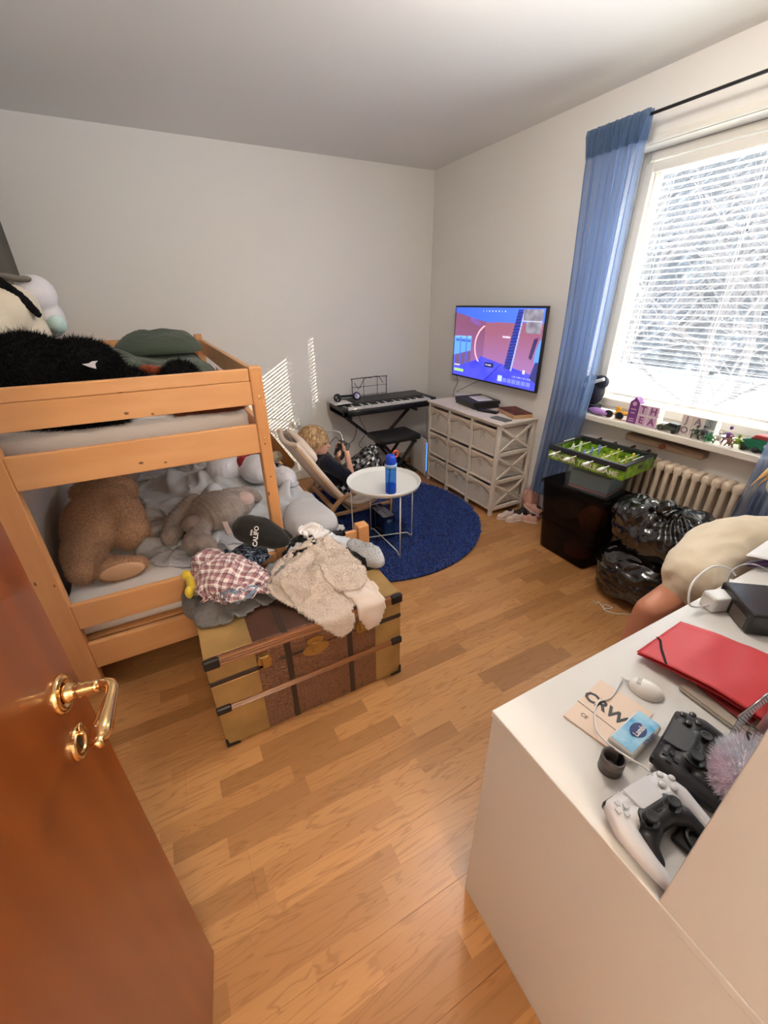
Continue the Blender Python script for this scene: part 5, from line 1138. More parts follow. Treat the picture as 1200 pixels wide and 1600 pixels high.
for v in bm.verts:
    q = v.co - hd_; a = math.atan2(abs(q.y), q.x)        # 0 = face, pi = back of the head
    low = -0.072 if a > 1.8 else (-0.030 - 0.084 * (a - 1.3) if a > 1.3 else (-0.010 - 0.05 * (a - 0.9) if a > 0.9 else (0.006 if a < 0.6 else 0.006 - 0.053 * (a - 0.6))))
    low += 0.003 * math.sin(40 * a)
    if q.z < low: dele.append(v)
    else:
        if q.z < 0.02: v.co.x += 0.10 * (0.02 - q.z) * (1 if a < 1.2 else 0); v.co += Vector((q.x, q.y, 0)).normalized() * 0.004
        v.co += v.normal * 0.0012 * math.sin(60 * math.atan2(q.y, q.x) + 1.5 * noise.noise(q * 18))
bmesh.ops.delete(bm, geom=dele, context='VERTS'); bm.to_mesh(o.data); bm.free(); so = o.modifiers.new('s', 'SOLIDIFY'); so.thickness = 0.006; so.offset = -1; apply_mods(o); o.data.transform(HM)
for s in (-1, 1):
    mb = MB(); mb.ell(hd_ + Vector((0.069, s * 0.027, -0.002)), (0.008, 0.010, 0.0055)); mb.xform(HM); mb.obj('eye', mat('eye_dark', (0.05, 0.04, 0.035, 1), 0.15) if s < 0 else MATS['eye_dark'], boy, True)
mb = MB(); mb.ell(hd_ + Vector((0.084, 0, -0.048)), (0.003, 0.014, 0.004)); mb.xform(HM); mb.obj('lips', mat('lips', rgb(190, 110, 100), 0.4), boy, True)

# ---- game controllers
def controller(name, label, M, shell, mid, pad, btn, wire=None):
    t = thing(name, label, 'game controller'); t.matrix_world = M
    mb = MB()
    mb.chain([((-0.058, 0.022, 0.018), 0.019), ((-0.066, -0.002, 0.016), 0.019), ((-0.066, -0.050, 0.010), 0.014), ((-0.060, -0.082, 0.004), 0.011)])
    mb.chain([((0.058, 0.022, 0.018), 0.019), ((0.066, -0.002, 0.016), 0.019), ((0.066, -0.050, 0.010), 0.014), ((0.060, -0.082, 0.004), 0.011)])
    mb.chain([((-0.058, 0.026, 0.018), 0.0175), ((0.058, 0.026, 0.018), 0.0175)]); mb.chain([((-0.055, 0.006, 0.018), 0.017), ((0.055, 0.006, 0.018), 0.017)])
    mb.xform(Matrix.Translation((0, 0, 0.004))); blend('shell', mb, shell, t, 0.0026, 5)
    mb = MB(); mb.chain([((-0.030, 0.0, 0.020), 0.0165), ((0.030, 0.0, 0.020), 0.0165)]); mb.chain([((-0.026, -0.014, 0.019), 0.017), ((0.026, -0.014, 0.019), 0.017)])
    mb.chain([((-0.045, -0.025, 0.015), 0.014), ((-0.052, -0.052, 0.009), 0.010)]); mb.chain([((0.045, -0.025, 0.015), 0.014), ((0.052, -0.052, 0.009), 0.010)]); mb.chain([((-0.026, -0.018, 0.018), 0.017), ((-0.044, -0.03, 0.015), 0.013)]); mb.chain([((0.026, -0.018, 0.018), 0.017), ((0.044, -0.03, 0.015), 0.013)])
    mb.xform(Matrix.Translation((0, 0, 0.0045))); blend('centre_section', mb, mid, t, 0.0026, 5)
    mb = MB(); mb.prism([(-0.031, 0.041), (0.031, 0.041), (0.027, 0.008), (0.023, 0.004), (-0.023, 0.004), (-0.027, 0.008)], 0.0375, 0.0405); bmesh.ops.bevel(mb.bm, geom=[e for e in mb.bm.edges], offset=0.0012, segments=2, affect='EDGES')
    mb.xform(Matrix.Rotation(R_(3), 4, 'X')); mb.obj('touchpad', pad, t)
    for k in range(4):
        a = k * PI / 2; d = Vector((math.cos(a), math.sin(a), 0))
        mb = MB(); mb.prism([(0.0035, 0), (0.0065, 0.0042), (0.0125, 0.0042), (0.0125, -0.0042), (0.0065, -0.0042)], 0, 0.0022, Matrix.Translation((-0.055, 0.018, 0.0398)) @ Matrix.Rotation(a, 4, 'Z')); mb.obj('direction_button', btn, t)
        mb = MB(); mb.lathe([(0.0058, 0), (0.0058, 0.002), (0.0048, 0.003), (0, 0.0031)], Vector((0.055, 0.018, 0.0390)) + d * 0.0125, 20, cap=False); mb.obj('action_button', btn, t, True)
    for s in (-1, 1):
        mb = MB(); mb.lathe([(0.0155, 0), (0.0145, 0.0025), (0.012, 0.001)], (s * 0.027, -0.012, 0.0378), 28); mb.obj('stick_ring', MATS['black_plastic'], t, True)
        mb = MB(); mb.lathe([(0.006, 0), (0.0055, 0.007), (0.0095, 0.009), (0.0105, 0.011), (0.0095, 0.0128), (0.0075, 0.0122), (0.0, 0.0115)], (s * 0.027, -0.012, 0.0385), 28, cap=False); mb.obj('thumb_stick', MATS['black_matte'], t, True)
        mb = MB(); mb.box((s * 0.055 - 0.015, 0.030, 0.012), (s * 0.055 + 0.015, 0.043, 0.030), 0.005, 2); mb.obj('trigger', MATS['black_plastic'], t)
        mb = MB(); mb.box((s * 0.040 - 0.0015, 0.034, 0.0405), (s * 0.040 + 0.0015, 0.041, 0.0415), 0.0005); mb.obj('small_button', btn, t)
    mb = MB(); mb.box((-0.006, -0.010, 0.0395), (0.006, -0.006, 0.041), 0.001); mb.obj('home_button', MATS['black_plastic'], t)
    return t
bmm = mat('controller_black', (0.022, 0.022, 0.025, 1), 0.42, bump=0.05, bscale=900); wmm = mat('controller_white', (0.74, 0.73, 0.74, 1), 0.35); gpad = mat('touchpad_grey', (0.06, 0.06, 0.065, 1), 0.45)
btn_b = mat('button_black', (0.03, 0.03, 0.033, 1), 0.25); btn_w = mat('button_clear', (0.62, 0.62, 0.63, 1), 0.12)
controller('game_controller', 'black game controller held by the boy in the low chair', Matrix.Translation((1.108, 2.772, 0.535)) @ Matrix.Rotation(-PI / 2, 4, 'Z') @ Matrix.Rotation(R_(50), 4, 'X') @ Matrix.Translation((0, 0, -0.02)), bmm, bmm, gpad, btn_b)
cable('charging_cable', [(1.110, 2.77, 0.580), (1.095, 2.80, 0.64), (1.03, 2.95, 0.62), (0.96, 3.2, 0.56), (0.90, 3.45, 0.56), (0.93, 3.585, 0.50)], 0.0028, MATS['white_plastic'], 'white charging cable looping from the boy\'s controller to the wall', 10)
cable('cable', [(0.74, 3.59, 0.52), (0.84, 3.56, 0.47), (0.88, 3.40, 0.42), (0.90, 3.2, 0.40), (0.95, 3.1, 0.25), (1.0, 3.2, 0.03)], 0.004, mat('cable_grey', rgb(150, 140, 120), 0.5), 'thick grey cable hanging on the back wall behind the low chair', 8)
cable('cable', [(0.70, 3.595, 0.62), (0.86, 3.59, 0.59), (1.02, 3.58, 0.52), (1.08, 3.58, 0.40), (1.07, 3.58, 0.12)], 0.0022, MATS['light_grey'], 'thin grey wire running along the back wall by the sunlit patch', 8)
wo = thing('wall_socket', 'white wall socket with small plugs above the low chair', 'socket', (1.00, Y1, 0.53))
mb = MB(); mb.box((-0.04, -0.012, -0.04), (0.04, 0, 0.04), 0.004); mb.obj('plate', MATS['white_plastic'], wo)
for dx in (-0.018, 0.02): mb = MB(); mb.box((dx - 0.013, -0.05, -0.014), (dx + 0.013, -0.012, 0.014), 0.004); mb.obj('plug', MATS['white_plastic'], wo)

# ================================================================ KEYBOARD, STAND, STOOL
kb = thing('keyboard', 'black electric piano keyboard with white keys by the back wall', 'keyboard', (1.79, 3.41, 0.615))
mb = MB(); mb.box((-0.475, -0.165, 0.0), (0.475, 0.155, 0.055), 0.012, 3); mb.box((-0.475, -0.165, 0.0), (-0.42, 0.155, 0.078), 0.012, 3); mb.box((0.42, -0.165, 0.0), (0.475, 0.155, 0.078), 0.012, 3)
o = mb.obj('case', MATS['black_plastic'], kb); sharpen(o.data, 40)
mb = MB(); mb.bar((0, 0.0, 0.062), (0, 0.155, 0.084), 0.86, 0.03, (0, 0, 1), 0.005); mb.obj('control_panel', mat('panel_black', (0.02, 0.02, 0.022, 1), 0.3, var=0.5, vscale=40), kb)
mb = MB(); kw = 0.84 / 36
for k in range(36): mb.box((-0.42 + k * kw + 0.0006, -0.152, 0.05), (-0.42 + (k + 1) * kw - 0.0006, -0.008, 0.070), 0.001)
tag(mb.obj('white_keys', MATS['white_plastic'], kb), kind='stuff')
mb = MB()
for k in range(36):
    if k % 7 in (0, 1, 3, 4, 5) and k < 35: x = -0.42 + (k + 1) * kw; mb.box((x - 0.006, -0.100, 0.068), (x + 0.006, -0.008, 0.080), 0.0015)
tag(mb.obj('black_keys', MATS['black_plastic'], kb), kind='stuff')
mb = MB()
for k in range(9): mb.box((-0.36 + k * 0.075, 0.05 + 0.03 * (k % 2), 0.0845), (-0.33 + k * 0.075, 0.062 + 0.03 * (k % 2), 0.0895), 0.001)
mb.xform(Matrix.Translation((0, 0, -0.004))); tag(mb.obj('buttons', mat('btn_grey', rgb(110, 110, 115), 0.5), kb), kind='stuff')
mr = thing('music_rest', 'black wire music rest standing up from the keyboard', 'music rest', (1.716, 3.545, 0.69))
mb = MB(); W2, HH = 0.175, 0.185
mb.tube(spline([(-W2, 0, 0), (-W2, 0, HH - 0.02), (-W2 + 0.02, 0, HH), (W2 - 0.02, 0, HH), (W2, 0, HH - 0.02), (W2, 0, 0)], 5), 0.0035, 8); mb.obj('frame', MATS['black_plastic'], mr, True)
for a, b in (((-W2, 0, 0.035), (W2, 0, 0.035)), ((-W2, 0, 0.11), (W2, 0, 0.11)), ((-0.06, 0, 0.0), (-0.06, 0, HH)), ((0.08, 0, 0.0), (0.08, 0, HH))): mb = MB(); mb.tube([a, b], 0.0022, 6); mb.obj('wire', MATS['black_plastic'], mr, True)
cable('cable', [(1.56, 3.54, 0.84), (1.60, 3.53, 0.79), (1.66, 3.53, 0.87), (1.72, 3.53, 0.875), (1.80, 3.535, 0.88), (1.85, 3.53, 0.82)], 0.0028, MATS['black_plastic'], 'black lead slung over the wire music rest', 8)
hp_ = thing('headphones', 'black over ear headphones lying on the left end of the keyboard', 'headphones', (1.44, 3.44, 0.712))
mb = MB(); mb.tube(spline([(-0.095, 0.03, 0.03), (-0.08, 0.08, 0.028), (0.0, 0.09, 0.024), (0.08, 0.05, 0.03), (0.085, -0.01, 0.035)], 6), 0.011, 8); mb.obj('headband', MATS['black_matte'], hp_, True)
for c, nn in (((-0.09, 0.0, 0.035), Vector((0.2, -1, 0.3))), ((0.075, -0.04, 0.04), Vector((0.1, -1, 0.35)))):
    q = nn.normalized().to_track_quat('Z', 'Y').to_matrix().to_4x4()
    mb = MB(); mb.lathe([(0.030, -0.014), (0.036, -0.008), (0.036, 0.008), (0.028, 0.014)], c, 28, M=q); mb.obj('ear_cup', MATS['black_plastic'], hp_, True)
    mb = MB(); mb.lathe([(0.026, 0.0142), (0.023, 0.016), (0.018, 0.0145)], c, 28, M=q); mb.obj('ear_ring', MATS['steel'] if c[0] > 0 else MATS['black_plastic'], hp_, True)
pp = MB(); pp.grid(8, 8, lambda u, v: Vector((-0.08 + 0.16 * u, -0.11 + 0.22 * v, 0.004 * math.sin(u * 3) + 0.002)), ); o = pp.obj('paper', mat('paper_white', (0.78, 0.77, 0.76, 1), 0.7), None, True); o.location = (1.375, 3.46, 0.7035); so = o.modifiers.new('s', 'SOLIDIFY'); so.thickness = 0.0015; apply_mods(o)
tag(o, 'white paper sheet on the left end of the keyboard', 'paper')
st = thing('keyboard_stand', 'black folding X stand under the piano keyboard', 'keyboard stand', (1.72, 3.40, 0))
for s in (-1, 1):
    for dy in (-0.09, 0.09) if False else (0.0,):
        mb = MB(); mb.bar((s * -0.33, s * 0.014, 0.590), (s * 0.31, s * 0.014, 0.03), 0.026, 0.022, (0, 1, 0), 0.003); mb.obj('leg', MATS['black_plastic'], st)
    mb = MB(); mb.tube([(s * -0.33, -0.15, 0.602), (s * -0.33, 0.14, 0.602)], 0.0125, 12); mb.obj('support_arm', MATS['black_plastic'], st, True)
    mb = MB(); mb.tube([(s * 0.31, -0.19, 0.016), (s * 0.31, 0.16, 0.016)], 0.0145, 12); mb.obj('foot', MATS['black_plastic'], st, True)
mb = MB(); mb.cyl((0, -0.035, 0.303), (0, 0.035, 0.303), 0.024); mb.obj('pivot', MATS['black_plastic'], st, True)
sl = thing('keyboard_stool', 'black padded folding stool in front of the keyboard stand', 'stool', (1.725, 3.10, 0))
mb = MB(); mb.box((-0.20, -0.145, 0.415), (0.20, 0.145, 0.468), 0.022, 4); o = mb.obj('seat', mat('seat_black', (0.012, 0.012, 0.013, 1), 0.5, bump=0.1, bscale=300), sl); sharpen(o.data, 60)
for s in (-1, 1):
    for dy in (-0.10, 0.10):
        mb = MB(); mb.bar((s * -0.15, dy + s * 0.012, 0.41), (s * 0.17, dy + s * 0.012, 0.012), 0.024, 0.022, (0, 1, 0), 0.003); mb.obj('leg', MATS['black_plastic'], sl)
    mb = MB(); mb.tube([(s * -0.15, -0.13, 0.402), (s * -0.15, 0.13, 0.402)], 0.011, 10); mb.obj('support_arm', MATS['black_plastic'], sl, True)
    mb = MB(); mb.tube([(s * 0.17, -0.17, 0.014), (s * 0.17, 0.17, 0.014)], 0.013, 10); mb.obj('foot', MATS['black_plastic'], sl, True)
mb = MB(); mb.cyl((0, -0.125, 0.222), (0, 0.125, 0.222), 0.012); mb.obj('pivot', MATS['black_plastic'], sl, True)
cable('cable', [(1.55, 3.56, 0.64), (1.53, 3.57, 0.5), (1.58, 3.58, 0.42), (1.54, 3.58, 0.3), (1.42, 3.57, 0.26), (1.36, 3.56, 0.36), (1.28, 3.56, 0.30)], 0.003, MATS['black_plastic'], 'black power lead hanging in loops below the left of the keyboard', 8)
cable('cable', [(1.63, 3.57, 0.62), (1.62, 3.58, 0.5), (1.68, 3.58, 0.36), (1.60, 3.58, 0.24), (1.72, 3.57, 0.17), (1.83, 3.57, 0.20)], 0.0025, MATS['black_plastic'], 'thin black lead behind the crossing of the keyboard stand', 8)
cable('cable', [(2.05, 3.50, 0.02), (2.12, 3.46, 0.012), (2.17, 3.52, 0.03), (2.24, 3.56, 0.08), (2.30, 3.58, 0.14)], 0.003, MATS['black_plastic'], 'black lead trailing on the floor in the corner beside the drawers', 8)
so_ = thing('power_adapter', 'black power adapter in the corner behind the drawer chest', 'adapter', (2.20, 3.50, 0.012)); mb = MB(); mb.box((-0.035, -0.02, 0), (0.035, 0.02, 0.03), 0.006, 2); mb.obj('body', MATS['black_plastic'], so_)
gc = thing('game_console', 'upright game console with a blue lit edge behind the drawer chest', 'game console', (2.10, 3.20, 0.0))
mb = MB(); mb.box((-0.035, -0.13, 0.0), (0.045, 0.13, 0.33), 0.012, 3); mb.obj('core', MATS['black_plastic'], gc)
mb = MB(); mb.grid(6, 20, lambda u, v: Vector((-0.048 - 0.006 * math.sin(PI * v), -0.135 + 0.27 * u, 0.0 + 0.36 * v + 0.01 * math.sin(PI * u)))); o = mb.obj('side_plate', MATS['white_plastic'], gc, True); q_ = o.modifiers.new('s', 'SOLIDIFY'); q_.thickness = 0.004; apply_mods(o)
mb = MB(); mb.box((-0.041, -0.128, 0.05), (-0.037, -0.124, 0.33), 0.001); mb.obj('light_strip', mat('blue_light', rgb(60, 120, 255), 0.4, emit=(rgb(50, 110, 255), 2.5)), gc)

# ================================================================ CHEST OF BASKET DRAWERS
cx0, cx1, cy0, cy1, CZ = 2.03, 2.385, 2.13, 3.02, 0.73
cd = thing('drawer_chest', 'whitewashed wooden chest with nine woven basket drawers under the television', 'chest of drawers', (2.2, 2.57, 0)); DO = Vector((-2.2, -2.57, 0))
def cp(name, lo, hi, m='whitewash', bev=0.003):
    mb = MB(); mb.box(Vector(lo) + DO, Vector(hi) + DO, bev); return mb.obj(name, MATS[m] if isinstance(m, str) else m, cd)
cp('top', (cx0 - 0.012, cy0 - 0.014, CZ - 0.016), (cx1, cy1 + 0.012, CZ), bev=0.004)
PW = 0.028; cols = [cy0 + k * (cy1 - cy0 - PW) / 3 for k in range(4)]
for k, y in enumerate(cols): cp('post', (cx0, y, 0), (cx0 + 0.028, y + PW, CZ - 0.016))
for y in (cols[0], cols[3]): cp('post', (cx1 - 0.028, y, 0), (cx1, y + PW, CZ - 0.016))
rows = [0.055 + k * 0.2165 for k in range(4)]
for k, z in enumerate(rows):
    for a, b in zip(cols, cols[1:]): cp('front_rail', (cx0 + 0.002, a + PW, z - 0.008), (cx0 + 0.022, b, z + 0.008) if k < 3 else (cx0 + 0.022, b, z + 0.004), bev=0.002)
    for y in (cols[0], cols[3]): cp('side_rail', (cx0 + 0.028, y + 0.004, z - 0.014), (cx1 - 0.028, y + PW - 0.004, z + 0.014) if 0 < k < 3 else (cx1 - 0.028, y + PW - 0.004, z + 0.014), bev=0.002)
for k in range(3):   # X braces of the visible end and the far end
    for y, yy in ((cy0 + 0.004, 0), (cols[3] + 0.016, 1)):
        za, zb = rows[k] + 0.014, rows[k + 1] - 0.014; xa, xb = cx0 + 0.028, cx1 - 0.028
        mb = MB(); mb.bar(Vector((xa, y + 0.006, za)) + DO, Vector((xb, y + 0.006, zb)) + DO, 0.018, 0.010, (0, 1, 0), 0.001); mb.obj('cross_brace', MATS['whitewash'], cd)
        mb = MB(); mb.bar(Vector((xa, y + 0.0055, zb)) + DO, Vector((xb, y + 0.0055, za)) + DO, 0.018, 0.009, (0, 1, 0), 0.001); mb.obj('cross_brace', MATS['whitewash'], cd)
wk = mat('wicker', (0.60, 0.50, 0.40, 1), 0.8); t = NT(wk); tc = t.n('ShaderNodeTexCoord')
ws = []
for ax, s_ in (('X', 70), ('Z', 110)):
    w_ = t.n('ShaderNodeTexWave', {'Vector': tc.outputs['Object'], 'Scale': 28 if ax == 'X' else 36, 'Distortion': 0.6, 'Detail': 1}, wave_type='BANDS', bands_direction='Y' if ax == 'X' else 'Z'); ws.append(w_.outputs[0])
ck = t.math('MULTIPLY', ws[0], ws[1]); t.link(t.ramp(ck, [(0.0, (0.68, 0.60, 0.51, 1)), (0.3, (0.90, 0.84, 0.75, 1))]), t.b.inputs['Base Color'])
bb = t.n('ShaderNodeBump', {'Height': ck, 'Strength': 0.7, 'Distance': 0.004}); t.link(bb.outputs[0], t.b.inputs['Normal'])
mb = MB()   # basket: open box, tapering, origin at the bottom middle of the front
bw, bh, bdp = (cols[1] - cols[0] - PW) / 2 - 0.006, 0.176, 0.31
def basket_mesh():
    mb = MB(); o_, i_ = [], []
    for z, e in ((0, -0.006), (bh, 0)):
        o_.append([mb.bm.verts.new(p) for p in ((0 - e * 0.3, -bw - e, z), (bdp, -bw - e, z), (bdp, bw + e, z), (0 - e * 0.3, bw + e, z))])
    for z, e in ((bh, 0.008), (0.012, 0.012)):
        o_.append([mb.bm.verts.new(p) for p in ((e, -bw + e, z), (bdp - e, -bw + e, z), (bdp - e, bw - e, z), (e, bw - e, z))])
    for a, b in zip(o_, o_[1:]):
        for k in range(4): mb.bm.faces.new((a[k], a[(k + 1) % 4], b[(k + 1) % 4], b[k]))
    mb.bm.faces.new(o_[0][::-1]); mb.bm.faces.new(o_[-1]); return mb.mesh('basket')
bme_ = basket_mesh(); bme_.materials.append(wk)
def flap_mesh(seed):
    mb = MB(); mb.grid(24, 8, lambda u, v: Vector((-0.004 - 0.004 * math.sin(PI * v) - 0.003 * noise.noise(Vector((u * 9, v * 2, seed))) * v, -bw - 0.003 + (2 * bw + 0.006) * u, bh + 0.003 - v * (0.042 + 0.018 * math.cos((u - 0.5) * 2 * PI * 1.0) * -1 + 0.006 * noise.noise(Vector((u * 6, seed, 0)))))))
    o_ = mb.obj('f', None, None, True); s_ = o_.modifiers.new('s', 'SOLIDIFY'); s_.thickness = 0.003; apply_mods(o_); me_ = o_.data.copy(); bpy.data.objects.remove(o_); me_.materials.append(MATS['liner']); me_.name = 'liner_flap'; return me_
def bow_mesh(seed):
    rn = random.Random(seed); mb = MB()
    for s in (-1, 1):
        L = 0.020 + rn.random() * 0.006; mb.tube(spline([(-0.012, 0, 0), (-0.016, s * L * 0.7, 0.008), (-0.014, s * L, -0.002), (-0.012, s * L * 0.5, -0.008), (-0.012, 0, 0)], 4), 0.003, 6)
        mb.tube(spline([(-0.012, 0, 0), (-0.013, s * 0.010, -0.018), (-0.012, s * (0.010 + rn.random() * 0.02), -0.045 - 0.02 * rn.random())], 4), 0.0028, 6)
    mb.ell((-0.013, 0, 0), (0.005, 0.006, 0.006), seg=10, rings=6); m_ = mb.mesh('bow'); m_.materials.append(MATS['liner']); sharpen(m_, 80); return m_
fl_ = [flap_mesh(k * 3.3) for k in range(3)]; bo_ = [bow_mesh(k) for k in range(3)]
for c in range(3):
    for r_ in range(3):
        y = (cols[c] + PW + cols[c + 1]) / 2; z = rows[r_] + 0.010
        o = bpy.data.objects.new('basket', bme_); COL.objects.link(o); o.parent = cd; o.location = Vector((cx0 + 0.005 + 0.004 * ((c + r_) % 2), y, z)) + DO
        f_ = bpy.data.objects.new('liner_flap', fl_[(c + r_) % 3]); COL.objects.link(f_); f_.parent = o
        b_ = bpy.data.objects.new('bow', bo_[(c * 2 + r_) % 3]); COL.objects.link(b_); b_.parent = o; b_.location = (0, 0, bh - 0.030)

# things on the chest
def simple(name, label, cat, loc, rz=0, group=None): return thing(name, label, cat, loc, rz, group)
wb = simple('white_box', 'flat white box behind the black game console on the drawer chest', 'box', (2.325, 2.885, CZ)); mb = MB(); mb.box((-0.05, -0.10, 0), (0.06, 0.10, 0.045), 0.004); mb.obj('carton', MATS['white_plastic'], wb)
ps = simple('game_console', 'flat black game console lying on the drawer chest below the television', 'game console', (2.255, 2.665, CZ), R_(-8))
mb = MB(); mb.prism([(-0.10, -0.155), (0.11, -0.16), (0.115, 0.15), (-0.11, 0.145)], 0.004, 0.026); mb.obj('lower_shell', MATS['black_plastic'], ps)
mb = MB(); mb.prism([(-0.115, -0.15), (0.12, -0.155), (0.125, 0.145), (-0.12, 0.14)], 0.030, 0.056); o = mb.obj('upper_shell', MATS['black_plastic'], ps)
mb = MB(); mb.box((-0.10, -0.13, 0), (0.10, 0.13, 0.032), 0.002); mb.obj('core', MATS['black_matte'], ps)
pw = simple('paper', 'white sheet of paper lying on the black game console', 'paper', (2.27, 2.64, CZ + 0.0565), R_(-14)); mb = MB(); mb.grid(6, 6, lambda u, v: Vector((-0.06 + 0.13 * u, -0.09 + 0.18 * v, 0.001 + 0.004 * u * v))); o = mb.obj('sheet_of_paper', MATS['paper_white'], pw, True); s_ = o.modifiers.new('s', 'SOLIDIFY'); s_.thickness = 0.001; apply_mods(o)
rm_ = simple('remote_control', 'black remote control in front of the game console on the chest', 'remote control', (2.175, 2.43, CZ), R_(-72)); mb = MB(); mb.box((-0.085, -0.022, 0), (0.085, 0.022, 0.018), 0.006, 2); mb.obj('case', MATS['black_plastic'], rm_)
tg = simple('tablet', 'small grey green tablet at the front corner of the drawer chest', 'tablet', (2.115, 2.215, CZ), R_(4)); mb = MB(); mb.box((-0.035, -0.075, 0), (0.035, 0.075, 0.008), 0.003, 2); mb.obj('case', mat('tablet_grey', rgb(110, 116, 104), 0.3), tg)
bk_ = simple('board_game', 'wooden box with a brown and black patterned lid on the right of the chest', 'box', (2.295, 2.27, CZ), R_(-14))
mb = MB(); mb.box((-0.075, -0.125, 0), (0.075, 0.125, 0.028), 0.003); mb.obj('tray', MATS['birch'], bk_)
m_ = mat('game_lid', rgb(120, 45, 25), 0.5, var=0.85, vscale=22); mb = MB(); mb.box((-0.072, -0.122, 0.028), (0.072, 0.122, 0.034), 0.001); mb.obj('lid', m_, bk_)

# ================================================================ TELEVISION
tvx = 2.325; ty0, ty1, tz0, tz1 = 2.13, 3.115, 0.905, 1.458
tv = thing('television', 'wall mounted flat television showing a blue and brown game scene', 'television', (tvx, (ty0 + ty1) / 2, (tz0 + tz1) / 2)); cyv, czv = (ty0 + ty1) / 2, (tz0 + tz1) / 2
mb = MB(); mb.box((0, ty0 - cyv, tz0 - czv), (0.022, ty1 - cyv, tz1 - czv), 0.004, 2); mb.obj('casing', MATS['black_plastic'], tv)
mb = MB(); mb.box((0.022, -0.12, -0.12), (0.069, 0.12, 0.12), 0.004); mb.obj('wall_mount', MATS['black_matte'], tv)
SW, SH = (ty1 - ty0) / 2 - 0.013, (tz1 - tz0) / 2 - 0.013
def inside(p, poly):
    x, y = p; c = False
    for (x1, y1), (x2, y2) in zip(poly, poly[1:] + poly[:1]):
        if (y1 > y) != (y2 > y) and x < (x2 - x1) * (y - y1) / (y2 - y1) + x1: c = not c
    return c
def lerp3(a, b, t): return tuple(x + (y - x) * t for x, y in zip(a, b))
def screen(u, v):
    """u left to right, v top to bottom"""
    nz = noise.noise(Vector((u * 9, v * 6, 0)))
    ax = 0.40
    ceil_v = 0.19 - 0.12 * max(0, (ax - u) / ax) if u < ax else 0.19 - 0.03 * (u - ax)
    floor_v = 0.70 + 0.20 * max(0, (0.36 - u) / 0.36) if u < 0.36 else 0.66 + 0.24 * (u - 0.36)
    if v < ceil_v: c = lerp3((58, 96, 225), (76, 120, 245), u)
    elif v < floor_v:
        base = (132, 78, 108) if u < ax else (148, 88, 112); c = lerp3(base, (158, 118, 196), min(1, max(0, (v - ceil_v - 0.12) * 1.4)))
        if u < ax: c = lerp3(c, (110, 58, 92), 0.25)
    else: c = lerp3((60, 66, 225), (82, 82, 235), 0.5 + nz)
    if inside((u, v), [(0.43, 1.0), (0.62, 0.72), (0.635, 0.72), (0.46, 1.0)]): c = lerp3(c, (36, 36, 150), 0.6)
    # lockers on the left
    if inside((u, v), [(0.0, 0.41), (0.235, 0.395), (0.235, 0.60), (0.0, 0.70)]):
        c = (96, 158, 250) if v > 0.43 + 0.0 * u else (130, 185, 255)
        if abs(u - 0.09) < 0.004 or abs(u - 0.17) < 0.004: c = (50, 80, 170)
        if 0.455 < v < 0.48 and (u % 0.08) > 0.02 and u < 0.225: c = (60, 90, 190)
    elif u < 0.24 and 0.62 < v < floor_v and v > 0.66 - 0.2 * u: c = lerp3((110, 80, 110), (80, 90, 210), 1.0 if (u * 12) % 1 < 0.28 else 0.1)
    # blue pillar on the right
    if inside((u, v), [(0.745, 0.02), (0.80, 0.02), (0.73, 0.78), (0.655, 0.78)]): c = lerp3((46, 62, 170), (24, 30, 92), 1 if (v * 26 + u * 6) % 1 < 0.4 else 0)
    if inside((u, v), [(0.80, 0.02), (0.812, 0.02), (0.742, 0.80), (0.728, 0.80)]): c = (170, 180, 240)
    if inside((u, v), [(0.93, 0.36), (0.97, 0.34), (0.93, 0.62), (0.90, 0.60)]): c = (60, 40, 90)
    if inside((u, v), [(0.955, 0.52), (0.99, 0.36), (1.0, 0.36), (1.0, 0.66), (0.955, 0.66)]): c = (90, 150, 235)
    if inside((u, v), [(0.93, 0.86), (0.97, 0.64), (1, 0.64), (1, 0.9)]): c = (38, 44, 120)
    # corner map
    if 0.80 < u < 0.985 and 0.015 < v < 0.30:
        q = noise.noise(Vector((u * 22, v * 13, 4))); c = lerp3((112, 104, 118), (158, 156, 168), min(1, max(0, 0.5 + q))) if u > 0.84 or v < 0.16 else c
        if abs(v - 0.155) < 0.006: c = (210, 215, 240)
    # white arc and glow
    dx, dy = (u - 0.50) * 1.0, (v - 0.52)
    rr_ = math.hypot(dx * 1.1, dy * 0.72)
    if abs(rr_ - 0.235) < 0.008 and u < 0.44 and 0.24 < v < 0.74: c = lerp3(c, (255, 205, 215), 0.9)
    # purple lettering blob, ammo panel, bars, inventory row
    if ((u - 0.27) / 0.075) ** 2 + ((v - 0.19 - (u - .27) * 0.5) / 0.04) ** 2 < 1: c = lerp3(c, (120, 90, 210), 0.5 + 0.8 * noise.noise(Vector((u * 70, v * 50, 1))))
    if 0.425 < u < 0.535 and 0.735 < v < 0.80: c = (225, 228, 245) if (abs(v - 0.767) < 0.010 and 0.442 < u < 0.518 and (u * 60) % 1 < 0.6) else (26, 30, 84)
    if 0.02 < u < 0.155 and 0.90 < v < 0.935: c = (170, 225, 105)
    if 0.02 < u < 0.10 and 0.83 < v < 0.85 and (u * 110) % 1 < 0.6: c = (225, 230, 250)
    if 0.66 < u < 0.96 and 0.905 < v < 0.965: c = lerp3(c, (135, 150, 245), 0.75) if (u - 0.66) % 0.05 < 0.042 else c
    if 0.60 < u < 0.65 and 0.885 < v < 0.965: c = (190, 205, 255)
    if 0.76 < u < 0.95 and 0.855 < v < 0.875 and (u * 50) % 1 < 0.35: c = (200, 215, 255)
    if 0.86 < u < 0.885 and 0.76 < v < 0.81: c = (235, 235, 255)
    if 0.33 < u < 0.62 and 0.035 < v < 0.05 and (u * 28) % 1 < 0.22: c = (235, 240, 255)
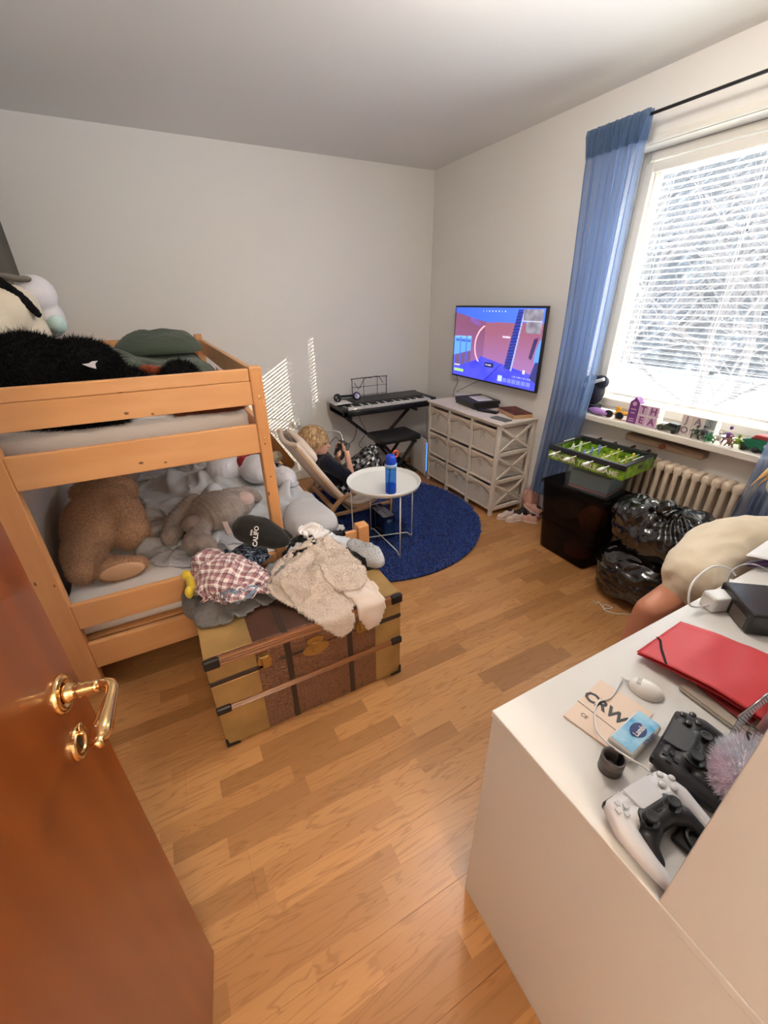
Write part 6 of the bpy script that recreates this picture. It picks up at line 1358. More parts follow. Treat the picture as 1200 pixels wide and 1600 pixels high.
    if 0.61 < u < 0.69 and 0.355 < v < 0.375 and (u * 140) % 1 < 0.7: c = (235, 225, 245)
    return c
mb = MB(); NU, NV = 220, 124; V = mb.grid(NU, NV, lambda u, v: Vector((-0.0006, SW - 2 * SW * u, SH - 2 * SH * v)))
sme_ = mb.mesh('screen'); ca = sme_.color_attributes.new('Col', 'FLOAT_COLOR', 'POINT')
for v in sme_.vertices: ca.data[v.index].color = rgb(*screen((SW - v.co.y) / (2 * SW), (SH - v.co.z) / (2 * SH)))
scm = mat('screen_glow', (0.01, 0.01, 0.01, 1), 0.15); t = NT(scm); at = t.n('ShaderNodeAttribute', attribute_name='Col'); t.link(at.outputs[0], t.b.inputs['Emission Color']); t.b.inputs['Emission Strength'].default_value = 0.52
o = mesh_obj('screen', sme_, scm, tv, False)
cable('cable', [(2.34, 3.07, 0.91), (2.355, 3.06, 0.85), (2.345, 3.09, 0.78), (2.34, 3.10, 0.70), (2.34, 3.12, 0.5)], 0.0022, MATS['black_plastic'], 'black lead hanging from the left end of the television', 6)
cable('cable', [(2.34, 2.74, 0.91), (2.345, 2.80, 0.885), (2.33, 2.93, 0.82), (2.33, 3.04, 0.755), (2.32, 3.10, 0.60)], 0.0022, MATS['black_plastic'], 'black lead slanting from the middle of the television to the chest', 6)

# small black spot and basket of shoes by the curtain
sh_l = mat('shoe_white', rgb(225, 205, 195), 0.6); sh_d = mat('shoe_dark', rgb(40, 30, 34), 0.7); sh_p = mat('shoe_pink', rgb(215, 165, 150), 0.7)
def shoe(label, x, y, rz, L, top, group=None, z=0.0, pitch=0.0):
    t = thing('shoe', label, 'shoe', (x, y, z), rz, group); t.rotation_euler = (0, pitch, rz)
    mb = MB(); pts = []
    for k in range(20):
        a = 2 * PI * k / 20; xx = math.cos(a) * L / 2; ww = L * (0.185 + 0.03 * math.cos(a) if math.cos(a) > 0 else 0.165 - 0.01 * math.cos(a)); pts.append((xx, math.sin(a) * ww))
    mb.prism(pts, 0.0, 0.012); bmesh.ops.bevel(mb.bm, geom=list(mb.bm.edges), offset=0.002, affect='EDGES'); mb.obj('sole', sh_l, t)
    mb = MB(); mb.ell((0.22 * L, 0, 0.022), (0.26 * L, 0.165 * L, 0.024)); mb.ell((-0.10 * L, 0, 0.030), (0.30 * L, 0.145 * L, 0.034)); mb.ell((-0.30 * L, 0, 0.03), (0.17 * L, 0.135 * L, 0.040)); blend('upper', mb, top, t, 0.004, 2)
    mb = MB(); mb.ell((-0.22 * L, 0, 0.062), (0.16 * L, 0.085 * L, 0.012)); mb.obj('opening', sh_d, t, True)
    mb = MB()
    for k in range(3): mb.box((0.02 * L + k * 0.05 * L, -0.07 * L, 0.050 - k * 0.004), (0.04 * L + k * 0.05 * L, 0.07 * L, 0.056 - k * 0.004), 0.001)
    tag(mb.obj('laces', sh_d, t), kind='stuff')
shoe('small white shoe nearest the foot of the drawer chest', 2.125, 2.055, R_(170), 0.15, sh_l, 'small shoes by the chest')
shoe('small white shoe with dark laces in front of its pair', 2.150, 1.985, R_(165), 0.15, sh_l, 'small shoes by the chest')
shoe('dark and white sandal lying between chest and storage boxes', 2.235, 2.03, R_(140), 0.13, sh_d, 'small shoes by the chest')
shoe('white and brown trainer nearest the storage boxes', 2.235, 1.925, R_(120), 0.13, sh_p, 'small shoes by the chest')
shoe('pale pink shoe leaning on top of the shoe pile', 2.300, 1.965, R_(100), 0.16, sh_p, 'small shoes by the chest', 0.060, R_(-20))
shoe('white shoe at the back of the pile beside the curtain', 2.335, 2.04, R_(80), 0.12, sh_l, 'small shoes by the chest', 0.0)
tc_ = heap('tote_bag', [(-0.05, -0.05), (0.05, -0.05), (0.06, 0.04), (0.0, 0.06), (-0.05, 0.04)], 0.10, sh_p, None, lambda x, y, h: Vector((2.335 + x * 0.9, 2.03 + y, 0.075 + h)), ff=14, fa=0.03, seed=9, nth=50, nr=16); tag(tc_, 'pale patterned cloth bag hanging behind the shoes beside the curtain', 'bag')

# ================================================================ STORAGE BOXES, CLEAR BOX, FOOTBALL TABLE
smoke = bpy.data.materials.new('smoked_plastic'); smoke.use_nodes = True; nt = smoke.node_tree; nt.nodes.clear()
a_ = nt.nodes.new('ShaderNodeBsdfTransparent'); a_.inputs[0].default_value = (0.60, 0.52, 0.46, 1); b_ = nt.nodes.new('ShaderNodeBsdfPrincipled'); b_.inputs['Base Color'].default_value = (0.03, 0.027, 0.026, 1); b_.inputs['Roughness'].default_value = 0.22
c_ = nt.nodes.new('ShaderNodeMixShader'); c_.inputs[0].default_value = 0.24; o_ = nt.nodes.new('ShaderNodeOutputMaterial'); nt.links.new(a_.outputs[0], c_.inputs[1]); nt.links.new(b_.outputs[0], c_.inputs[2]); nt.links.new(c_.outputs[0], o_.inputs[0])
clear = bpy.data.materials.new('clear_plastic'); clear.use_nodes = True; nt = clear.node_tree; nt.nodes.clear()
a_ = nt.nodes.new('ShaderNodeBsdfTransparent'); a_.inputs[0].default_value = (0.93, 0.96, 0.97, 1); b_ = nt.nodes.new('ShaderNodeBsdfPrincipled'); b_.inputs['Base Color'].default_value = (0.45, 0.52, 0.55, 1); b_.inputs['Roughness'].default_value = 0.25
c_ = nt.nodes.new('ShaderNodeMixShader'); c_.inputs[0].default_value = 0.16; o_ = nt.nodes.new('ShaderNodeOutputMaterial'); nt.links.new(a_.outputs[0], c_.inputs[1]); nt.links.new(b_.outputs[0], c_.inputs[2]); nt.links.new(c_.outputs[0], o_.inputs[0])
def tub(name, label, loc, rz, lx, ly, hz_, m, lid=True, wall=0.003, group=None):
    t = thing(name, label, 'storage box', loc, rz, group); mb = MB(); rings = []
    def rr(hx_, hy_, z, r=0.03):
        out = []
        for sx, sy, a0 in ((1, 1, 0), (-1, 1, 1), (-1, -1, 2), (1, -1, 3)):
            for k in range(5): a = (a0 + k / 4) * PI / 2; out.append(mb.bm.verts.new((sx * (hx_ - r) + r * math.cos(a), sy * (hy_ - r) + r * math.sin(a), z)))
        return out
    for hx_, hy_, z in ((lx - 0.02, ly - 0.02, 0), (lx - 0.016, ly - 0.016, 0.004), (lx, ly, hz_), (lx - wall, ly - wall, hz_), (lx - 0.02 - wall, ly - 0.02 - wall, 0.005)): rings.append(rr(hx_, hy_, z))
    for a, b in zip(rings, rings[1:]):
        for k in range(20): mb.bm.faces.new((a[k], a[(k + 1) % 20], b[(k + 1) % 20], b[k]))
    mb.bm.faces.new(rings[0][::-1]); mb.bm.faces.new(rings[-1]); o = mb.obj('tub', m, t); sharpen(o.data, 50)
    if lid:
        mb = MB(); rings = [rr(lx + 0.008, ly + 0.008, hz_ - 0.018), rr(lx + 0.012, ly + 0.012, hz_ - 0.014), rr(lx + 0.010, ly + 0.010, hz_ + 0.002), rr(lx - 0.004, ly - 0.004, hz_ + 0.005), rr(lx - 0.012, ly - 0.012, hz_ + 0.001), rr(lx - 0.030, ly - 0.030, hz_ + 0.001)]
        for a, b in zip(rings, rings[1:]):
            for k in range(20): mb.bm.faces.new((a[k], a[(k + 1) % 20], b[(k + 1) % 20], b[k]))
        mb.bm.faces.new(rings[-1]); o = mb.obj('lid', m, t); sharpen(o.data, 50)
    return t
b1 = tub('storage_box', 'smoked plastic storage box with lid, on the floor under its twin', (2.155, 1.475, 0.0), 0.0, 0.118, 0.195, 0.232, smoke, group='smoked storage boxes')
b2 = tub('storage_box', 'smoked plastic storage box with lid, upper one of the pair', (2.136, 1.450, 0.238), 0.0, 0.137, 0.220, 0.252, smoke, group='smoked storage boxes')
def lump(name, label, cat, c, r, col, seed):
    t = thing(name, label, cat, c); mb = MB(); mb.ell((0, 0, 0), r, seg=32, rings=20); o = mb.obj('bundle', mat('lump' + str(seed), col, 0.8, var=0.3, vscale=20), t, True); displace(o.data, lambda p, n: 0.012 * ridge(p, 16, seed)); return t
lump('toy_bundle', 'orange brown toy seen through the upper smoked box', 'toy', (2.12, 1.35, 0.330), (0.085, 0.072, 0.080), rgb(150, 80, 40), 3)
lump('toy_bundle', 'olive toy seen through the left side of the upper smoked box', 'toy', (2.13, 1.54, 0.32), (0.085, 0.085, 0.065), rgb(90, 84, 50), 4)
lump('toy_bundle', 'red toy at the bottom of the lower smoked box', 'toy', (2.14, 1.42, 0.062), (0.075, 0.080, 0.042), rgb(150, 40, 30), 5)
lump('toy_bundle', 'grey white toy at the right of the lower smoked box', 'toy', (2.16, 1.385, 0.155), (0.06, 0.07, 0.045), rgb(140, 136, 130), 6)
cl_ = tub('storage_box', 'small clear plastic box under the football table', (2.130, 1.40, 0.4955), R_(10), 0.118, 0.155, 0.162, clear, False, 0.003)
for k_, (dz, col, lb) in enumerate(((0.0, rgb(190, 120, 125), 'pink folder lying at the bottom of the clear box'), (0.02, rgb(150, 175, 185), 'pale blue paper stack inside the clear box'))):
    t = thing('paper_stack', lb, 'papers', (2.130, 1.40, 0.504 + dz), R_(10)); mb = MB(); mb.box((-0.085, -0.115, 0), (0.085, 0.115, 0.016 if k_ == 0 else 0.085), 0.002); mb.obj('sheets', mat('stack%d' % k_, col, 0.7), t)
lump('toy_bundle', 'tiny purple toy in the right end of the clear box', 'toy', (2.17, 1.275, 0.635), (0.018, 0.009, 0.018), rgb(90, 60, 120), 8)

FA = Vector((1.935, 1.605, 0)); fd = Vector((0.049, -0.441, 0)).normalized(); fe = Vector((-fd.y, fd.x, 0))
ft = thing('football_table', 'green and black tabletop football game on top of the clear box', 'football table'); ft.matrix_world = Matrix.Translation((1.935, 1.605, 0.662)) @ Matrix(((fd.x, fe.x, 0), (fd.y, fe.y, 0), (0, 0, 1))).to_4x4()
FL, FD_, FH = 0.445, 0.315, 0.078
gm_ = mat('lime_print', rgb(150, 190, 45), 0.4, color2=rgb(70, 110, 25), vscale=30); fb = mat('foos_black', (0.015, 0.016, 0.02, 1), 0.4)
def fp(name, lo, hi, m, bev=0.002): mb = MB(); mb.box(lo, hi, bev); return mb.obj(name, m, ft)
T_ = 0.014
fp('side_board', (0, 0, 0), (FL, T_, FH), gm_); fp('side_board', (0, FD_ - T_, 0), (FL, FD_, FH), gm_); fp('end_board', (0, T_, 0), (T_, FD_ - T_, FH), gm_); fp('end_board', (FL - T_, T_, 0), (FL, FD_ - T_, FH), gm_)
for lo, hi in (((-0.003, -0.003, FH - 0.026), (FL + 0.003, T_ + 0.004, FH + 0.004)), ((-0.003, FD_ - T_ - 0.004, FH - 0.026), (FL + 0.003, FD_ + 0.003, FH + 0.004)), ((-0.003, T_ + 0.004, FH - 0.006), (T_ + 0.012, FD_ - T_ - 0.004, FH + 0.004)), ((FL - T_ - 0.012, T_ + 0.004, FH - 0.006), (FL + 0.003, FD_ - T_ - 0.004, FH + 0.004))): fp('black_rim', lo, hi, fb)
fp('pitch', (T_, T_, 0.008), (FL - T_, FD_ - T_, 0.014), mat('pitch', rgb(130, 165, 50), 0.5), 0.0)
wl = MATS['white_plastic']
mb = MB()
for lo, hi in (((FL / 2 - 0.002, T_, 0.014), (FL / 2 + 0.002, FD_ - T_, 0.0146)), ((T_ + 0.05, 0.10, 0.014), (T_ + 0.053, FD_ - 0.10, 0.0146)), ((FL - T_ - 0.053, 0.10, 0.014), (FL - T_ - 0.05, FD_ - 0.10, 0.0146))): mb.box(lo, hi)
tag(mb.obj('pitch_lines', wl, ft), kind='stuff')
mb = MB(); mb.tube([(FL / 2 + 0.045 * math.cos(a), FD_ / 2 + 0.045 * math.sin(a), 0.0145) for a in [k * PI / 16 for k in range(32)]], 0.001, 4, closed=True); mb.obj('centre_circle', wl, ft)
for xg, s in ((T_ + 0.006, 1), (FL - T_ - 0.006, -1)): mb = MB(); mb.tube([(xg, FD_ / 2 - 0.05, 0.045), (xg, FD_ / 2 - 0.05, FH + 0.008), (xg, FD_ / 2 + 0.05, FH + 0.008), (xg, FD_ / 2 + 0.05, 0.045)], 0.0025, 6); mb.obj('goal_frame', wl, ft)
mb = MB(); mb.box((FL - 0.0005, FD_ / 2 - 0.022, 0.034), (FL + 0.0012, FD_ / 2 + 0.022, 0.054), 0.006, 2); mb.obj('goal_slot', fb, ft)
pc = [mat('player_white', rgb(225, 225, 220), 0.4), mat('player_blue', rgb(120, 140, 215), 0.4), mat('player_yellow', rgb(205, 195, 90), 0.4)]
rodx = [0.075, 0.175, 0.275, 0.365]
for k, xr in enumerate(rodx):
    z = 0.060; sh = [0.0, -0.01, 0.012, 0.0][k]
    mb = MB(); mb.tube([(xr, -0.075 + sh, z), (xr, FD_ + 0.075 + sh, z)], 0.003, 8); o = mb.obj('rod', MATS['white_metal'], ft, True)
    wside = k >= 1
    mb = MB(); mb.tube([(xr, -0.105 + sh, z), (xr, -0.058 + sh, z)], 0.0085 if wside else 0.004, 12); h1 = mb.obj('handle', MATS['white_plastic'] if k else MATS['white_metal'], ft, True); h1.parent = o
    mb = MB(); mb.tube([(xr, FD_ + 0.035 + sh, z), (xr, FD_ + 0.095 + sh, z)], [0.005, 0.0085], 12); h2 = mb.obj('handle', fb, ft, True); h2.parent = o
    for j in range([2, 3, 3, 3][k]):
        y = FD_ / 2 + (j - ([2, 3, 3, 3][k] - 1) / 2) * 0.075 + sh
        mb = MB(); mb.box((xr - 0.006, y - 0.009, z - 0.014), (xr + 0.006, y + 0.009, z + 0.010), 0.003); mb.box((xr - 0.004, y - 0.006, z - 0.040), (xr + 0.004, y + 0.006, z - 0.012), 0.002); mb.ell((xr, y, z + 0.016), 0.0065, seg=10, rings=8)
        pl = mb.obj('player', pc[[0, 1, 2, 2][k] if k != 2 else 2], ft); pl.parent = o
text('SOCCER TABLE GAME', 0.040, frame((FL * 0.50, -0.0035, 0.026), (1, 0, 0), (0, 0, 1)), mat('foos_letter', rgb(225, 225, 200), 0.4), ft, 'lettering', 0.0006, 0.0008)
bl_ = thing('soccer_ball_print', None, None) if False else None
mb = MB(); mb.lathe([(0.012, 0), (0.012, 0.0008)], (0.038, -0.0035, 0.036), 20, M=Matrix.Rotation(PI / 2, 4, 'X')); mb.obj('ball_print', wl, ft)

# ================================================================ BIN BAGS
bagm = mat('bin_bag', (0.006, 0.006, 0.007, 1), 0.16, coat=0.6, bump=0.25, bscale=40, spec=0.6)
bgA = thing('bin_bag', 'full black bin bag on the floor, squashed under the knotted one', 'bin bag', (2.08, 0.965, 0.0))
mb = MB(); mb.ell((0.0, 0.015, 0.165), (0.185, 0.245, 0.165), seg=40, rings=24); mb.ell((-0.06, 0.08, 0.12), (0.12, 0.13, 0.112), seg=30, rings=20); mb.ell((0.0, -0.10, 0.125), (0.14, 0.14, 0.115), seg=30, rings=20)
blend('bag', mb, bagm, bgA, 0.009, 2, lambda p, n: 0.016 * ridge((p.x, p.y, p.z * 2.5), 8, 3, 3, 1.1) - 0.008)
bgB = thing('bin_bag', 'shiny black bin bag with gathered knot in front of the radiator', 'bin bag', (2.08, 0.95, 0.295))
mb = MB(); mb.ell((0.0, 0.0, 0.14), (0.175, 0.255, 0.145), seg=40, rings=24); mb.ell((-0.03, 0.10, 0.20), (0.13, 0.14, 0.11), seg=30, rings=20); mb.ell((0.02, -0.10, 0.19), (0.13, 0.13, 0.11), seg=30, rings=20); mb.ell((-0.05, -0.02, 0.28), (0.05, 0.05, 0.05), seg=30, rings=20)
kn = Vector((-0.04, -0.06, 0.32))
def bagfold(p, n):
    q = p - kn; a = math.atan2(q.y, q.x); d = math.hypot(q.x, q.y)
    rad_ = math.exp(-(d / 0.14) ** 2) * (0.012 * math.sin(13 * a + 6 * noise.noise(p * 9)) if q.z > -0.16 else 0)
    return rad_ + 0.022 * ridge(p, 7, 9, 3, 1.4) - 0.012
blend('bag', mb, bagm, bgB, 0.008, 1, bagfold)
cable('string', [(1.86, 1.07, 0.003), (1.85, 1.04, 0.01), (1.88, 1.05, 0.004), (1.86, 1.00, 0.003), (1.90, 0.98, 0.006), (1.885, 1.02, 0.003), (1.85, 0.99, 0.003), (1.88, 0.94, 0.003), (1.93, 0.90, 0.005), (1.92, 0.86, 0.003), (1.96, 0.84, 0.003)], 0.0022, MATS['white_plastic'], 'tangled white string on the floor in front of the bin bags', 8, 'string')

# ================================================================ WINDOW SILL THINGS
SZ = 0.862
mats_l = {'white': mat('block_white', rgb(232, 225, 220), 0.5), 'lil': mat('block_lilac', rgb(210, 170, 205), 0.5), 'pur': mat('block_purple', rgb(120, 60, 130), 0.5), 'pur2': mat('letter_purple', rgb(130, 62, 110), 0.5), 'gry': mat('letter_grey', rgb(130, 122, 128), 0.5), 'bei': mat('block_beige', rgb(222, 205, 200), 0.5), 'grn': mat('block_mint', rgb(150, 165, 160), 0.5)}
def block(label, y, z, s, face, ch_, lc, group, x=2.355):
    t = thing('letter_block', label, 'letter block', (x, y, z), 0, group); mb = MB(); mb.box((-s / 2, -s / 2, 0), (s / 2, s / 2, s), 0.0015); mb.obj('cube', mats_l['white'], t)
    mb = MB(); mb.box((-s / 2 - 0.0008, -s / 2 + 0.003, 0.003), (-s / 2, s / 2 - 0.003, s - 0.003), 0.0003); mb.obj('face', mats_l[face], t)
    text(ch_, s * 0.92, frame((-s / 2 - 0.0012, 0, s / 2), (0, -1, 0), (0, 0, 1)), mats_l[lc], t, 'letter', 0.0004, 0.0012)
s_ = 0.056
for ch_, iy, iz, w in (('T', 0, 1, 'first letter, upper row'), ('H', 1, 1, 'second letter, upper row'), ('E', 0, 0, 'first letter, lower row'), ('A', 1, 0, 'second letter, lower row')):
    block('lilac letter block with a purple %s beside the little house block' % ch_, 1.350 - iy * 0.0575, SZ + iz * 0.0565, s_, 'lil', ch_, 'pur2', 'lilac letter blocks')
hb = thing('house_block', 'purple house shaped block left of the lilac letter blocks', 'toy block', (2.35, 1.408, SZ))
mb = MB(); mb.prism([(-0.027, 0), (0.027, 0), (0.027, 0.115), (0, 0.145), (-0.027, 0.115)], -0.020, 0.020, frame((0, 0, 0), (0, -1, 0), (0, 0, 1))); mb.obj('body', mats_l['pur'], hb)
mb = MB(); mb.lathe([(0.012, 0), (0.012, 0.001)], (-0.0205, 0, 0.108), 20, M=Matrix.Rotation(-PI / 2, 4, 'Y')); mb.lathe([(0.007, 0.001), (0.007, 0.002)], (-0.0205, 0, 0.108), 16, M=Matrix.Rotation(-PI / 2, 4, 'Y')); mb.obj('clock_print', mats_l['lil'], hb)
for z, wd in ((0.075, 0.030), (0.055, 0.026), (0.022, 0.030), (0.010, 0.034)): mb = MB(); mb.box((-0.0212, -wd / 2, z), (-0.0202, wd / 2, z + 0.006), 0.0003); mb.obj('print_line', mats_l['lil'], hb)
for ch_, iy, iz, f_, l_ in (('J', 0, 1, 'bei', 'gry'), ('A', 1, 1, 'bei', 'gry'), ('S', 2, 1, 'grn', 'gry'), ('O', 0, 0, 'bei', 'gry'), ('N', 1, 0, 'bei', 'gry'), ('-', 2, 0, 'grn', 'gry')):
    block('grey and white letter block with %s near the toy figures' % ('a dash' if ch_ == '-' else 'a grey ' + ch_), 1.125 - iy * 0.0535, SZ + iz * 0.0525, 0.052, f_, ch_, l_, 'grey letter blocks', 2.365)
# toy jeep
tc2 = thing('toy_car', 'small dark grey toy off-road car between the two sets of letter blocks', 'toy car', (2.345, 1.20, SZ), R_(-4))
cg = mat('car_grey', rgb(70, 74, 66), 0.35); mb = MB(); mb.prism([(-0.058, 0.010), (0.056, 0.010), (0.058, 0.028), (0.052, 0.046), (0.020, 0.050), (0.008, 0.032), (-0.050, 0.030), (-0.058, 0.022)] if False else [(-0.058, 0.010), (0.056, 0.010), (0.056, 0.048), (0.0, 0.050), (-0.018, 0.032), (-0.052, 0.030), (-0.058, 0.022)], -0.022, 0.022, frame((0, 0, 0), (0, -1, 0), (0, 0, 1))); bmesh.ops.bevel(mb.bm, geom=list(mb.bm.edges), offset=0.003, segments=2, affect='EDGES'); mb.obj('body', cg, tc2)
for yy in (-0.036, 0.036):
    for xx in (-0.020, 0.020): mb = MB(); mb.cyl((xx - 0.006, yy, 0.0105), (xx + 0.006, yy, 0.0105), 0.0105, n=20); mb.obj('wheel', MATS['black_matte'], tc2, True)
mb = MB(); mb.box((-0.0232, -0.050, 0.032), (-0.0218, -0.008, 0.044), 0.001); mb.obj('window', MATS['glass_dark'], tc2)
# purple case, sunglasses, banana-yellow toy, cap
pcs = thing('glasses_case', 'lilac spectacle case on the sill beside the blue curtain', 'glasses case', (2.348, 1.635, SZ), R_(-14)); mb = MB(); mb.ell((0, 0, 0.018), (0.036, 0.078, 0.019), seg=28, rings=18); blend('case', mb, mat('case_lilac', rgb(160, 115, 175), 0.45), pcs, 0.004, 2)
sg = thing('sunglasses', 'dark brown sunglasses beside the lilac case on the sill', 'sunglasses', (2.335, 1.520, SZ), R_(5)); mb = MB()
for dy in (-0.032, 0.032): mb.tube([(0.0, dy + 0.024 * math.cos(a), 0.022 + 0.020 * math.sin(a)) for a in [k * PI / 10 for k in range(20)]], 0.0025, 6, closed=True)
mb.tube([(0, -0.008, 0.026), (0, 0.008, 0.026)], 0.0025, 6); mb.tube([(0, 0.056, 0.03), (0.06, 0.062, 0.022), (0.10, 0.06, 0.004)], 0.0025, 6); mb.tube([(0, -0.056, 0.03), (0.06, -0.05, 0.022), (0.10, -0.045, 0.004)], 0.0025, 6)
tag(mb.obj('frame', mat('tortoise', rgb(60, 30, 20), 0.3), sg, True), kind='stuff')
for dy in (-0.032, 0.032): mb = MB(); mb.lathe([(0.021, 0), (0.021, 0.001)], (0.0, dy, 0.022), 20, M=Matrix.Rotation(PI / 2, 4, 'Y')); mb.obj('lens', MATS['glass_dark'], sg)
yt = thing('toy_blaster', 'yellow plastic toy lying behind the sunglasses', 'toy', (2.455, 1.54, SZ), 0); mb = MB(); mb.box((-0.010, -0.07, 0.0), (0.010, 0.05, 0.022), 0.006, 2); mb.box((-0.008, 0.02, 0.0), (0.008, 0.05, 0.045), 0.004); mb.obj('body', mat('yel', rgb(225, 165, 40), 0.4), yt)
cp_ = thing('cap', 'navy cap with a white stripe standing at the left end of the sill', 'cap', (2.405, 1.750, SZ + 0.04)); mb = MB(); mb.ell((0, 0, 0.08), (0.055, 0.085, 0.095), seg=30, rings=20); mb.ell((-0.01, -0.06, 0.14), (0.03, 0.05, 0.04)); o = blend('crown', mb, mat('cap_navy', rgb(30, 34, 52), 0.7), cp_, 0.005, 3)
mb = MB(); mb.tube(spline([(-0.060, 0.09, 0.07), (-0.066, 0.03, 0.105), (-0.062, -0.03, 0.135), (-0.045, -0.10, 0.165)], 5), 0.010, 8); mb.obj('stripe', MATS['white_plastic'], cp_, True)
mb = MB(); mb.box((-0.04, -0.07, -0.04), (0.04, 0.05, 0.002), 0.012, 3); mb.obj('brim', MATS['navy'], cp_)
sk = thing('stick', 'thin brown stick lying on the window sill', 'stick', (2.33, 1.47, SZ + 0.003)); mb = MB(); mb.tube([(0.01, 0.045, 0.001), (0, 0, 0.001), (0.006, -0.035, 0.001)], 0.0028, 6); mb.obj('twig', MATS['pine_deep'], sk, True)
# toy figures at the right end
def fig(label, y, x, col, seed, h=0.07):
    t = thing('toy_figure', label, 'toy figure', (x, y, SZ), 0); rn = random.Random(seed); mb = MB()
    c = Vector((0, 0, h * 0.5)); mb.ell(c, (0.010, 0.011, 0.016), seg=12, rings=8); mb.ell(c + Vector((0, 0, h * 0.36)), (0.008, 0.008, 0.009), seg=12, rings=8)
    for s in (-1, 1):
        mb.tube(spline([c + Vector((0, s * 0.008, -0.01)), Vector((rn.uniform(-.01, .01), s * 0.014, h * 0.25)), Vector((rn.uniform(-.008, .008), s * 0.018, 0.003))], 3), 0.0042, 6)
        mb.tube(spline([c + Vector((0, s * 0.010, 0.01)), c + Vector((-0.008, s * 0.022, 0.004)), c + Vector((-0.012, s * 0.026, rn.uniform(-0.01, 0.02)))], 3), 0.0036, 6)
    blend('body', mb, mat('fig%d' % seed, col, 0.4), t, 0.0025, 1)
    return t
fig('dark green toy figure in front of the grey letter blocks', 1.055, 2.315, rgb(70, 90, 70), 1, 0.075); fig('black and grey toy figure in front of the grey letter blocks', 1.025, 2.318, rgb(60, 60, 66), 2, 0.085)
fig('white toy figure beside the purple one', 0.955, 2.32, rgb(210, 205, 195), 3, 0.065); fig('purple toy figure with spread arms', 0.925, 2.335, rgb(110, 60, 130), 4, 0.10); fig('brown and white toy figure before the green boat', 0.905, 2.312, rgb(150, 110, 90), 5, 0.06)
fig('small green toy figure at the front edge of the sill', 0.985, 2.305, rgb(50, 130, 80), 6, 0.05); fig('lime green toy figure touching the green boat', 0.880, 2.330, rgb(130, 165, 60), 7, 0.07)
bt = thing('toy_boat', 'green toy vehicle with a red top at the right end of the sill', 'toy vehicle', (2.36, 0.79, SZ), 0)
mb = MB(); mb.prism([(-0.09, 0.035), (-0.075, 0.012), (0.085, 0.012), (0.09, 0.055), (0.0, 0.062), (-0.07, 0.055)], -0.03, 0.03, frame((0, 0, 0), (0, -1, 0), (0, 0, 1))); bmesh.ops.bevel(mb.bm, geom=list(mb.bm.edges), offset=0.006, segments=2, affect='EDGES'); mb.obj('hull', mat('toy_green', rgb(30, 110, 80), 0.4), bt)
mb = MB(); mb.prism([(-0.055, 0.058), (0.085, 0.056), (0.085, 0.066), (0.03, 0.078), (-0.035, 0.080)], -0.024, 0.024, frame((0, 0, 0), (0, -1, 0), (0, 0, 1))); bmesh.ops.bevel(mb.bm, geom=list(mb.bm.edges), offset=0.004, affect='EDGES'); mb.obj('top', mat('toy_red', rgb(170, 60, 60), 0.4), bt)
for yy in (0.065, 0.015, -0.05):
    for xx in (-0.026, 0.026): mb = MB(); mb.cyl((xx - 0.006, yy, 0.014), (xx + 0.006, yy, 0.014), 0.014, n=20); mb.obj('wheel', MATS['black_matte'], bt, True)
mb = MB(); mb.cyl((-0.0315, -0.02, 0.038), (-0.0295, -0.02, 0.038), 0.010, n=16); mb.obj('badge', MATS['white_plastic'], bt)

# ================================================================ DESK, TALL UNIT
DZ = 0.755
dk = thing('desk', 'white desk with closed side panel in the right foreground', 'desk', (1.2, 0.1, 0))
def dp(name, lo, hi, m='white_laminate', bev=0.0015): mb = MB(); mb.box(Vector(lo) - Vector((1.2, 0.1, 0)), Vector(hi) - Vector((1.2, 0.1, 0)), bev); return mb.obj(name, MATS[m], dk)
dp('desk_top', (0.451, -0.185, DZ - 0.018), (1.70, 0.401, DZ)); dp('side_panel', (0.4525, -0.180, 0), (0.470, 0.398, DZ - 0.018)); dp('side_panel', (1.68, -0.180, 0), (1.698, 0.20, DZ - 0.018)); dp('back_panel', (0.470, -0.180, 0.30), (1.68, -0.165, DZ - 0.018))
un = thing('shelf_unit', 'tall white shelf unit standing on the near end of the desk', 'shelf unit', (0.8, -0.06, DZ))
def up(name, lo, hi): mb = MB(); mb.box(Vector(lo) - Vector((0.8, -0.06, DZ)), Vector(hi) - Vector((0.8, -0.06, DZ)), 0.0012); return mb.obj(name, MATS['white_laminate'], un)
up('side_panel', (0.4515, -0.183, DZ + 0.001), (0.469, 0.059, 1.75)); up('side_panel', (1.15, -0.183, DZ + 0.001), (1.168, 0.059, 1.75)); up('back_panel', (0.469, -0.183, DZ + 0.001), (1.15, -0.172, 1.75))
for z in (1.10, 1.42, 1.732): up('shelf', (0.469, -0.172, z), (1.15, 0.057, z + 0.018))
mb = MB(); mb.lathe([(0.028, 0), (0.028, 0.0)], (0, 0, 0), 4); mb.bm.free()
# paper sheets sticking out of the unit's foot
t = thing('paper', 'cream paper pad poking out beside the shelf unit on the desk', 'paper', (0.560, 0.030, DZ), R_(12)); mb = MB(); mb.box((-0.012, -0.04, 0), (0.035, 0.040, 0.022), 0.003); mb.obj('pad', mat('cream_paper', rgb(235, 225, 200), 0.7), t)

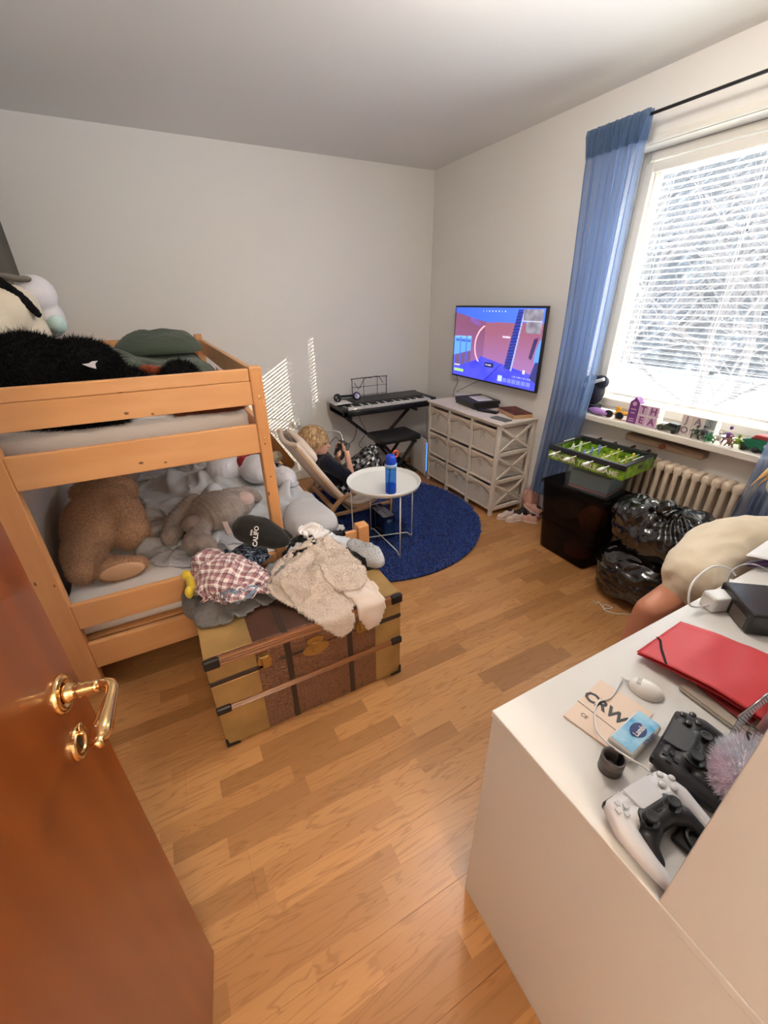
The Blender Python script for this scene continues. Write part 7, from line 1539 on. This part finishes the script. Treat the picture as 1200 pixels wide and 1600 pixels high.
# ---- manual / leaflet
ZD = DZ
def flat(name, label, cat, pts, th, m, z=ZD, bev=0.0):
    c = sum((Vector((p[0], p[1], 0)) for p in pts), Vector()) / len(pts); t = thing(name, label, cat, (c.x, c.y, z)); mb = MB(); mb.prism([(p[0] - c.x, p[1] - c.y) for p in pts], 0, th)
    if bev: bmesh.ops.bevel(mb.bm, geom=list(mb.bm.edges), offset=bev, segments=2, affect='EDGES')
    return t, mb, c
t, mb, c = flat('leaflet', 'beige instruction leaflet with black lettering on the white desk', 'leaflet', [(0.567, 0.322), (0.708, 0.345), (0.728, 0.240), (0.590, 0.212)], 0.004, None)
mb.obj('cover', mat('leaflet_beige', rgb(228, 205, 185), 0.6), t)
ink = mat('ink', (0.03, 0.025, 0.025, 1), 0.5); lx = Vector((0.708 - 0.567, 0.345 - 0.322, 0)).normalized(); ly_ = Vector((0.567 - 0.576, 0.322 - 0.249, 0))
def on_plane(px, py, z): return onz(px, py, z)
e1 = (on_plane(965, 1123, ZD) - on_plane(925, 1093, ZD)); e2 = on_plane(925, 1093, ZD) - on_plane(908, 1118, ZD)
text('CRW', 0.036, frame(on_plane(944, 1108, ZD) - c - Vector((0, 0, ZD)) + Vector((0, 0, ZD + 0.0044)) - Vector((0, 0, 0)) if False else Vector((on_plane(944, 1108, ZD).x - c.x, on_plane(944, 1108, ZD).y - c.y, 0.0044)), e1, e2), ink, t, 'lettering', 0.0002, 0.0012)
mb = MB(); p0 = Vector((on_plane(934, 1122, ZD).x - c.x, on_plane(934, 1122, ZD).y - c.y, 0.0042)); mb.bar(p0 - e1.normalized() * 0.045, p0 + e1.normalized() * 0.045, 0.0014, 0.0004); mb.obj('print_line', ink, t)
text('CE', 0.012, frame(Vector((on_plane(912, 1121, ZD).x - c.x, on_plane(912, 1121, ZD).y - c.y, 0.0044)), e1, e2), ink, t, 'lettering', 0.0002)
# ---- white puck: wireless charger / mouse with its cord
pk = thing('computer_mouse', 'white rounded computer mouse with a cord on the desk', 'computer mouse', (0.768, 0.281, ZD), R_(-75))
mb = MB(); mb.ell((0, 0, 0.004), (0.034, 0.025, 0.019), seg=32, rings=20); o = blend('shell', mb, mat('puck_white', rgb(232, 228, 222), 0.25), pk, 0.0026, 3)
for v in o.data.vertices: v.co.z = max(v.co.z, 0.0)
mb = MB(); mb.prism([(-0.020, -0.008), (-0.012, -0.010), (-0.011, 0.010), (-0.020, 0.008)], 0.0195, 0.0215); mb.obj('button', mat('puck_grey', rgb(190, 188, 184), 0.3), pk)
mb = MB(); mb.tube([(-0.030, 0, 0.008), (-0.048, 0.0, 0.008)], 0.0035, 10); mb.obj('plug', MATS['white_plastic'], pk, True); pk.rotation_euler = (0, 0, R_(-66)); 
pkp = onz(985, 1088, ZD)
cable('charging_cable', [pk.location + Matrix.Rotation(R_(-66), 3, 'Z') @ Vector((-0.046, 0, 0.008))] + [onz(*q) for q in ((955, 1089, 0.762), (935, 1097, 0.764), (929, 1118, 0.765), (932, 1140, 0.770), (946, 1158, 0.786), (965, 1173, 0.788), (985, 1186, 0.788), (1004, 1197, 0.786), (1016, 1206, 0.785))], 0.0018, MATS['white_plastic'], 'thin white cord curving from the mouse to the white controller', 10)
# ---- tissue packet
a0, a1, a2, a3 = (on_plane(*q, ZD + 0.012) for q in ((950, 1158), (993, 1112), (1032, 1140), (988, 1190)))
ti = thing('tissue_packet', 'blue and white packet of paper tissues beside the black controller', 'tissue packet', ((a0 + a1 + a2 + a3) / 4 - Vector((0, 0, 0.012)))); ti.location.z = ZD
cc = (a0 + a1 + a2 + a3) / 4; ex = ((a2 - a1) + (a3 - a0)).normalized(); ey = ((a1 - a0) + (a2 - a3)).normalized()
Lx = ((a2 - a1).length + (a3 - a0).length) / 2; Ly = ((a1 - a0).length + (a2 - a3).length) / 2; Mt = frame((0, 0, 0), ex, ey)
mb = MB(); mb.box((-Lx / 2, -Ly / 2, 0.0), (Lx / 2, Ly / 2, 0.024), 0.006, 3); mb.xform(Mt); o = mb.obj('packet', mat('tissue_white', rgb(225, 222, 215), 0.3, coat=0.4, bump=0.2, bscale=80), ti, True)
tb = mat('tissue_blue', rgb(60, 160, 215), 0.25, color2=rgb(170, 215, 235), vscale=30, coat=0.4); mb = MB(); mb.grid(12, 12, lambda u, v: Vector((-Lx / 2 + 0.004 + (Lx - 0.008) * u, -Ly / 2 + 0.004 + (Ly - 0.008) * v, 0.0246 + 0.0006 * noise.noise(Vector((u * 5, v * 5, 0)))))); mb.xform(Mt); mb.obj('print', tb, ti, True)
nv = mat('tissue_navy', rgb(30, 50, 110), 0.4)
mb = MB(); mb.prism([(0.019 * math.cos(a) * (1.0 if math.sin(a) > 0 else 0.9), 0.013 * math.sin(a) + (0.0 if math.sin(a) > 0 else 0.0)) for a in [k * PI / 12 for k in range(24)]], 0, 0.0006, Mt @ Matrix.Translation((0.002, 0.004, 0.0254)) @ Matrix.Rotation(R_(90), 4, 'Z')); mb.obj('badge', nv, ti)
Rt = Mt @ Matrix.Translation((0, 0, 0.0266)) @ Matrix.Rotation(R_(90), 4, 'Z') @ Matrix.Rotation(R_(0), 4, 'Z')
text('Lambi', 0.0135, Mt @ Matrix.Translation((0.004, 0.004, 0.0266)) @ Matrix.Rotation(R_(90), 4, 'Z'), MATS['white_plastic'], ti, 'lettering', 0.0002, 0.0004); text('ULTRA SOFT', 0.0065, Mt @ Matrix.Translation((0.023, 0.002, 0.0258)) @ Matrix.Rotation(R_(90), 4, 'Z'), nv, ti, 'lettering', 0.0002, 0.0002)
# ---- snap bracelet roll
cr_ = thing('tape_roll', 'small grey rolled band standing on the desk below the leaflet', 'rolled band', (0.556, 0.211, ZD)); mb = MB()
mb.tube([(0, 0, 0), (0, 0, 0)], 0.001, 3); mb.bm.free(); mb = MB()
sp_ = [(0.0195 + 0.0012 * k / 24) * 1.0 for k in range(60)]
mb.grid(60, 2, lambda u, v: Vector(((0.0175 + 0.0028 * u) * math.cos(u * 13), (0.0175 + 0.0028 * u) * math.sin(u * 13), 0.034 * v))); o = mb.obj('band', mat('band_grey', rgb(120, 112, 108), 0.4, metal=0.3, var=0.6, vscale=30, stretch=(1, 1, 9)), cr_, True); q_ = o.modifiers.new('s', 'SOLIDIFY'); q_.thickness = 0.0016; apply_mods(o)
mb = MB(); mb.lathe([(0.0165, 0.002), (0.0168, 0.033), (0.0175, 0.033), (0.0175, 0.002)], n=30, cap=False); mb.obj('lining', MATS['black_cloth'], cr_, True)
# ---- controllers on the desk
def M_ctrl(pdp, pbt, z, yaw_off=0, tilt=0):
    a, b = onz(*pdp, z), onz(*pbt, z); x = (b - a).normalized(); c = (a + b) / 2; y = Vector((0, 0, 1)).cross(x)
    return Matrix.Translation(Vector((c.x, c.y, 0)) - y * 0.018 + Vector((0, 0, z - 0.042))) @ frame((0, 0, 0), x, y) @ Matrix.Rotation(R_(tilt), 4, 'X')
wc = controller('game_controller', 'white game controller with black centre on the desk by the shelf unit', M_ctrl((975, 1258), (1040, 1218), 0.800) @ Matrix.Diagonal((0.93, 0.93, 0.93, 1)), wmm, bmm, mat('touchpad_white', (0.70, 0.70, 0.72, 1), 0.3), btn_w)
bc = controller('game_controller', 'black game controller lying beside the tissue packet on the desk', M_ctrl((1050, 1180), (1079, 1124), 0.797), bmm, bmm, gpad, btn_b)
# charging dock with blue box behind the white controller
dkc = thing('charging_dock', 'black charging dock and cable behind the white controller', 'charging dock', (0.575, 0.085, ZD), R_(5)); mb = MB(); mb.box((-0.035, -0.045, 0), (0.035, 0.015, 0.012), 0.005, 2); mb.obj('base', MATS['black_plastic'], dkc)
mb = MB(); mb.tube([(-0.01 + 0.018 * math.cos(a), -0.020 + 0.024 * math.sin(a), 0.016) for a in [k * PI / 10 for k in range(20)]], 0.0035, 8, closed=True); mb.obj('coil', MATS['black_plastic'], dkc, True)
bxb = thing('small_box', 'small teal and grey box against the shelf unit on the desk', 'box', (0.505, 0.022, ZD)); mb = MB(); mb.box((-0.03, -0.03, 0), (0.04, 0.025, 0.03), 0.002); mb.obj('carton', mat('teal_box', rgb(70, 90, 105), 0.5), bxb); mb = MB(); mb.box((0.005, 0.0252, 0.008), (0.025, 0.026, 0.024), 0.001); mb.obj('label', mat('teal_l', rgb(40, 60, 90), 0.4), bxb)
# ---- pastel fluffy thing
ff_ = thing('fluffy_toy', 'pastel pink and blue fluffy toy beside the black controller', 'fluffy toy', (0.735, 0.088, ZD)); fm = mat('pastel_fur', rgb(222, 240, 244), 0.9, color2=rgb(244, 220, 234), vscale=10, sheen=0.4)
mb = MB(); mb.ell((0, 0, 0.030), (0.075, 0.045, 0.030), seg=24, rings=16); mb.obj('body', fm, ff_, True); fluff('fur', ff_, fm, (0, 0, 0.030), (0.076, 0.046, 0.031), 9000, 0.012, 0.0008, 5, -0.5)
cable('cable', [(0.80, 0.115, 0.80), (0.78, 0.12, 0.815), (0.765, 0.105, 0.81), (0.755, 0.085, 0.812), (0.75, 0.06, 0.80), (0.75, 0.02, 0.76)], 0.0022, MATS['black_plastic'], 'black cord looping over the fluffy toy', 8)
# ---- red folder with elastic
c4 = [onz(995, 1018, 0.776), onz(1063, 972, 0.784), Vector((1.075, 0.190, 0.784)), onz(1200, 1130, 0.784)]
def rf(u, v, dz=0.0):
    A = c4[0].lerp(c4[1], u); B = c4[3].lerp(c4[2], u); p = A.lerp(B, v); p.z = 0.786 + dz + 0.010 * math.sin(PI * v) * (1 - u * 0.6) + 0.003 * noise.noise(Vector((u * 3, v * 4, 1))) - 0.010 * (1 - v) * (1 - u); return p
rfold = thing('folder', 'red cardboard folder with black elastic band on the desk', 'folder', (0.97, 0.25, ZD)); FO = Vector((0.97, 0.25, ZD))
mb = MB(); mb.grid(20, 24, lambda u, v: rf(u, v) - FO); o = mb.obj('cover', MATS['red'], rfold, True); q_ = o.modifiers.new('s', 'SOLIDIFY'); q_.thickness = 0.0016; apply_mods(o)
mb = MB(); mb.grid(20, 24, lambda u, v: rf(u * 0.985 + 0.0, v * 0.985 + 0.008, 0) * 1.0 + Vector((0, 0, -0.006 - 0.004 * math.sin(PI * v))) - FO); o = mb.obj('back_cover', mat('red_deep', rgb(190, 40, 46), 0.5), rfold, True); q_ = o.modifiers.new('s', 'SOLIDIFY'); q_.thickness = 0.0016; apply_mods(o)
mb = MB(); A_, B_ = 0.36, 0.22
pts = [rf(0.45, 0.0, 0.0015), rf(0.40, 0.05, 0.002), rf(0.25, 0.12, 0.002), rf(0.1, 0.2, 0.002), rf(0.0, 0.25, 0.0015)]
for a, b in zip(pts, pts[1:]): mb.bar(a - FO, b - FO, 0.005, 0.0012)
mb.obj('elastic_band', MATS['black_cloth'], rfold)
mb = MB(); mb.box((0.83, 0.135, ZD), (1.05, 0.34, ZD + 0.0)); mb.bm.free()
# tablet under the folder
tbp = [(0.834, 0.240), (0.845, 0.140), (1.02, 0.13), (1.02, 0.24)]
t, mb, c = flat('tablet', 'silver tablet or keyboard edge sticking out under the red folder', 'tablet', [(0.832, 0.252), (0.826, 0.125), (0.99, 0.12), (0.99, 0.25)], 0.010, None, bev=0.003); mb.obj('case', mat('silver_body', rgb(190, 180, 165), 0.35, 0.3), t)
t2, mb, c = flat('glass_case', 'red tinted plastic sleeve between tablet and red folder', 'plastic sleeve', [(0.862, 0.235), (0.850, 0.135), (0.99, 0.13), (0.99, 0.235)], 0.005, None, ZD + 0.011, 0.002); mb.obj('sleeve', mat('sleeve_red', rgb(150, 60, 60), 0.15), t2)
# ---- wire pencil basket
pb = thing('pencil_basket', 'silver mesh pencil basket by the shelf unit', 'pencil basket', (0.885, 0.100, ZD)); x0, x1_, y0_, y1_, hz2 = -0.10, 0.09, -0.045, 0.040, 0.075
mb = MB(); mb.tube([(x0, y1_, hz2), (x1_, y1_, hz2), (x1_, y0_, hz2), (x0, y0_, hz2)], 0.0028, 8, closed=True); mb.obj('rim', MATS['steel'], pb, True)
mesh_m = mat('mesh_metal', (0.35, 0.34, 0.33, 1), 0.35, 0.9); mb = MB()
for k in range(22):
    x = x0 + (x1_ - x0) * k / 21
    for y in (y0_, y1_): mb.tube([(x, y, 0), (x, y, hz2)], 0.0006, 3)
for k in range(10):
    y = y0_ + (y1_ - y0_) * k / 9
    for x in (x0, x1_): mb.tube([(x, y, 0), (x, y, hz2)], 0.0006, 3)
for k in range(9):
    z = hz2 * k / 9; mb.tube([(x0, y1_, z), (x1_, y1_, z), (x1_, y0_, z), (x0, y0_, z)], 0.0006, 3, closed=True)
tag(mb.obj('mesh', mesh_m, pb), kind='stuff')
mb = MB(); mb.box((x0, y0_, 0), (x1_, y1_, 0.002)); mb.obj('floor_plate', mesh_m, pb)
for dx, dy, lb, cl2 in ((-0.02, 0.02, 'white capped marker pen standing in the mesh basket', 'puck_white'), (0.02, 0.0, 'pink marker pen standing in the mesh basket', 'pink_plush')):
    t = thing('marker_pen', lb, 'pen', (0.885 + dx, 0.100 + dy, ZD + 0.0025)); t.rotation_euler = (R_(4), R_(-6), 0); mb = MB(); mb.lathe([(0.006, 0), (0.0075, 0.002), (0.0075, 0.085)], n=16); mb.obj('barrel', mat('pen_pink', rgb(200, 150, 150), 0.4) if dx < 0 else MATS['pen_pink'], t, True); mb = MB(); mb.lathe([(0.0085, 0.085), (0.0085, 0.108), (0.006, 0.111)], n=16); mb.obj('pen_cap', MATS[cl2], t, True)
# ---- charger brick, white adapter, cables, purple pen, paper at the far right
bbk = thing('power_brick', 'black power brick on the desk beside the white adapter', 'power brick', (1.225, 0.285, ZD), R_(-38)); mb = MB(); mb.box((-0.055, -0.065, 0), (0.055, 0.075, 0.062), 0.006, 2); mb.obj('body', mat('brick_black', (0.015, 0.012, 0.013, 1), 0.25), bbk); mb = MB(); mb.box((-0.056, -0.05, 0.004), (-0.0545, 0.01, 0.04), 0.001); mb.obj('label', mat('brick_label', rgb(90, 78, 70), 0.3), bbk)
wa = thing('power_adapter', 'white cube power adapter on the desk beside the black brick', 'adapter', (1.188, 0.360, ZD), R_(-20)); mb = MB(); mb.box((-0.03, -0.022, 0), (0.03, 0.022, 0.045), 0.006, 2); mb.obj('body', MATS['white_plastic'], wa); mb = MB(); mb.tube([(0.03, -0.008, 0.022), (0.039, -0.008, 0.022)], 0.003, 8); mb.obj('prong', MATS['white_plastic'], wa, True); mb = MB(); mb.tube([(0.03, 0.008, 0.022), (0.045, 0.008, 0.022)], 0.003, 8); mb.obj('prong', MATS['white_plastic'], wa, True)
cable('charging_cable', [(1.18, 0.358, 0.775), (1.12, 0.372, 0.775), (1.095, 0.385, 0.79), (1.13, 0.405, 0.83), (1.22, 0.41, 0.845), (1.30, 0.40, 0.82), (1.335, 0.39, 0.79)], 0.0028, MATS['white_plastic'], 'white charging cable arching above the far edge of the desk', 10)
cable('cable', [(1.25, 0.372, 0.79), (1.26, 0.378, 0.84), (1.33, 0.365, 0.845), (1.42, 0.33, 0.80), (1.50, 0.30, 0.765)], 0.0022, MATS['light_grey'], 'grey cable curling over the black power brick', 8)
mm_ = thing('paper', 'small white paper slip under the chargers on the desk', 'paper', (1.32, 0.355, ZD), R_(25)); mb = MB(); mb.box((-0.06, -0.035, 0), (0.06, 0.035, 0.003), 0.0008); mb.obj('slip', MATS['paper_white'], mm_)
pn = thing('felt_pen', 'thick purple pen at the far edge of the desk', 'pen', (1.62, 0.365, ZD + 0.012)); mb = MB(); q0, q1 = Vector((-0.155, 0.052, 0.0)), Vector((0.10, -0.05, 0.0)); mb.tube([q0, q0.lerp(q1, 0.05), q0.lerp(q1, 0.3), q1], [0.003, 0.009, 0.0115, 0.0115], 14); mb.obj('barrel', mat('pen_purple', rgb(92, 60, 112), 0.4), pn, True)
ppr = thing('paper', 'white sheet of paper overhanging the far edge of the desk', 'paper', (1.62, 0.36, ZD)); PP = Vector((1.62, 0.36, ZD)); Q4 = [onz(1165, 868, 0.800) - PP, onz(1212, 836, 0.800) - PP, Vector((1.685, 0.27, 0.7785)) - PP, Vector((1.60, 0.25, 0.7785)) - PP]
mb = MB(); mb.grid(10, 10, lambda u, v: (Q4[0].lerp(Q4[1], u)).lerp(Q4[3].lerp(Q4[2], u), v) + Vector((0, 0, 0.004 * math.sin(PI * v)))); o = mb.obj('sheet_of_paper', MATS['paper_white'], ppr, True); q_ = o.modifiers.new('s', 'SOLIDIFY'); q_.thickness = 0.001; apply_mods(o)
bx3 = thing('paper_stack', 'stack of white papers under the overhanging sheet', 'papers', (1.63, 0.26, ZD)); mb = MB(); mb.box((-0.04, -0.06, 0), (0.06, 0.05, 0.0225), 0.001); mb.obj('sheets', MATS['paper_white'], bx3)

# ================================================================ PERSON AT THE DESK (mostly outside the picture)
gp = thing('person', 'person with long blond hair in beige clothes seated beyond the desk', 'person', (1.85, 0.43, 0.55)); PO = Vector((-1.85, -0.43, -0.55))
mb = MB(); PC = lambda pts: mb.chain([(Vector(p) + PO, r) for p, r in pts])
YC = 0.425
PC([((1.86, YC, 0.64), 0.105), ((1.92, YC, 0.85), 0.095), ((1.97, YC, 1.02), 0.085)]); PC([((1.97, YC, 1.08), 0.042), ((1.97, YC, 1.17), 0.040)])
hc_ = Vector((1.955, YC, 1.27)) + PO
mb.ell(hc_, (0.092, 0.074, 0.11)); mb.ell(hc_ + Vector((-0.045, 0, -0.04)), (0.055, 0.052, 0.068)); mb.chain([(hc_ + Vector((-0.096, 0, -0.005)), 0.008), (hc_ + Vector((-0.106, 0, -0.03)), 0.011)]); mb.ell(hc_ + Vector((-0.094, 0, -0.065)), (0.012, 0.022, 0.008))
for s in (-1, 1): mb.ell(hc_ + Vector((0.005, s * 0.076, -0.015)), (0.018, 0.010, 0.028))
PC([((1.80, 0.455, 0.635), 0.075), ((1.52, 0.505, 0.655), 0.066), ((1.200, 0.505, 0.625), 0.048), ((1.150, 0.500, 0.40), 0.046), ((1.14, 0.50, 0.10), 0.032), ((1.03, 0.50, 0.045), 0.028), ((0.98, 0.50, 0.035), 0.020)])
PC([((1.82, 0.385, 0.60), 0.075), ((1.55, 0.36, 0.58), 0.066), ((1.27, 0.345, 0.57), 0.048), ((1.23, 0.345, 0.35), 0.046), ((1.22, 0.345, 0.10), 0.032), ((1.11, 0.345, 0.045), 0.028), ((1.06, 0.345, 0.035), 0.020)])
for s in (-1, 1):
    PC([((1.975, YC + s * 0.105, 1.02), 0.045), ((2.0, YC + s * 0.135, 0.84), 0.036), ((1.90, YC + s * 0.09, 0.775), 0.027), ((1.83, YC + s * 0.06, 0.755), 0.025)])
    for k in range(4):
        b0 = Vector((1.815, YC + s * 0.06 - 0.022 + k * 0.015, 0.755)); PC([(b0, 0.009), (b0 + Vector((-0.038, 0, -0.004)), 0.008), (b0 + Vector((-0.062, 0, -0.018)), 0.007)])
    PC([(Vector((1.84, YC + s * 0.035, 0.765)), 0.010), (Vector((1.81, YC + s * 0.022, 0.765)), 0.009)])
blend('body', mb, MATS['tan_skin'], gp, 0.007, 4)
mb = MB(); PC([((1.875, YC, 0.66), 0.118), ((1.93, YC, 0.85), 0.108), ((1.975, YC, 1.00), 0.10)]); PC([((1.975, YC - 0.07, 1.02), 0.06), ((1.975, YC + 0.07, 1.02), 0.06)])
for s in (-1, 1): PC([((1.975, YC + s * 0.105, 1.02), 0.056), ((2.0, YC + s * 0.135, 0.86), 0.052)])
blend('t_shirt', mb, MATS['beige_tee'], gp, 0.009, 4, lambda p, n: 0.006 * ridge(p, 6, 3))
mb = MB(); PC([((1.86, 0.40, 0.63), 0.115), ((1.84, 0.46, 0.645), 0.125)])
PC([((1.85, 0.48, 0.67), 0.125), ((1.63, 0.538, 0.702), 0.116), ((1.42, 0.512, 0.703), 0.092), ((1.345, 0.490, 0.700), 0.086)]); PC([((1.84, 0.385, 0.60), 0.10), ((1.55, 0.36, 0.585), 0.085), ((1.42, 0.355, 0.58), 0.078)])
blend('shorts', mb, MATS['beige_tee'], gp, 0.009, 3, lambda p, n: 0.014 * ridge((p.x, p.y * 1.5, p.z * 2.2), 5, 6) - 0.005)
hairb = mat('hair_long', rgb(205, 160, 90), 0.45, var=0.4, vscale=60, stretch=(1, 1, 0.1)); mb = MB(); mb.ell(hc_ + Vector((0.015, 0, 0.02)), (0.102, 0.088, 0.114)); PC([((2.02, YC, 1.25), 0.07), ((2.05, YC, 1.02), 0.055)])
for s in (-1, 1): PC([((1.98, YC + s * 0.072, 1.25), 0.034), ((1.95, YC + s * 0.09, 1.12), 0.026), ((1.90, YC + s * 0.085, 1.02), 0.014)])
PC([((1.93, 0.505, 1.17), 0.02), ((1.80, 0.525, 1.045), 0.014), ((1.605, 0.530, 0.958), 0.0035)]); PC([((1.93, 0.50, 1.12), 0.018), ((1.78, 0.515, 1.015), 0.010), ((1.63, 0.525, 0.950), 0.003)])
blend('hair', mb, hairb, gp, 0.0055, 2)
for s in (-1, 1): mb = MB(); mb.ell(hc_ + Vector((-0.088, s * 0.029, 0.005)), (0.010, 0.012, 0.007)); mb.obj('eye', MATS['eye_dark'], gp, True)
mb = MB(); mb.ell(hc_ + Vector((-0.104, 0, -0.065)), (0.005, 0.020, 0.006)); mb.obj('lips', MATS['lips'], gp, True)
dc = thing('desk_chair', 'grey seated desk chair under the person beyond the desk', 'chair', (1.90, 0.44, 0.0)); mb = MB(); mb.box((-0.20, -0.17, 0.425), (0.17, 0.15, 0.475), 0.02, 3); mb.obj('seat', mat('chair_grey', rgb(110, 100, 108), 0.8), dc); mb = MB(); mb.box((0.195, -0.15, 0.56), (0.225, 0.13, 0.98), 0.012, 3); mb.obj('backrest', MATS['chair_grey'], dc)
mb = MB(); mb.cyl((0, 0, 0.06), (0, 0, 0.43), 0.022); mb.obj('column', MATS['steel'], dc, True); mb = MB(); mb.bar((0.13, 0.0, 0.45), (0.21, 0.0, 0.60), 0.05, 0.012, (0, 1, 0)); mb.obj('back_bracket', MATS['black_plastic'], dc)
for k in range(5): a = k * 2 * PI / 5 + 0.3; mb = MB(); mb.bar((0, 0, 0.07), (0.19 * math.cos(a), 0.17 * math.sin(a), 0.05), 0.035, 0.025, bev=0.004); l_ = mb.obj('leg', MATS['black_plastic'], dc); mb = MB(); mb.cyl((0.19 * math.cos(a) - 0.012, 0.17 * math.sin(a), 0.024), (0.19 * math.cos(a) + 0.012, 0.17 * math.sin(a), 0.024), 0.024, n=16); w_ = mb.obj('castor', MATS['black_plastic'], dc, True); w_.parent = l_
bpy.context.view_layer.update()
